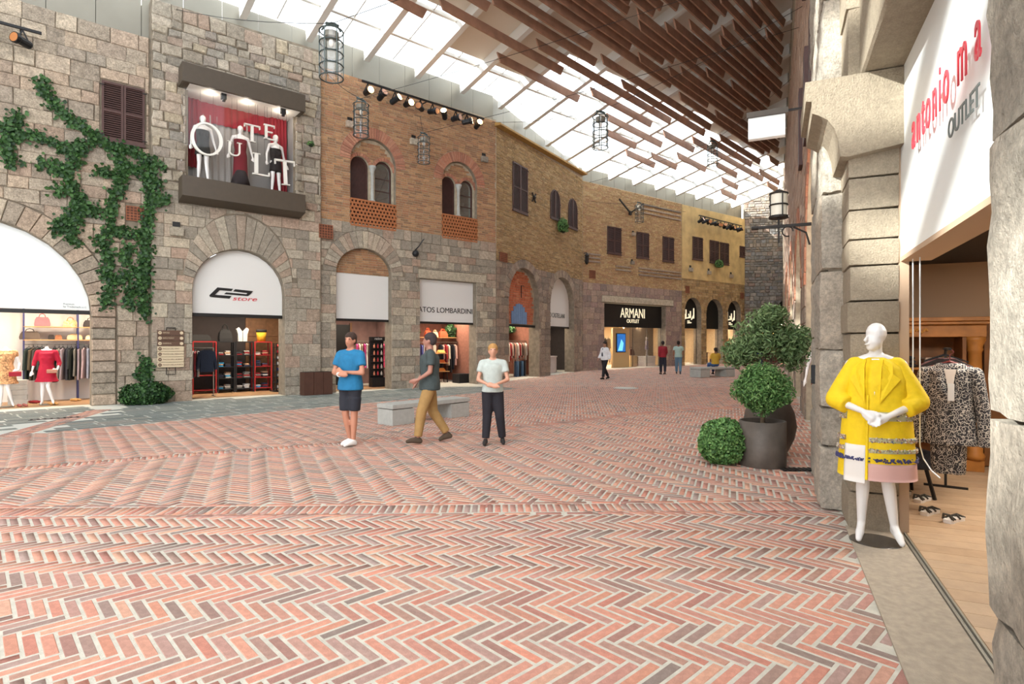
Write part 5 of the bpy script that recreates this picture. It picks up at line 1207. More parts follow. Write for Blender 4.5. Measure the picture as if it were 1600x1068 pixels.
handbag(W1 @ TR(1.32, 2.2, 2.135), .34, .2, .18, '#2C2624', 'black handbag on the top shelf near the arch stones')
handbag(W1 @ TR(-.05, 2.15, 1.765), .46, .22, .2, '#4E4136', 'wide brown duffel bag at the end of the second shelf')
handbag(W1 @ TR(.42, 2.2, 1.765), .14, .14, .1, '#2A2422', 'small black purse on the second shelf', handles=False); handbag(W1 @ TR(.58, 2.2, 1.765), .16, .13, .1, '#8A5A3A', 'small tan purse on the second shelf', handles=False)
handbag(W1 @ TR(.95, 2.2, 1.765), .36, .17, .16, '#C9A77E', 'soft beige bag slumped on the second shelf', handles=False, soft=.4); handbag(W1 @ TR(1.35, 2.2, 1.765), .3, .13, .16, '#D8BE98', 'cream bag on the second shelf by the arch', handles=False)
rail(W1, -.15, 2.15, 2.15, 1.62, 'steel clothes rail under the wooden shelves', legs=False)
fill(W1, -.12, .45, 2.1, 1.62, [('#23302C', 'dark green', 'coat', .85), ('#4A3E2C', 'olive brown', 'coat', .9), ('#3A3530', 'dark grey', 'coat', .85)], .1, 'the rail behind the crimson mannequin', 'clothes under the wooden shelves', .5)
fill(W1, .45, 1.1, 2.1, 1.62, [('#1E2320', 'black', 'coat', .95), ('#6E6A62', 'grey', 'dress', .85), ('#8C7E84', 'mauve grey', 'dress', .9), ('#2B2B33', 'charcoal', 'dress', .9)], .09, 'the rail right of the crimson mannequin', 'clothes under the wooden shelves')
fill(W1, 1.12, 2.0, 2.1, 1.62, [('#A08A8C', 'dusty pink', 'dress', .9), ('#7F8290', 'blue grey', 'dress', .88), ('#62708C', 'slate blue', 'trousers', .85)], .09, 'the rail next to the arch stones', 'clothes under the wooden shelves')
def pairshoe(M, col, label, k=1., group='shoes on shop floors'):
    t = thing('shoe_pair', label, 'shoes', M, group)
    for s in (-1, 1):
        m = MB(); m.caps((s*.055, .08, .04), (s*.055, -.04, .035), .035*k, .036*k, 8); m.caps((s*.055, -.04, .032), (s*.06, -.12, .026), .036*k, .026*k, 8); m.build('shoe', cloth(col, .1), t, True)
pairshoe(W1 @ TR(.05, 1.75, .012, .9), '#8E2026', 'red shoes on the floor under the wooden shelves'); pairshoe(W1 @ TR(.42, .85, .012, .3), '#B98A4E', 'tan shoes at the feet of the crimson mannequin'); pairshoe(W1 @ TR(.95, 1.8, .012, .6), '#B08850', 'tan shoes on the floor near the blue post'); pairshoe(W1 @ TR(-.2, .8, .012, .3), '#A05A50', 'pinkish shoes by the floral mannequin')
for i in range(5): m = MB(); m.box(-.38, .02, -.16, .16, 0, .13, c=.006); o = m.build('storage_box', 'concrete'); tag(o, 'grey box, %s in the stack beside the floral mannequin' % ('lowest', 'second lowest', 'middle one', 'second highest', 'topmost')[i], 'box', 'stacked boxes'); o.matrix_world = W1 @ TR(-.12, 1.6, .012+i*.132, random.uniform(-.04, .04))
# shop 2: sports shop
def redrack(label, x0, x1, y, z, lv, mat, z0=.012):
    t = thing('display_rack', label, 'shelf', W1 @ Matrix.Translation((x0, y, z0))); w = x1-x0; d = .38
    for a in (0, w):
        for b in (0, d): m = MB(); m.bar((a, b, 0), (a, b, z), .035); m.build('post', mat, t)
    for zz in lv: m = MB(); m.box(-.01, w+.01, -.01, d+.01, zz-.022, zz); m.build('shelf_board', mat, t)
    m = MB(); m.bar((0, 0, z), (w, 0, z), .035); m.build('top_bar', mat, t)
lv = (.12, .48, .86, 1.25, 1.70)
redrack('red steel rack behind the navy jacket', 4.0, 4.68, 2.1, 1.70, (.12, .6), 'frame_red'); redrack('black steel rack of folded goods next to the red frame', 4.74, 5.25, 2.1, 1.70, lv, 'frame_black')
redrack('black steel rack of caps under the white vest', 5.3, 5.85, 2.1, 1.70, lv, 'frame_black'); redrack('red steel rack of shoes and folded clothes under the yellow bucket bag', 5.9, 6.45, 2.1, 1.70, lv, 'frame_red')
rc = random.Random(3)
def folded_stack(M, cols, label, w=.2, group='folded goods on the sports racks'):
    t = thing('folded_clothes', label, 'folded clothes', M, group)
    for i, c in enumerate(cols): m = MB(); m.box(-w/2+rc.uniform(0, .03), w/2-rc.uniform(0, .03), -.12, .12, i*.05, i*.05+.048, c=.016); m.build('folded_garment', cloth(c, .2), t)
n_ = 0
nm1 = {'black steel rack next to the red frame': (4.8, 5.02), 'middle black steel rack': (5.38, 5.62), 'red rack near the shoe tower': (5.98, 6.22)}
palette = {'#C9C3BC': 'white', '#2F8FC0': 'light blue', '#8E2226': 'red', '#26242A': 'black', '#8C8880': 'grey', '#2A3048': 'navy', '#B08A6A': 'tan'}
lvn = ('lowest', 'second', 'third', 'fourth')
rc = random.Random(3)
for wh, xs_ in nm1.items():
    for li, zz in enumerate(lv[:4]):
        for xi, x in enumerate(xs_):
            c = '#2F8FC0' if (li == 2 and wh.startswith('black steel') and xi == 0) else rc.choice(list(palette))
            c2 = rc.choice(list(palette))
            folded_stack(W1 @ TR(x+.04, 2.28, .012+zz), [c, c2, c, rc.choice(list(palette))][:2+(li+xi) % 3], '%s folded item, %s end, %s shelf, %s' % (palette[c], 'near' if xi == 0 else 'far', lvn[li], wh))
handbag(W1 @ TR(4.25, 2.3, 1.725), .62, .22, .3, '#1D1B1A', 'long black holdall lying on top of the red rack', handles=False); handbag(W1 @ TR(5.0, 2.3, 1.725), .4, .42, .26, '#191818', 'black backpack on top of the black rack', soft=.5)
t = thing('white_vest', 'white sleeveless vest stood up on top of the middle rack', 'garment', W1 @ TR(5.55, 2.3, 1.725)); m = MB(); m.prism([(-.14, 0), (-.01, 0), (-.01, .34), (-.12, .48), (-.2, .42), (-.15, .25)], -.05, .05); m.build('front_half', cloth('#C8C4BE'), t); m = MB(); m.prism([(.01, 0), (.14, 0), (.15, .25), (.2, .42), (.12, .48), (.01, .34)], -.05, .05); m.build('front_half', cloth('#C8C4BE'), t)
t = thing('bucket_bag', 'yellow and black bucket bag on top of the red shoe rack', 'bag', W1 @ TR(6.17, 2.3, 1.725)); m = MB(); m.lathe([(.13, 0), (.17, .32)], 16); m.build('bag_body', cloth('#C8971E', .1), t, True); m = MB(); m.lathe([(.172, .32), (.178, .42)], 16); m.build('rim', cloth('#1C1A18', .1), t, True)
rail(W1, 3.62, 4.35, .95, 1.52, 'chrome clothes stand by the sports shop entrance'); fill(W1, 3.64, 3.98, .95, 1.52, [('#8A8682', 'grey', 'coat', .8), ('#B9B6B2', 'light grey', 'coat', .8), ('#7A2228', 'dark red', 'coat', .78)], .075, 'the chrome stand of the sports shop', 'sports jackets on the chrome stand')
garment(W1 @ TR(4.12, .78, 1.46, .1), 'coat', .68, .5, '#141E30', .06, 'navy and red hooded jacket facing out at the sports shop entrance', 'sports jackets on the chrome stand')
t = thing('shoe_tower', 'tall black wire tower of colourful shoes and caps in the sports shop', 'display stand', W1 @ TR(6.6, 1.55, .012))
for a in (-.2, .2):
    for b in (-.15, .15): m = MB(); m.bar((a, b, 0), (a, b, 1.65), .03); m.build('post', 'frame_black', t)
for k in range(8): m = MB(); m.box(-.22, .22, -.17, .17, .1+k*.2, .115+k*.2); m.build('tray', 'frame_black', t)
m = MB(); m.box(-.3, .3, -.25, .25, 0, .03); m.build('base', 'frame_black', t)
sc_ = ['#C9C3BC', '#26346A', '#B02226', '#1C1A1C', '#D8D4CE', '#B9362C', '#8C8880', '#E0DCD6']
scn = {'#C9C3BC': 'white', '#26346A': 'blue', '#B02226': 'red', '#1C1A1C': 'black', '#D8D4CE': 'pale grey', '#B9362C': 'orange red', '#8C8880': 'grey', '#E0DCD6': 'off-white'}
for k in range(8):
    for s, sd in ((-.1, 'outer'), (.1, 'inner')):
        c = sc_[(k*3+(s > 0)*2) % 8]; o = MB(); o.caps((0, .05, .04), (0, -.08, .03), .04, .035, 8); o.caps((0, .05, .07), (0, .03, .05), .035, .04, 8)
        o = o.build('sports_shoe', cloth(c, .1), None, True); tag(o, '%s sports shoe at the %s side of tray %s of the shoe tower' % (scn[c], sd, ('one', 'two', 'three', 'four', 'five', 'six', 'seven', 'eight')[k]), 'shoe', 'shoes on the wire tower'); o.matrix_world = W1 @ TR(6.6+s, 1.5, .128+k*.2, .5)
m = MB()
for i in range(3):
    for j in range(4): pass
t = thing('panelled_door', 'brown panelled wooden door in the corner of the sports shop', 'door', W1 @ TR(6.45, 3.04, .012)); m = MB(); m.box(-.6, .7, 0, .05, 0, 2.6); m.build('door_leaf', 'shop_wood', t)
for a in (-.5, .1):
    for z in (.3, 1.1, 1.9): m = MB(); m.box(a, a+.5, -.02, 0, z, z+.6, c=.008); m.build('raised_panel', 'shop_wood', t)
# shop 3
rail(W1, 9.4, 11.0, 1.9, 1.75, 'clothes rail at the side of the shop with the blank square sign', legs=False)
fill(W1, 9.5, 10.1, 1.9, 1.75, [('#D8478C', 'hot pink', 'dress', .95), ('#E8DCCB', 'ivory', 'dress', .9), ('#A9927C', 'beige', 'dress', .9)], .1, 'the rail beside the black display tower', 'bright clothes in the blank sign shop'); fill(W1, 10.5, 10.95, 1.9, 1.75, [('#C01E3C', 'red', 'dress', .95), ('#D8406C', 'pink', 'dress', .9)], .1, 'the rail end beyond the black tower', 'bright clothes in the blank sign shop')
t = thing('display_tower', 'tall black display tower with small bottles in the blank sign shop', 'display stand', W1 @ TR(10.15, 1.35, .012)); m = MB(); m.box(-.28, .28, -.1, .2, 0, .35); m.build('plinth', 'frame_black', t); m = MB(); m.box(-.28, .28, .1, .2, .35, 1.85); m.build('back_panel', 'frame_black', t); m = MB(); m.box(-.28, .28, -.02, .2, 1.75, 1.9); m.build('header', 'frame_black', t)
lettering('lettering', 'ration', .13, Matrix.Translation((0, -.03, 1.79)) @ UPR, 'white_paint', t, .002)
for k in range(5):
    m = MB(); m.box(-.26, .26, -.06, .1, .42+k*.26, .435+k*.26); m.build('tray', 'frame_black', t)
    for j, (cc, wd) in enumerate((('#D88A6A', 'peach'), ('#C03A40', 'red'), ('#D8C8B8', 'pale'))):
        m = MB(); m.lathe([(.035, 0), (.035, .1), (.015, .12), (.015, .16)], 10); o = m.build('bottle', cloth(cc, 0), None, True); tag(o, '%s bottle on tray %s of the black display tower' % (wd, ('one', 'two', 'three', 'four', 'five')[k]), 'bottle', 'bottles on the black tower'); o.matrix_world = W1 @ TR(10.0+j*.15, 1.36, .012+.436+k*.26)
garment(W1 @ TR(8.5, 2.4, 1.7, .2), 'coat', .9, .45, '#2A2422', .05, 'dark coat hanging deep inside the blank sign shop', 'dark coats'); t = thing('dark_doorway', 'dark doorway in the back wall of the blank sign shop', 'doorway', W1 @ TR(9.4, 3.1, .012)); m = MB(); m.box(-.4, .4, 0, .02, 0, 2.4); m.build('opening', 'black', t); m = MB(); m.box(-.48, -.4, -.02, .03, 0, 2.48); m.build('jamb', 'shop_wood', t); m = MB(); m.box(.4, .48, -.02, .03, 0, 2.48); m.build('jamb', 'shop_wood', t)
# shop 4
rail(W1, 11.3, 14.15, 1.9, 1.72, 'long clothes rail of the shop with black capital lettering', legs=False); m = MB(); m.box(11.3, 14.1, 1.8, 2.2, 1.9, 1.93); o = m.build('wall_shelf', 'board_wood'); tag(o, 'pale wooden shelf carrying orange bags above the long rail', 'shelf'); o.matrix_world = W1
lb4 = 'the long rail under the orange bags'
fill(W1, 11.9, 12.5, 1.85, 1.72, [('#5A5FA0', 'violet blue', 'coat', .8), ('#D8D0CC', 'pale', 'dress', .85), ('#B09AB0', 'lilac', 'dress', .8)], .12, lb4, 'clothes on the long rail'); fill(W1, 12.6, 12.9, 1.7, 1.72, [('#CFC9B8', 'cream', 'dress', .95)], .2, 'the long rail, facing forward', 'clothes on the long rail', pi/2-.2)
fill(W1, 13.25, 14.1, 1.85, 1.72, [('#1C1C24', 'black', 'coat', 1.1), ('#D8A898', 'salmon', 'coat', .85), ('#9A2428', 'dark red', 'coat', .8), ('#E0CFB0', 'cream', 'coat', .85), ('#1E1A1C', 'black', 'dress', 1.2)], .11, 'the far end of the long rail', 'clothes on the long rail')
handbag(W1 @ TR(12.75, 2.0, 1.935), .28, .28, .16, '#B0441E', 'orange tote bag at one end of the bag shelf'); handbag(W1 @ TR(13.1, 2.0, 1.935), .26, .22, .16, '#D8B088', 'cream and orange handbag in the middle of the bag shelf'); handbag(W1 @ TR(13.5, 2.0, 1.935), .4, .26, .18, '#A8401C', 'rust red holdall at the far end of the bag shelf')
t = thing('goods_table', 'small tiered table with orange goods in the shop with black capital lettering', 'table', W1 @ TR(13.15, 1.6, .012))
for z, w in ((.5, .3), (.85, .26), (1.25, .22)): m = MB(); m.box(-w, w, -w*.7, w*.7, z-.03, z); m.build('table_top', 'board_wood', t)
for a in (-.2, .2):
    for b in (-.12, .12): m = MB(); m.bar((a*1.2, b*1.2, 0), (a*.8, b*.8, 1.24), .025); m.build('leg', 'iron', t)
for k, (c, wd, z) in enumerate((('#C87830', 'orange', .5), ('#B9541E', 'rust', .85), ('#D8A050', 'amber', 1.25))): handbag(W1 @ TR(13.15, 1.6, .014+z), .3, .13, .2, c, '%s folded item on the %s tier of the tiered table' % (wd, ('lowest', 'middle', 'top')[k]), 'goods on the tiered table', handles=False)
m = MB(); m.box(-.3, .3, -.25, .25, 0, .4, c=.01); o = m.build('black_plinth', 'frame_black'); tag(o, 'low black plinth by the door post of the lettered shop', 'plinth'); o.matrix_world = W1 @ TR(13.75, .95, .012)
# shop 5
rail(W4, 2.6, 4.9, 1.3, 1.8, 'clothes rail in the shop with the blue hatch'); fill(W4, 2.9, 4.8, 1.25, 1.8, [('#B9A08C', 'beige', 'coat', .75), ('#E0D8D0', 'white', 'coat', .85), ('#A01822', 'red', 'coat', .8), ('#D8B0A0', 'pink', 'coat', .75), ('#3E4A3C', 'green', 'coat', .7), ('#D89888', 'coral', 'dress', 1.0)], .13, 'the rail under the blue hatch', 'clothes in the blue hatch shop', .6)
rail(W4, 3.2, 4.3, 1.0, .95, 'low rail of jeans in the shop with the blue hatch'); fill(W4, 3.3, 4.25, 1.0, .95, [('#3A5878', 'blue', 'trousers', .75), ('#5F7F9C', 'light blue', 'trousers', .75), ('#232630', 'dark', 'trousers', .75)], .16, 'the low rail under the blue hatch', 'jeans in the blue hatch shop', .7)
# shop 6: counter and dark shelving
t = thing('shop_counter', 'white curved counter in the narrow arch with dark shelving', 'counter', W4 @ TR(6.6, 1.0, .012)); m = MB(); m.lathe([(.9, 0), (.9, .95)], 24, ex=1, ey=.4); m.build('counter_body', plain('counter_white', '#C9BFBC', .4), t); m = MB(); m.lathe([(.95, .95), (.95, 1.0)], 24, ex=1, ey=.42); m.build('counter_top', 'counter_white', t)
t = thing('wall_shelving', 'dark wall shelving full of small boxes behind the white counter', 'shelf', W4 @ TR(7.0, 2.3, .012)); m = MB(); m.box(-1.6, 1.6, .3, .34, 0, 2.6); m.build('back_panel', 'black', t)
for k in range(9): m = MB(); m.box(-1.6, 1.6, 0, .3, .3+k*.26, .32+k*.26); m.build('shelf_board', 'shop_dark', t)
for k in range(8):
    for j in range(9):
        if rc.random() < .75:
            m = MB(); m.box(-.12, .12, -.08, .08, 0, rc.uniform(.08, .18)); cc = rc.choice(['#4A3A34', '#6E5A4A', '#38302E', '#7A6A5C']); o = m.build('small_box', cloth(cc, 0)); tag(o, 'small dark box, place %s from the near end of shelf %s behind the white counter' % (NUM[j], NUM[k]), 'box', 'boxes behind the white counter'); o.matrix_world = W4 @ TR(5.6+j*.34, 2.42, .012+.322+k*.26)
# shop 7: lit front with screen, bag, mannequin plinth
t = thing('display_plinth', 'pale plinth under the lilac-dressed mannequin', 'plinth', W5 @ TR(6.5, .95, .2)); m = MB(); m.box(-.45, .45, -.3, .3, 0, .65, c=.01); m.build('block', 'shop_white', t); m = MB(); m.box(-.48, .48, -.33, .33, .65, .7); m.build('top_slab', 'sign_white', t)
t = thing('wall_screen', 'blue lit advertising screen in the beige shop front', 'screen', W5 @ TR(4.1, .9, 1.15)); m = MB(); m.box(-.4, .4, 0, .06, 0, 1.15); m.build('frame', 'frame_black', t); m = MB(); m.box(-.36, .36, -.006, 0, .04, 1.11); m.build('display', plain('screen_blue', '#1E4E86', .3, emit=.7, noise=.5, nscale=3), t)
m = MB(); m.add([(-.3, -.012, .1), (.1, -.012, .1), (.2, -.012, .55), (0, -.012, .8)], [(0, 1, 2, 3)]); m.build('figure_print', plain('screen_pale', '#5FA8D8', .3, emit=.7), t)
t = thing('display_wall', 'beige freestanding panel with door inside the lit glass front', 'partition', W5 @ TR(4.15, .97, .2)); m = MB(); m.box(-.75, .75, 0, .08, 0, 2.4, c=.005); m.build('panel', plain('beige_panel', '#C7A878', .6), t); m = MB(); m.box(-.75, -.7, -.03, 0, 0, 2.4); m.build('edge', 'shop_cream', t)
t = thing('display_wall', 'taupe freestanding panel behind the lilac-dressed mannequin', 'partition', W5 @ TR(6.2, 1.5, .2)); m = MB(); m.box(-1.2, 1.6, 0, .08, 0, 2.5, c=.005); m.build('panel', plain('taupe_panel', '#9C8A72', .6), t); m = MB(); m.box(-1.2, -1.15, -.03, 0, 0, 2.5); m.build('edge', 'shop_cream', t)
handbag(W5 @ TR(5.35, 1.2, .95), .42, .38, .18, '#5E4238', 'brown leather handbag displayed in the lit glass front'); t = thing('display_plinth', 'slim pale plinth under the brown handbag', 'plinth', W5 @ TR(5.35, 1.2, .2)); m = MB(); m.box(-.3, .3, -.2, .2, 0, .7, c=.01); m.build('block', 'beige_panel', t); m = MB(); m.box(-.32, .32, -.22, .22, .7, .745); m.build('top_slab', 'shop_cream', t)
garment(W5 @ TR(3.2, 1.4, 2.0, .3), 'coat', .9, .45, '#4A4038', .05, 'dark brown coat hanging inside the beige shop', 'clothes in the beige shop'); garment(W5 @ TR(3.5, 1.4, 2.0, .3), 'coat', .9, .45, '#6A5C4C', .05, 'taupe coat hanging inside the beige shop', 'clothes in the beige shop')
# arches: shop 8
mannequin('mannequin in a dark green outfit in the first arch', W5 @ TR(10.2, 1.1, .28, .2), 1.75, '#24403A', stand, hem=.4, vox=.025); garment(W5 @ TR(10.9, 1.4, 2.0, .3), 'coat', .9, .45, '#D8C8B0', .05, 'cream jacket hanging in the first arch', 'clothes in the arches'); garment(W5 @ TR(10.7, 1.5, 1.3, .3), 'coat', .8, .45, '#5A4A50', .05, 'plum jacket hanging low in the first arch', 'clothes in the arches')
t = thing('display_niche', 'dark arched display niche in the middle arch', 'display', W5 @ TR(12.6, 1.3, .28)); m = MB(); m.prism(archpoly(0, .5, 0, 1.6), 0, .2); m.build('niche', plain('niche_brown', '#5A4232', .6), t); m = MB(); m.prism(archpoly(0, .38, .9, 1.6), -.02, 0); m.build('niche_back', 'shop_dark', t)
handbag(W5 @ TR(12.5, 1.05, 1.1), .3, .2, .16, '#5A2A28', 'dark red handbag before the arched niche'); t = thing('display_plinth', 'wooden plinth in front of the arched niche', 'plinth', W5 @ TR(12.5, 1.05, .28)); m = MB(); m.box(-.3, .3, -.2, .2, 0, .75); m.build('block', 'niche_brown', t); m = MB(); m.box(-.34, .34, -.23, .23, .75, .8); m.build('top_slab', 'shop_wood', t)
rail(W5, 14.5, 15.8, 1.2, 1.6, 'clothes rail visible in the last arch', z0=.28); fill(W5, 14.6, 15.8, 1.2, 1.6, [('#C05A48', 'coral', 'dress', .9), ('#D8C0A0', 'cream', 'dress', .9), ('#5E9A3A', 'green', 'dress', 1.0), ('#A84030', 'brick red', 'dress', .9)], .2, 'the rail in the last arch', 'clothes in the last arch', .9)
# far café corner
for i, x in enumerate((.35, 1.5)):
    t = thing('planter_box', 'brown timber planter box at the far corner, %s from the plaster house' % ('first', 'second', 'third')[i], 'planter', WE @ TR(x, -1.0-.3*i, .3)); m = MB(); m.box(-.5, .5, -.25, .25, 0, .06); m.build('base', 'iron', t)
    for k in range(3): m = MB(); m.box(-.5, .5, -.26, .26, .08+k*.22, .28+k*.22, c=.01); m.build('plank', plain('corten', '#5E3226', .7, noise=.2), t)
for x in (1.75, 2.3):
    t = thing('pendant_lamp', 'glowing pendant lamp in the far corner shop, hung at %s' % {1.75: 'the near side', 2.3: 'its centre', 2.85: 'the far side'}[x], 'lamp', WE @ TR(x, 1.0, 2.4)); m = MB(); m.lathe([(.2, 0), (.14, .2), (.03, .26)], 14); m.build('shade', plain('lamp_amber', '#E8A850', .4, emit=4), t); m = MB(); m.bar((0, 0, .25), (0, 0, .8), .012); m.build('cord', 'iron', t)
# ------------------------------------------------------------------ plants
pieces('leaf_ivy', ['#24401F', '#34562A', '#1C3320', '#456A35', '#2B4A2A'], .5, vary=.25, nscale=20, bump=0)
pieces('leaf_bush', ['#48703A', '#5E8A48', '#3A5E34', '#7CA25C', '#527C42', '#8AAA6A'], .5, vary=.25, nscale=20, bump=0)
pieces('leaf_olive', ['#5A7646', '#728A58', '#496238', '#889E6A', '#648052', '#9AAE7C'], .5, vary=.25, nscale=20, bump=0)
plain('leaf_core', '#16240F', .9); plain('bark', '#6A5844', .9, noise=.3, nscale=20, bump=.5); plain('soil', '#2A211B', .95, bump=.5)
def leafmesh(name, P, Nn, size, mat, parent, aspect=.6, spread=.8):
    """little folded leaves at points P facing roughly along Nn"""
    n = len(P); rng = np.random
    d = Nn + rng.normal(0, spread, (n, 3)); d /= np.linalg.norm(d, axis=1)[:, None]+1e-9
    u = np.cross(d, rng.normal(0, 1, (n, 3))); u /= np.linalg.norm(u, axis=1)[:, None]+1e-9
    v = np.cross(d, u); s = size*rng.uniform(.6, 1.25, n)[:, None]
    V = np.zeros((n, 6, 3)); V[:, 0] = P-u*s*.5; V[:, 1] = P+v*s*aspect*.5+d*s*.12-u*s*.1; V[:, 2] = P+v*s*aspect*.38+d*s*.1+u*s*.22; V[:, 3] = P+u*s*.55-d*s*.08; V[:, 4] = P-v*s*aspect*.38+d*s*.1+u*s*.22; V[:, 5] = P-v*s*aspect*.5+d*s*.12-u*s*.1
    Fq = np.array([(0, 1, 2, 3), (0, 3, 4, 5)]); Fa = (np.arange(n)[:, None, None]*6+Fq[None]).reshape(-1, 4)
    me = bpy.data.meshes.new(name); me.vertices.add(n*6); me.vertices.foreach_set('co', V.reshape(-1)); me.loops.add(len(Fa)*4); me.loops.foreach_set('vertex_index', Fa.reshape(-1)); me.polygons.add(len(Fa))
    me.polygons.foreach_set('loop_start', np.arange(len(Fa))*4); me.polygons.foreach_set('loop_total', np.full(len(Fa), 4)); me.update(calc_edges=True); me.materials.append(MATS[mat])
    return link(bpy.data.objects.new(name, me), parent, kind='stuff')
def ball_leaves(c, r, n, shell=(.82, 1.05), seed=0, lump=.08):
    rng = np.random; d = rng.normal(0, 1, (n, 3)); d /= np.linalg.norm(d, axis=1)[:, None]
    l = 1+lump*np.sin(d[:, 0]*5+seed)*np.cos(d[:, 2]*4+seed*2)+lump*.6*np.sin(d[:, 1]*9+seed)
    P = d*(rng.uniform(*shell, n)*l)[:, None]*np.array(r)+np.array(c); return P, d
# ivy on the first house
IVY = [[(0.18, 8.29), (0.25, 7.9), (0.44, 7.71), (0.63, 7.52), (0.89, 7.33), (1.16, 7.23), (1.3, 7.09)], [(1.3, 7.09), (1.51, 6.92), (1.86, 6.93), (2.23, 6.87), (2.45, 6.65)], [(-0.6, 6.97), (-0.43, 6.78), (-0.13, 6.77), (0.12, 6.82), (0.37, 6.77), (0.56, 6.65), (0.89, 6.67), (1.3, 7.01)], [(-0.43, 6.78), (-0.48, 6.37), (-0.37, 6.03), (-0.54, 6.25)], [(-0.43, 6.85), (-0.34, 7.11), (-0.27, 7.32)], [(0.89, 6.67), (0.83, 6.32), (0.63, 6.12), (0.69, 5.88), (0.83, 5.66), (0.96, 5.34), (0.83, 5.07), (0.63, 4.8), (0.47, 4.45)], [(0.96, 5.29), (1.19, 5.13), (1.44, 5.08)], [(0.63, 6.03), (0.37, 6.11), (0.15, 6.23)], [(0.83, 5.64), (0.56, 5.56), (0.4, 5.5)], [(0.96, 5.26), (0.73, 4.37), (0.89, 4.22)], [(1.72, 6.84), (1.93, 6.42), (1.86, 6.01), (1.72, 5.64), (1.61, 5.19), (1.65, 4.85)], [(1.86, 6.01), (1.58, 6.21), (1.3, 6.2)], [(2.45, 6.65), (2.48, 6.21), (2.54, 5.69), (2.48, 5.32)], [(1.93, 6.42), (2.23, 6.37), (2.48, 6.24)], [(1.37, 4.44), (1.65, 4.71), (2.01, 4.59), (2.38, 4.74)], [(1.37, 4.39), (1.51, 4.06), (1.61, 3.65), (1.44, 3.49), (1.72, 3.31), (2.01, 3.47), (2.38, 3.71)], [(2.38, 3.71), (2.39, 3.18), (2.36, 2.65), (2.42, 2.38)], [(1.61, 3.3), (1.58, 2.87), (1.48, 2.64)], [(2.38, 3.36), (2.12, 3.08), (1.98, 2.81), (2.15, 2.67)], [(2.08, 4.3), (1.93, 4.02), (2.01, 3.77)], [(2.48, 5.32), (2.42, 4.78), (2.39, 4.15), (2.38, 3.71)], [(2.54, 5.69), (2.76, 5.63), (2.92, 5.71)], [(2.51, 6.04), (2.73, 6.11)], [(2.51, 6.75), (2.68, 6.57), (2.79, 6.55)], [(2.39, 1.23), (2.42, 0.87), (2.38, 0.52)], [(2.42, 0.87), (2.23, 0.74)]]
iv = thing('ivy', 'dark green ivy climbing over the stone wall around the brown shutters', 'ivy', W1)
P = []
for ln in IVY:
    m = MB(); m.tube([(x, -.07, z) for x, z in ln], .012, 5); m.build('stem', 'bark', iv)
    for (x0, z0), (x1, z1) in zip(ln[:-1], ln[1:]):
        L = math.hypot(x1-x0, z1-z0); n = int(L*250)
        f = np.random.rand(n); w = np.random.normal(0, .085, (n, 2))
        P.append(np.stack([x0+(x1-x0)*f+w[:, 0], -.08-np.abs(np.random.normal(0, .05, n)), z0+(z1-z0)*f+w[:, 1]], 1))
P = np.concatenate(P); P[:, 1] = np.where(P[:, 0] > 2.54, P[:, 1]-.1, P[:, 1])
leafmesh('foliage', P, np.tile(np.array([0, -1., -.2]), (len(P), 1)), .092, 'leaf_ivy', iv, aspect=.95, spread=.45)
def bush(label, M, c, r, n, size, mat, aspect=.6, name='shrub', core=.8, lump=.08, seed=1, stem=True):
    t = thing(name, label, 'shrub', M)
    m = MB(); m.ball(c, tuple(x*core for x in r), 16); m.build('light_block_core', 'leaf_core', t, True)  # dark ball added inside to block light between the leaves
    Pp, d = ball_leaves(c, r, n, (core, 1.04), seed, lump); Pp[:, 2] = np.maximum(Pp[:, 2], .015)
    leafmesh('foliage', Pp, d, size, mat, t, aspect)
    if stem: m = MB(); m.tube([(0, 0, 0), (0, 0, c[2])], .025, 6); m.build('stem', 'bark', t)
    return t
bush('low spreading ivy bush at the foot of the wall under the direction sign', W1 @ TR(2.35, -.45, .01), (0, 0, .26), (.62, .34, .33), 2600, .075, 'leaf_ivy', .9, seed=3)
bush('small green trailing plant under the arched shutters', W4 @ TR(5.95, -.25, 7.3), (0, 0, .25), (.38, .22, .42), 700, .09, 'leaf_bush', seed=2); bush('small green plant under the double shutters of the plaster house', W5 @ TR(12.5, -.25, 6.85), (0, 0, .2), (.38, .2, .3), 600, .09, 'leaf_bush', seed=4)
bush('tiny fern growing out of the rubble wall by the display window', W1 @ TR(6.98, -.2, 8.1), (0, 0, .05), (.12, .08, .1), 90, .06, 'leaf_bush', seed=5)
bush('leafy green plant on the shelf of the lettered shop', W1 @ TR(12.2, 2.3, 1.94), (0, 0, .22), (.35, .2, .25), 400, .09, 'leaf_bush', seed=6); bush('dark leafy plant at the far end of the shelf of the lettered shop', W1 @ TR(13.95, 2.1, 1.94), (0, 0, .22), (.25, .25, .35), 400, .09, 'leaf_ivy', seed=7); bush('dark leafy plant above the rail of the blue hatch shop', W4 @ TR(4.3, 1.9, 2.2), (0, 0, .2), (.35, .3, .3), 350, .09, 'leaf_ivy', seed=8)
plain('pot_metal', '#5A5149', .55, noise=.22, nscale=6, metal=.15, bump=.1)
bush('round clipped green bush standing on the paving beside the cylindrical planter', TR(2.86, 7.85, .0), (0, 0, .3), (.31, .31, .31), 6500, .042, 'leaf_bush', .75, lump=.05, seed=9, stem=True)
pt = thing('planter_pot', 'dark cylindrical planter standing beside the round bush', 'planter', TR(3.37, 7.75, 0)); m = MB(); m.lathe([(.285, 0), (.295, .02), (.295, .60), (.27, .60), (.27, .54), (.0, .54)], 40, cap=False); m.build('pot', 'pot_metal', pt, True); m = MB(); m.lathe([(.268, .5), (.268, .545)], 24); m.build('soil', 'soil', pt)
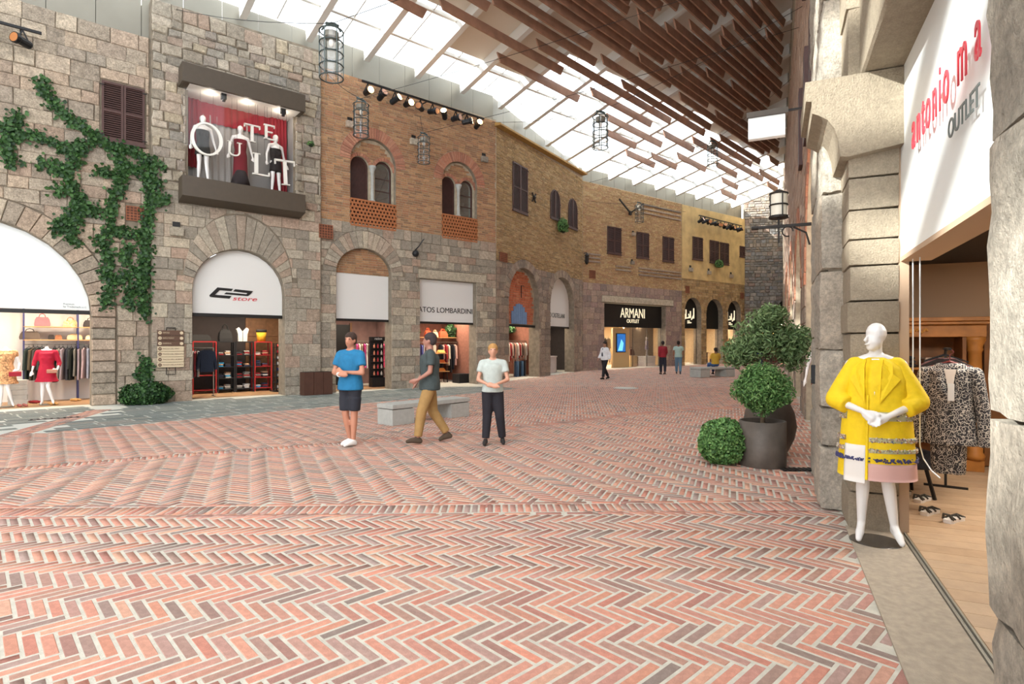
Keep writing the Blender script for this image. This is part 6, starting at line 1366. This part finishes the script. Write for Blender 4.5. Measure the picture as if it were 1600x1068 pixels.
tp = thing('topiary_tree', 'ball-headed topiary tree growing in the cylindrical planter', 'tree', TR(3.37, 7.75, .545)); m = MB(); m.tube([(0, 0, -.02), (.01, .01, .12), (0, 0, .3), (.02, 0, .5)], [.035, .032, .03, .02], 8); m.build('trunk', 'bark', tp, True)
for i in range(6): m = MB(); a = i*1.05; m.tube([(0, 0, .2), (.08*math.cos(a), .08*math.sin(a), .32), (.24*math.cos(a), .24*math.sin(a), .5)], [.015, .012, .006], 5); m.build('branch', 'bark', tp)
Pp, d = ball_leaves((0, 0, .49), (.345, .34, .31), 8500, (.55, 1.08), 2, .14); leafmesh('foliage', Pp, d, .048, 'leaf_bush', tp, .42, 1.0)
m = MB(); m.ball((0, 0, .5), (.2, .2, .18), 12); m.build('light_block_core', 'leaf_core', tp, True)  # dark ball added to block light through the crown
vp = thing('planter_pot', 'tall egg-shaped dark vase planter behind the cylindrical one', 'planter', TR(3.82, 8.55, 0)); m = MB(); m.lathe([(.16, 0), (.25, .05), (.34, .25), (.37, .42), (.34, .62), (.27, .78), (.25, .8), (.23, .78), (.0, .74)], 40, cap=False); m.build('vase', 'pot_metal', vp, True); m = MB(); m.lathe([(.22, .72), (.22, .75)], 20); m.build('soil', 'soil', vp)
tr = thing('potted_tree', 'loose-leaved small tree growing from the egg-shaped vase', 'tree', TR(3.82, 8.55, .74)); m = MB(); m.tube([(0, 0, -.02), (.02, 0, .3), (-.01, .02, .6), (.0, 0, .9)], [.03, .028, .024, .015], 8); m.build('trunk', 'bark', tr, True)
clus = [((-.25, 0, .85), (.34, .3, .24)), ((.12, 0, .95), (.34, .3, .26)), ((-.05, .1, 1.15), (.38, .3, .22)), ((.32, -.05, .72), (.22, .2, .22)), ((-.45, .05, .75), (.2, .2, .2)), ((.45, 0, .95), (.18, .2, .2)), ((.0, -.1, 1.32), (.2, .2, .14))]
PP, DD = [], []
for i, (c, r) in enumerate(clus):
    m = MB(); m.tube([(0, 0, .45), tuple(Vector((0, 0, .6)).lerp(Vector(c), .5)), c], [.014, .011, .006], 5); m.build('branch', 'bark', tr)
    a, b = ball_leaves(c, r, 1100, (.25, 1.15), i, .15); PP.append(a); DD.append(b)
leafmesh('foliage', np.concatenate(PP), np.concatenate(DD)+np.array([0, 0, -.3]), .072, 'leaf_olive', tr, .34, .9)
# ------------------------------------------------------------------ benches and bin
def bench(label, X, Y, rz, L, Wd, H, z=0):
    t = thing('stone_bench', label, 'bench', TR(X, Y, z, rz)); m = MB(); m.box(-L/2, L/2, -Wd/2, Wd/2, H-.09, H, c=.006); m.build('seat_slab', 'concrete', t)
    for s in (-1, 1):
        c = s*(L/2-.28); m = MB(); m.box(c-.275, c+.275, -Wd/2+.012, Wd/2-.012, 0, H-.105, c=.006); m.build('support_block', 'concrete', t)
        m = MB(); m.box(c-.25, c+.25, -Wd/2+.03, Wd/2-.03, H-.106, H-.089); m.build('spacer', 'iron', t)
d_ = math.atan2(1.63, 1.41)
bench('pale concrete slab bench behind the person in tan trousers', -1.86, 12.42, d_, 2.15, .52, .42); bench('distant concrete slab bench carrying the person in yellow', 9.5, 27.3, .42, 2.1, .75, .46, gz(27.3))
t = thing('litter_bin', 'brown steel litter bin of three panels against the stone pier', 'bin', W1 @ TR(7.08, -.42, .006)); m = MB(); m.box(-.44, .44, -.17, .17, .02, .71); m.build('body', plain('bin_brown', '#4E3024', .55, noise=.12), t)
for i in range(3): m = MB(); m.box(-.46+i*.31, -.16+i*.31, -.2, -.17, 0, .73, c=.006); m.build('front_panel', 'bin_brown', t)
for s in (-1, 1): m = MB(); m.box(s*.455-.012, s*.455+.012, -.17, .19, 0, .73); m.build('side_panel', 'bin_brown', t)
m = MB(); m.box(-.44, .44, -.17, .19, .71, .735); m.build('lid', 'iron', t)
# ------------------------------------------------------------------ fittings on the right front
t = thing('bracket_lantern', 'square white-glass lantern standing on a wrought iron bracket of the stone pier', 'lantern', WR @ TR(-7.85, .43, 3.08)); m = MB(); m.bar((0, 0, 0), (0, -.62, 0), .035); m.build('bracket_arm', 'iron', t)
m = MB(); m.tube([(0, -.02, -.25), (0, -.06, -.1), (0, -.2, -.02)], .012, 5); m.tube([(0, -.26+.06*math.cos(a), -.07+.06*math.sin(a)) for a in np.linspace(0, 5, 12)], .009, 5); m.build('scroll', 'iron', t); m = MB(); m.bar((0, -.36, -.2), (0, -.36, .1), .022); m.lathe([(.025, -.04), (.025, .04)], 10, Matrix.Translation((0, -.63, 0)) @ Matrix.Rotation(pi/2, 4, 'X')); m.build('spindle', 'iron', t)
m = MB(); m.lathe([(.1, .12), (.1, .40)], 16, Matrix.Translation((0, -.36, 0)), cap=False); m.build('glass_body', plain('milk_glass', '#DAD4C4', .4), t, True)
m = MB()
for z in (.12, .26, .40): m.tube([(.105*math.cos(2*pi*i/16), -.36+.105*math.sin(2*pi*i/16), z) for i in range(16)], .01, 5, closed=True)
for i in range(4): a = i*pi/2+.4; m.bar((.105*math.cos(a), -.36+.105*math.sin(a), .1), (.105*math.cos(a), -.36+.105*math.sin(a), .41), .014)
m.lathe([(.115, .1), (.115, .125)], 16, Matrix.Translation((0, -.36, 0))); m.lathe([(.11, .4), (.03, .45)], 16, Matrix.Translation((0, -.36, 0))); m.build('cage', 'iron', t)
t = thing('box_sign', 'small blank white projecting box sign with brown top on the pier', 'sign', WR @ TR(-9.3, .45, 4.66)); m = MB(); m.box(-.05, .05, -.78, -.28, 0, .32, c=.008); m.build('light_box', 'sign_white', t); m = MB(); m.box(-.07, .07, -.8, -.24, .32, .40); m.build('top_cap', 'dark_bronze', t); m = MB(); m.bar((0, -.26, .37), (0, .15, .37), .03); m.build('arm', 'iron', t)
t = thing('entry_panel', 'small black entry panel fixed to the rough pier', 'intercom', WR @ TR(-7.0, .40, 1.2)); m = MB(); m.box(-.05, .05, -.02, .03, 0, .2, c=.006); m.build('housing', 'black_metal', t); m = MB(); m.lathe([(.015, 0), (.015, .008)], 10, Matrix.Translation((0, -.02, .05)) @ UPR); m.build('button', 'fascia_metal', t)
# ------------------------------------------------------------------ mannequin in the yellow coat
YM = TR(2.98, 4.72, .016, -.5)
ym = thing('mannequin', 'white mannequin in a bright yellow coat standing in the near shop doorway', 'mannequin', YM)
yp = mkpose(r_sh=(.175, 0, 1.44), l_sh=(-.175, 0, 1.44), r_el=(.265, -.03, 1.13), l_el=(-.265, -.03, 1.13), r_wr=(.075, -.245, 1.05), r_fin=(-.06, -.27, .985), l_wr=(-.105, -.25, 1.08), l_fin=(.01, -.285, .985), r_hip=(.085, 0, .95), l_hip=(-.085, 0, .95),
            r_knee=(.075, -.04, .55), r_ankle=(.13, .02, .13), r_toe=(.17, -.11, .03), l_knee=(-.09, -.05, .55), l_ankle=(-.1, .02, .13), l_toe=(-.125, -.12, .03))
m = MB(); body_shapes(m, yp, True, True, head=False, feet=True, thin=.95)
hd = Vector((-.005, -.02, 1.66)); m.caps((0, .01, 1.46), (0, .0, 1.62), .05, .046, 12); head_shapes(m, hd, True, -.75, False, False)
fuse(m, 'figure', 'mannequin_white', ym, .0075, 5)
m = MB(); m.lathe([(.19, -.012), (.19, -.002), (.185, 0)], 40); m.build('base_plate', plain('chrome', '#8C8A88', .15, metal=.9), ym)
plain('coat_yellow', '#EDC910', .75, noise=.05, nscale=30, bump=.25, bscale=24); plain('coat_pink', '#D3A79E', .8); plain('coat_lining', '#E6E0D8', .8); plain('coat_lace', '#B9B48C', .8)
def coat_r(z):   # half-width of the coat
    return float(np.interp(z, [.52, .7, .95, 1.15, 1.32, 1.42, 1.475, 1.5], [.275, .268, .25, .235, .222, .195, .125, .075]))
def coat_pt(phi, z, off=0):
    r = coat_r(z)+off; w = 1+.025*math.sin(3*phi+z*4)*(1.55-z)+.012*math.sin(7*phi-z*9)
    dp = .70 if z < 1.35 else .62
    return (r*w*math.sin(phi), -r*w*dp*math.cos(phi)-.01, z)
def coat_sheet(name, p0, p1, z0, z1, mat, off=0, n=40, k=26, thick=.008):
    V = []
    for o in (0, -thick):
        for j in range(k+1):
            for i in range(n+1): V.append(coat_pt(p0+(p1-p0)*i/n, z0+(z1-z0)*j/k, off+o))
    N1 = (n+1)*(k+1); q = lambda j, i: j*(n+1)+i
    Fc = [(q(j, i), q(j, i+1), q(j+1, i+1), q(j+1, i)) for j in range(k) for i in range(n)]+[(N1+q(j, i), N1+q(j+1, i), N1+q(j+1, i+1), N1+q(j, i+1)) for j in range(k) for i in range(n)]
    for j in range(k):
        for i in (0, n): Fc.append((q(j, i), q(j+1, i), N1+q(j+1, i), N1+q(j, i)))
    for i in range(n):
        for j in (0, k): Fc.append((q(j, i), q(j, i+1), N1+q(j, i+1), N1+q(j, i)))
    return raw(name, V, Fc, mat, ym, True)
coat_sheet('coat', -.3, 2*pi-.3, .53, 1.5, 'coat_yellow')                      # main shell, open a little left of the middle
coat_sheet('coat_front', -.95, -.3, .5, .8, 'coat_lining', off=.012, n=8, k=6)          # turned-back front edge shows the pale lining
coat_sheet('coat_hem', -.23, 1.9, .525, .66, 'coat_pink', off=.006, n=20, k=5)
plain('bead_blue', '#3A3C6A', .4); plain('bead_mixed', '#A88A6A', .4); pieces('beads', ['#8A5A4A', '#C9B9A0', '#5A6A8A', '#B9803A', '#E0D8C8', '#7A8A5A'], .4, vary=.1, bump=0)
def beads(z, h, p0, p1, mat, n, rr=.007):
    m = MB()
    for i in range(n):
        x, y, zz = coat_pt(p0+(p1-p0)*random.random(), z+random.uniform(0, h), .013); m.ball((x, y, zz), rr*random.uniform(.6, 1.2), 6)
    m.build('bead_embroidery', mat, ym, kind='stuff')
for p0, p1 in ((-.22, 1.75), (-1.6, -.97)):
    coat_sheet('lace_band', p0, p1, .745, .775, 'coat_lace', off=.006, n=14, k=2); coat_sheet('lace_band', p0, p1, .83, .865, 'coat_lace', off=.006, n=14, k=2)
    beads(.675, .03, p0, p1, 'bead_blue', 90, .008); beads(.75, .03, p0, p1, 'beads', 90); beads(.83, .035, p0, p1, 'beads', 90)
    coat_sheet('lace_band', p0, p1, 1.0, 1.07, 'coat_lace', off=.005, n=14, k=2); beads(1.0, .06, p0, p1, 'beads', 60, .006)
coat_sheet('coat_front', -.3, -.24, .53, 1.2, 'coat_yellow', off=.012, n=2, k=12); beads(.68, .02, -.93, -.32, 'bead_blue', 46, .008)
for s, k in ((-1, 'l_'), (1, 'r_')):
    m = MB(); a, b, c = yp[k+'sh']+Vector((-s*.03, 0, -.005)), yp[k+'el']+Vector((s*.02, .0, .02)), yp[k+'el'].lerp(yp[k+'wr'], .42)+Vector((0, 0, -.0))
    m.caps(a, a.lerp(b, .5), .07, .078, 14); m.caps(a.lerp(b, .5), b, .078, .08, 14); tubeleg(m, b, c, .08, .076, 16); m.caps(a, Vector((0, 0, 1.46)), .07, .05, 10)
    fuse(m, 'sleeve', 'coat_yellow', ym, .013, 4)
for s in (-1, 1):   # broad lapels
    Pl = [coat_pt(s*x if s > 0 else -.3+s*x*.8, z, .016) for x, z in ((.06, 1.14), (.75, 1.33), (.5, 1.37), (.62, 1.44), (.45, 1.49), (.15, 1.42))]
    V = [Vector(p) for p in Pl]+[Vector(p)+Vector((0, -.012, 0)) for p in Pl]; n = 6
    raw('lapel', V, [tuple(range(n)), tuple(range(2*n-1, n-1, -1))]+[(i, (i+1) % n, n+(i+1) % n, n+i) for i in range(n)], 'coat_yellow', ym)
m = MB(); m.add([coat_pt(-.32, 1.49, .01), coat_pt(.2, 1.49, .01), coat_pt(-.08, 1.2, .012)], [(0, 1, 2)]); m.build('neck_gap', 'mannequin_white', ym)
# ------------------------------------------------------------------ near shop: cabinet, suit, sandals
ww = plain('oak_warm', '#A56C2E', .5, noise=.25, nscale=5, bump=.1); plain('oak_dark', '#7C4E22', .55, noise=.25, nscale=5)
cb = thing('wardrobe_cabinet', 'tall warm oak open cabinet with cornice and turned column inside the near shop', 'cabinet', WR @ TR(-9.45, 1.1, .018))
# local x: towards the room (+), local y: across
for nm, b, mt_ in (('back_panel', (0, .04, 0, 1.3, 0, 1.9), 'oak_dark'), ('side_panel', (0, .42, -.02, .03, 0, 1.9), 'oak_warm'), ('side_panel', (0, .42, 1.1, 1.14, 0, 1.9), 'oak_dark'), ('plinth', (0, .44, 0, 1.32, 0, .14), 'oak_warm'), ('shelf_board', (.04, .4, .03, 1.1, 1.27, 1.30), 'oak_warm'), ('shelf_board', (.04, .4, .03, 1.1, .5, .53), 'oak_warm'), ('frieze', (.3, .44, -.02, 1.34, 1.70, 1.86), 'oak_warm'), ('cornice', (.26, .5, -.06, 1.38, 1.86, 1.9), 'oak_warm'), ('cornice', (.24, .54, -.09, 1.42, 1.9, 1.95), 'oak_warm'), ('side_door', (.0, .06, 1.42, 2.3, .02, 1.95), 'oak_dark')):
    m = MB(); m.box(*b, c=.004); m.build(nm, mt_, cb)
m = MB(); m.lathe([(.1, .14), (.11, .2), (.085, .24), (.078, .9), (.085, .92), (.078, .95), (.072, 1.5), (.09, 1.54), (.08, 1.57), (.115, 1.66), (.115, 1.7)], 20, Matrix.Translation((.36, 1.24, 0))); m.build('column', 'oak_warm', cb, True)
m = MB(); m.ball((.455, .55, 1.78), (.015, .045, .035), 10)
for s in (-1, 1): m.tube([(.45, .55+s*(.05+.13*i/6), 1.78+.025*math.sin(i*1.6)) for i in range(7)], .016, 6)
m.build('carved_ornament', plain('carving', '#C08A44', .5), cb)
for i, cc in enumerate(('#C9B8A4', '#B9463C', '#D0C2B0', '#C4AFA0')): m = MB(); m.box(.08, .36, .72, 1.06, i*.032, i*.032+.031, c=.012); o = m.build('folded_shirt', cloth(cc, .2)); tag(o, '%s folded shirt, %s in the pile on the oak cabinet shelf' % (('cream', 'red and cream', 'pale', 'rose')[i], ('lowest', 'second', 'third', 'topmost')[i]), 'folded shirt', 'folded shirts in the oak cabinet'); o.matrix_world = WR @ TR(-9.45, 1.1, .018+1.302)
for i, cc in enumerate(('#2E2C30', '#3A3638', '#26262A')): m = MB(); m.box(.06, .38, .1, .62, i*.05, i*.05+.048, c=.02); o = m.build('folded_jumper', cloth(cc, .3)); tag(o, 'dark folded jumper, %s in the pile on the oak cabinet shelf' % ('lowest', 'middle', 'topmost')[i], 'folded jumper', 'dark jumpers in the oak cabinet'); o.matrix_world = WR @ TR(-9.45, 1.1, .018+1.302, random.uniform(-.05, .05))
for i, cc in enumerate(('#1E1C20', '#D8D0C8')): m = MB(); m.box(.06, .38, .6, 1.06, i*.06, i*.06+.058, c=.02); o = m.build('folded_jumper', cloth(cc, .3)); tag(o, ('black', 'white')[i]+' folded jumper on the low shelf of the oak cabinet', 'folded jumper', 'jumpers low in the oak cabinet'); o.matrix_world = WR @ TR(-9.45, 1.1, .018+.532)
# patterned suit on a hanger
m_, nt, b = newmat('suit_print'); L = nt.links; tc = N(nt, 'ShaderNodeTexCoord'); vo = N(nt, 'ShaderNodeTexVoronoi'); vo.inputs['Scale'].default_value = 34; L.new(tc.outputs['Object'], vo.inputs['Vector'])
wv = N(nt, 'ShaderNodeMath', operation='SINE'); ml = N(nt, 'ShaderNodeMath', operation='MULTIPLY'); ml.inputs[1].default_value = 14; L.new(vo.outputs['Distance'], ml.inputs[0]); L.new(ml.outputs[0], wv.inputs[0])
cr = N(nt, 'ShaderNodeValToRGB'); cr.color_ramp.elements[0].position = .35; cr.color_ramp.elements[0].color = lin('#33343A'); cr.color_ramp.elements[1].position = .6; cr.color_ramp.elements[1].color = lin('#BEBAB2'); L.new(wv.outputs[0], cr.inputs[0]); L.new(cr.outputs[0], b.inputs['Base Color']); b.inputs['Roughness'].default_value = .85
su = thing('patterned_suit', 'grey patterned suit jacket and trousers on a hanger inside the near shop', 'suit', TR(4.12, 5.42, 0, -.62))
m = MB()
for z0, z1, r0, r1 in ((1.38, 1.1, .19, .175), (1.1, .68, .175, .215)):
    V = []; n = 24
    for z, r in ((z0, r0), (z1, r1)): V += [(r*math.cos(2*pi*i/n), .42*r*math.sin(2*pi*i/n), z) for i in range(n)]
    m.add(V, [(i, n+i, n+(i+1) % n, (i+1) % n) for i in range(n)]+[tuple(range(n)), tuple(range(2*n-1, n-1, -1))])
m.caps((-.16, 0, 1.36), (.16, 0, 1.36), .058, .058, 10); m.caps((-.08, 0, 1.40), (.08, 0, 1.40), .05, .05, 10)
fuse(m, 'jacket_body', 'suit_print', su, .012, 4)
for s in (-1, 1): m = MB(); m.caps((s*.19, 0, 1.35), (s*.245, .0, 1.0), .062, .055, 12); tubeleg(m, (s*.245, 0, 1.0), (s*.25, -.02, .68), .055, .048); fuse(m, 'sleeve', 'suit_print', su, .012, 3)
for s in (-1, 1):
    Pl = [(s*.02, -.095, 1.08), (s*.1, -.1, 1.24), (s*.07, -.098, 1.27), (s*.105, -.09, 1.31), (s*.05, -.07, 1.4)]; V = Pl+[(x, y-.012, z) for x, y, z in Pl]
    raw('lapel', V, [(0, 1, 2, 3, 4), (9, 8, 7, 6, 5)]+[(i, (i+1) % 5, 5+(i+1) % 5, 5+i) for i in range(5)], 'suit_print', su)
m = MB(); m.add([(-.045, -.09, 1.39), (.045, -.09, 1.39), (0, -.1, 1.1)], [(0, 2, 1)]); m.build('shirt_front', 'coat_lining', su); m = MB(); m.box(-.02, .03, -.125, -.12, 1.1, 1.26); m.build('price_tag', 'sign_white', su)
for z in (1.0, .9): m = MB(); m.ball((0, -.1, z), .012, 8); m.build('button', 'black', su)
m = MB(); m.tube([(-.16, 0, 1.4), (0, 0, 1.46), (.16, 0, 1.4)], .015, 6); m.tube([(0, 0, 1.46), (0, 0, 1.52), (.03, 0, 1.55), (0, 0, 1.58)], .005, 5); m.build('hanger', plain('hanger_red', '#6A2420', .4), su)
m = MB(); tubeleg(m, (-.06, .05, .9), (-.06, .05, .40), .1, .085); tubeleg(m, (.04, .06, .9), (.04, .06, .40), .1, .085); fuse(m, 'trousers', 'suit_print', su, .014, 3)
t = thing('clothes_rail', 'dark steel rail carrying the patterned suit in the near shop', 'clothes rail', TR(4.12, 5.42, .018, -.62+pi/2)); m = MB(); m.bar((-.1, 0, 1.56), (1.3, 0, 1.56), .022); m.build('rail', 'iron', t)
m = MB(); m.bar((1.28, 0, 0), (1.28, 0, 1.56), .025); m.build('post', 'iron', t); m = MB(); m.bar((1.28, -.2, .012), (1.28, .2, .012), .025); m.build('foot', 'iron', t)
for i, (cc, wd) in enumerate((('#2A2628', 'black'), ('#7A2026', 'dark red'), ('#34303A', 'charcoal'), ('#8A8680', 'grey'))): garment(TR(4.12, 5.42, .018, -.62) @ TR(-.02, .35+i*.16, 1.46, .05*i), 'coat', .75, .42, cc, .03, '%s jacket hanging behind the patterned suit' % wd, 'jackets behind the patterned suit')
t = thing('stool', 'low stool with dark plaid seat and black splayed legs behind the yellow coat', 'stool', WR @ TR(-7.35, 1.3, .018, .3)); m = MB(); m.box(-.2, .2, -.17, .17, .3, .5, c=.03); m.build('seat', plain('plaid_navy', '#2C3240', .85, noise=.4, nscale=60), t)
for a in (-1, 1):
    for b_ in (-1, 1): m = MB(); m.bar((a*.15, b_*.12, .3), (a*.21, b_*.17, 0), .028); m.build('leg', 'iron', t)
def sandal(label, s_, d_y, rz):
    t = thing('sandal', label, 'sandal', WR @ TR(-s_, d_y, .018, rz), 'sandals on the shop floor'); m = MB(); pr_ = [(-.13, -.035), (-.1, -.045), (0, -.036), (.09, -.05), (.135, -.03), (.14, 0), (.125, .04), (.08, .05), (0, .038), (-.1, .043), (-.135, .02)]
    V = [(x, y, z) for z in (0, .032) for x, y in pr_]; n = len(pr_); m.add(V, [tuple(range(n-1, -1, -1)), tuple(range(n, 2*n))]+[(i, (i+1) % n, n+(i+1) % n, n+i) for i in range(n)]); m.build('sole', 'coat_lining', t)
    for x0, x1, z in ((.01, .1, .05), (.1, .01, .055), (-.07, -.07, .06)): m = MB(); m.tube([(x0, -.045, .03), ((x0+x1)/2, 0, z), (x1, .045, .03)], .01, 6); m.build('strap', plain('strap_olive', '#3A352C', .7), t)
    m = MB(); m.tube([(-.1, -.04, .03), (-.135, -.02, .08), (-.135, .02, .08), (-.1, .04, .03)], .011, 6); m.build('heel_strap', 'strap_olive', t)
sandal('front sandal with olive crossed straps nearest the threshold', 6.42, 1.50, 2.5); sandal('olive strapped sandal just behind the front one', 6.62, 1.36, 2.55); sandal('dark strapped sandal near the stool legs', 7.12, 1.40, 2.6); sandal('dark strapped sandal tucked under the stool', 7.3, 1.26, 2.6)
m = MB(); m.tube([(0, 0, 2.33), (0, 0, 1.2), (0, .0, .8), (.02, .02, .7), (.08, .06, .62), (.16, .1, .58)], .005, 5); o = m.build('power_cable', 'sign_white'); tag(o, 'thin white cord hanging from the sign soffit behind the yellow coat', 'cord', 'white cords'); o.matrix_world = WR @ TR(-5.62, 1.09, 0)
m = MB(); m.tube([(0, 0, 2.33), (.01, 0, 1.6), (0, 0, 1.3)], .005, 5); o = m.build('power_cable', 'sign_white'); tag(o, 'shorter thin white cord above the mannequin head', 'cord', 'white cords'); o.matrix_world = WR @ TR(-5.72, 1.06, 0)
t = thing('mannequin', 'headless white display figure in a spotted garment under the arcade', 'mannequin', WR @ TR(-12.9, .9, .02, pi/2)); p = mkpose(**stand); m = MB(); body_shapes(m, p, True, False, head=False); fuse(m, 'figure', 'mannequin_white', t, .02, 3); m = MB(); dress(m, p, 1.4, .8, .18, .21); fuse(m, 'dress', pieces('spotted', ['#D8D4CC', '#2A2628', '#8A2A26'], .8, vary=.9, nscale=30, bump=0), t, .02, 3)
bpy.data.scenes.remove(BENCH)
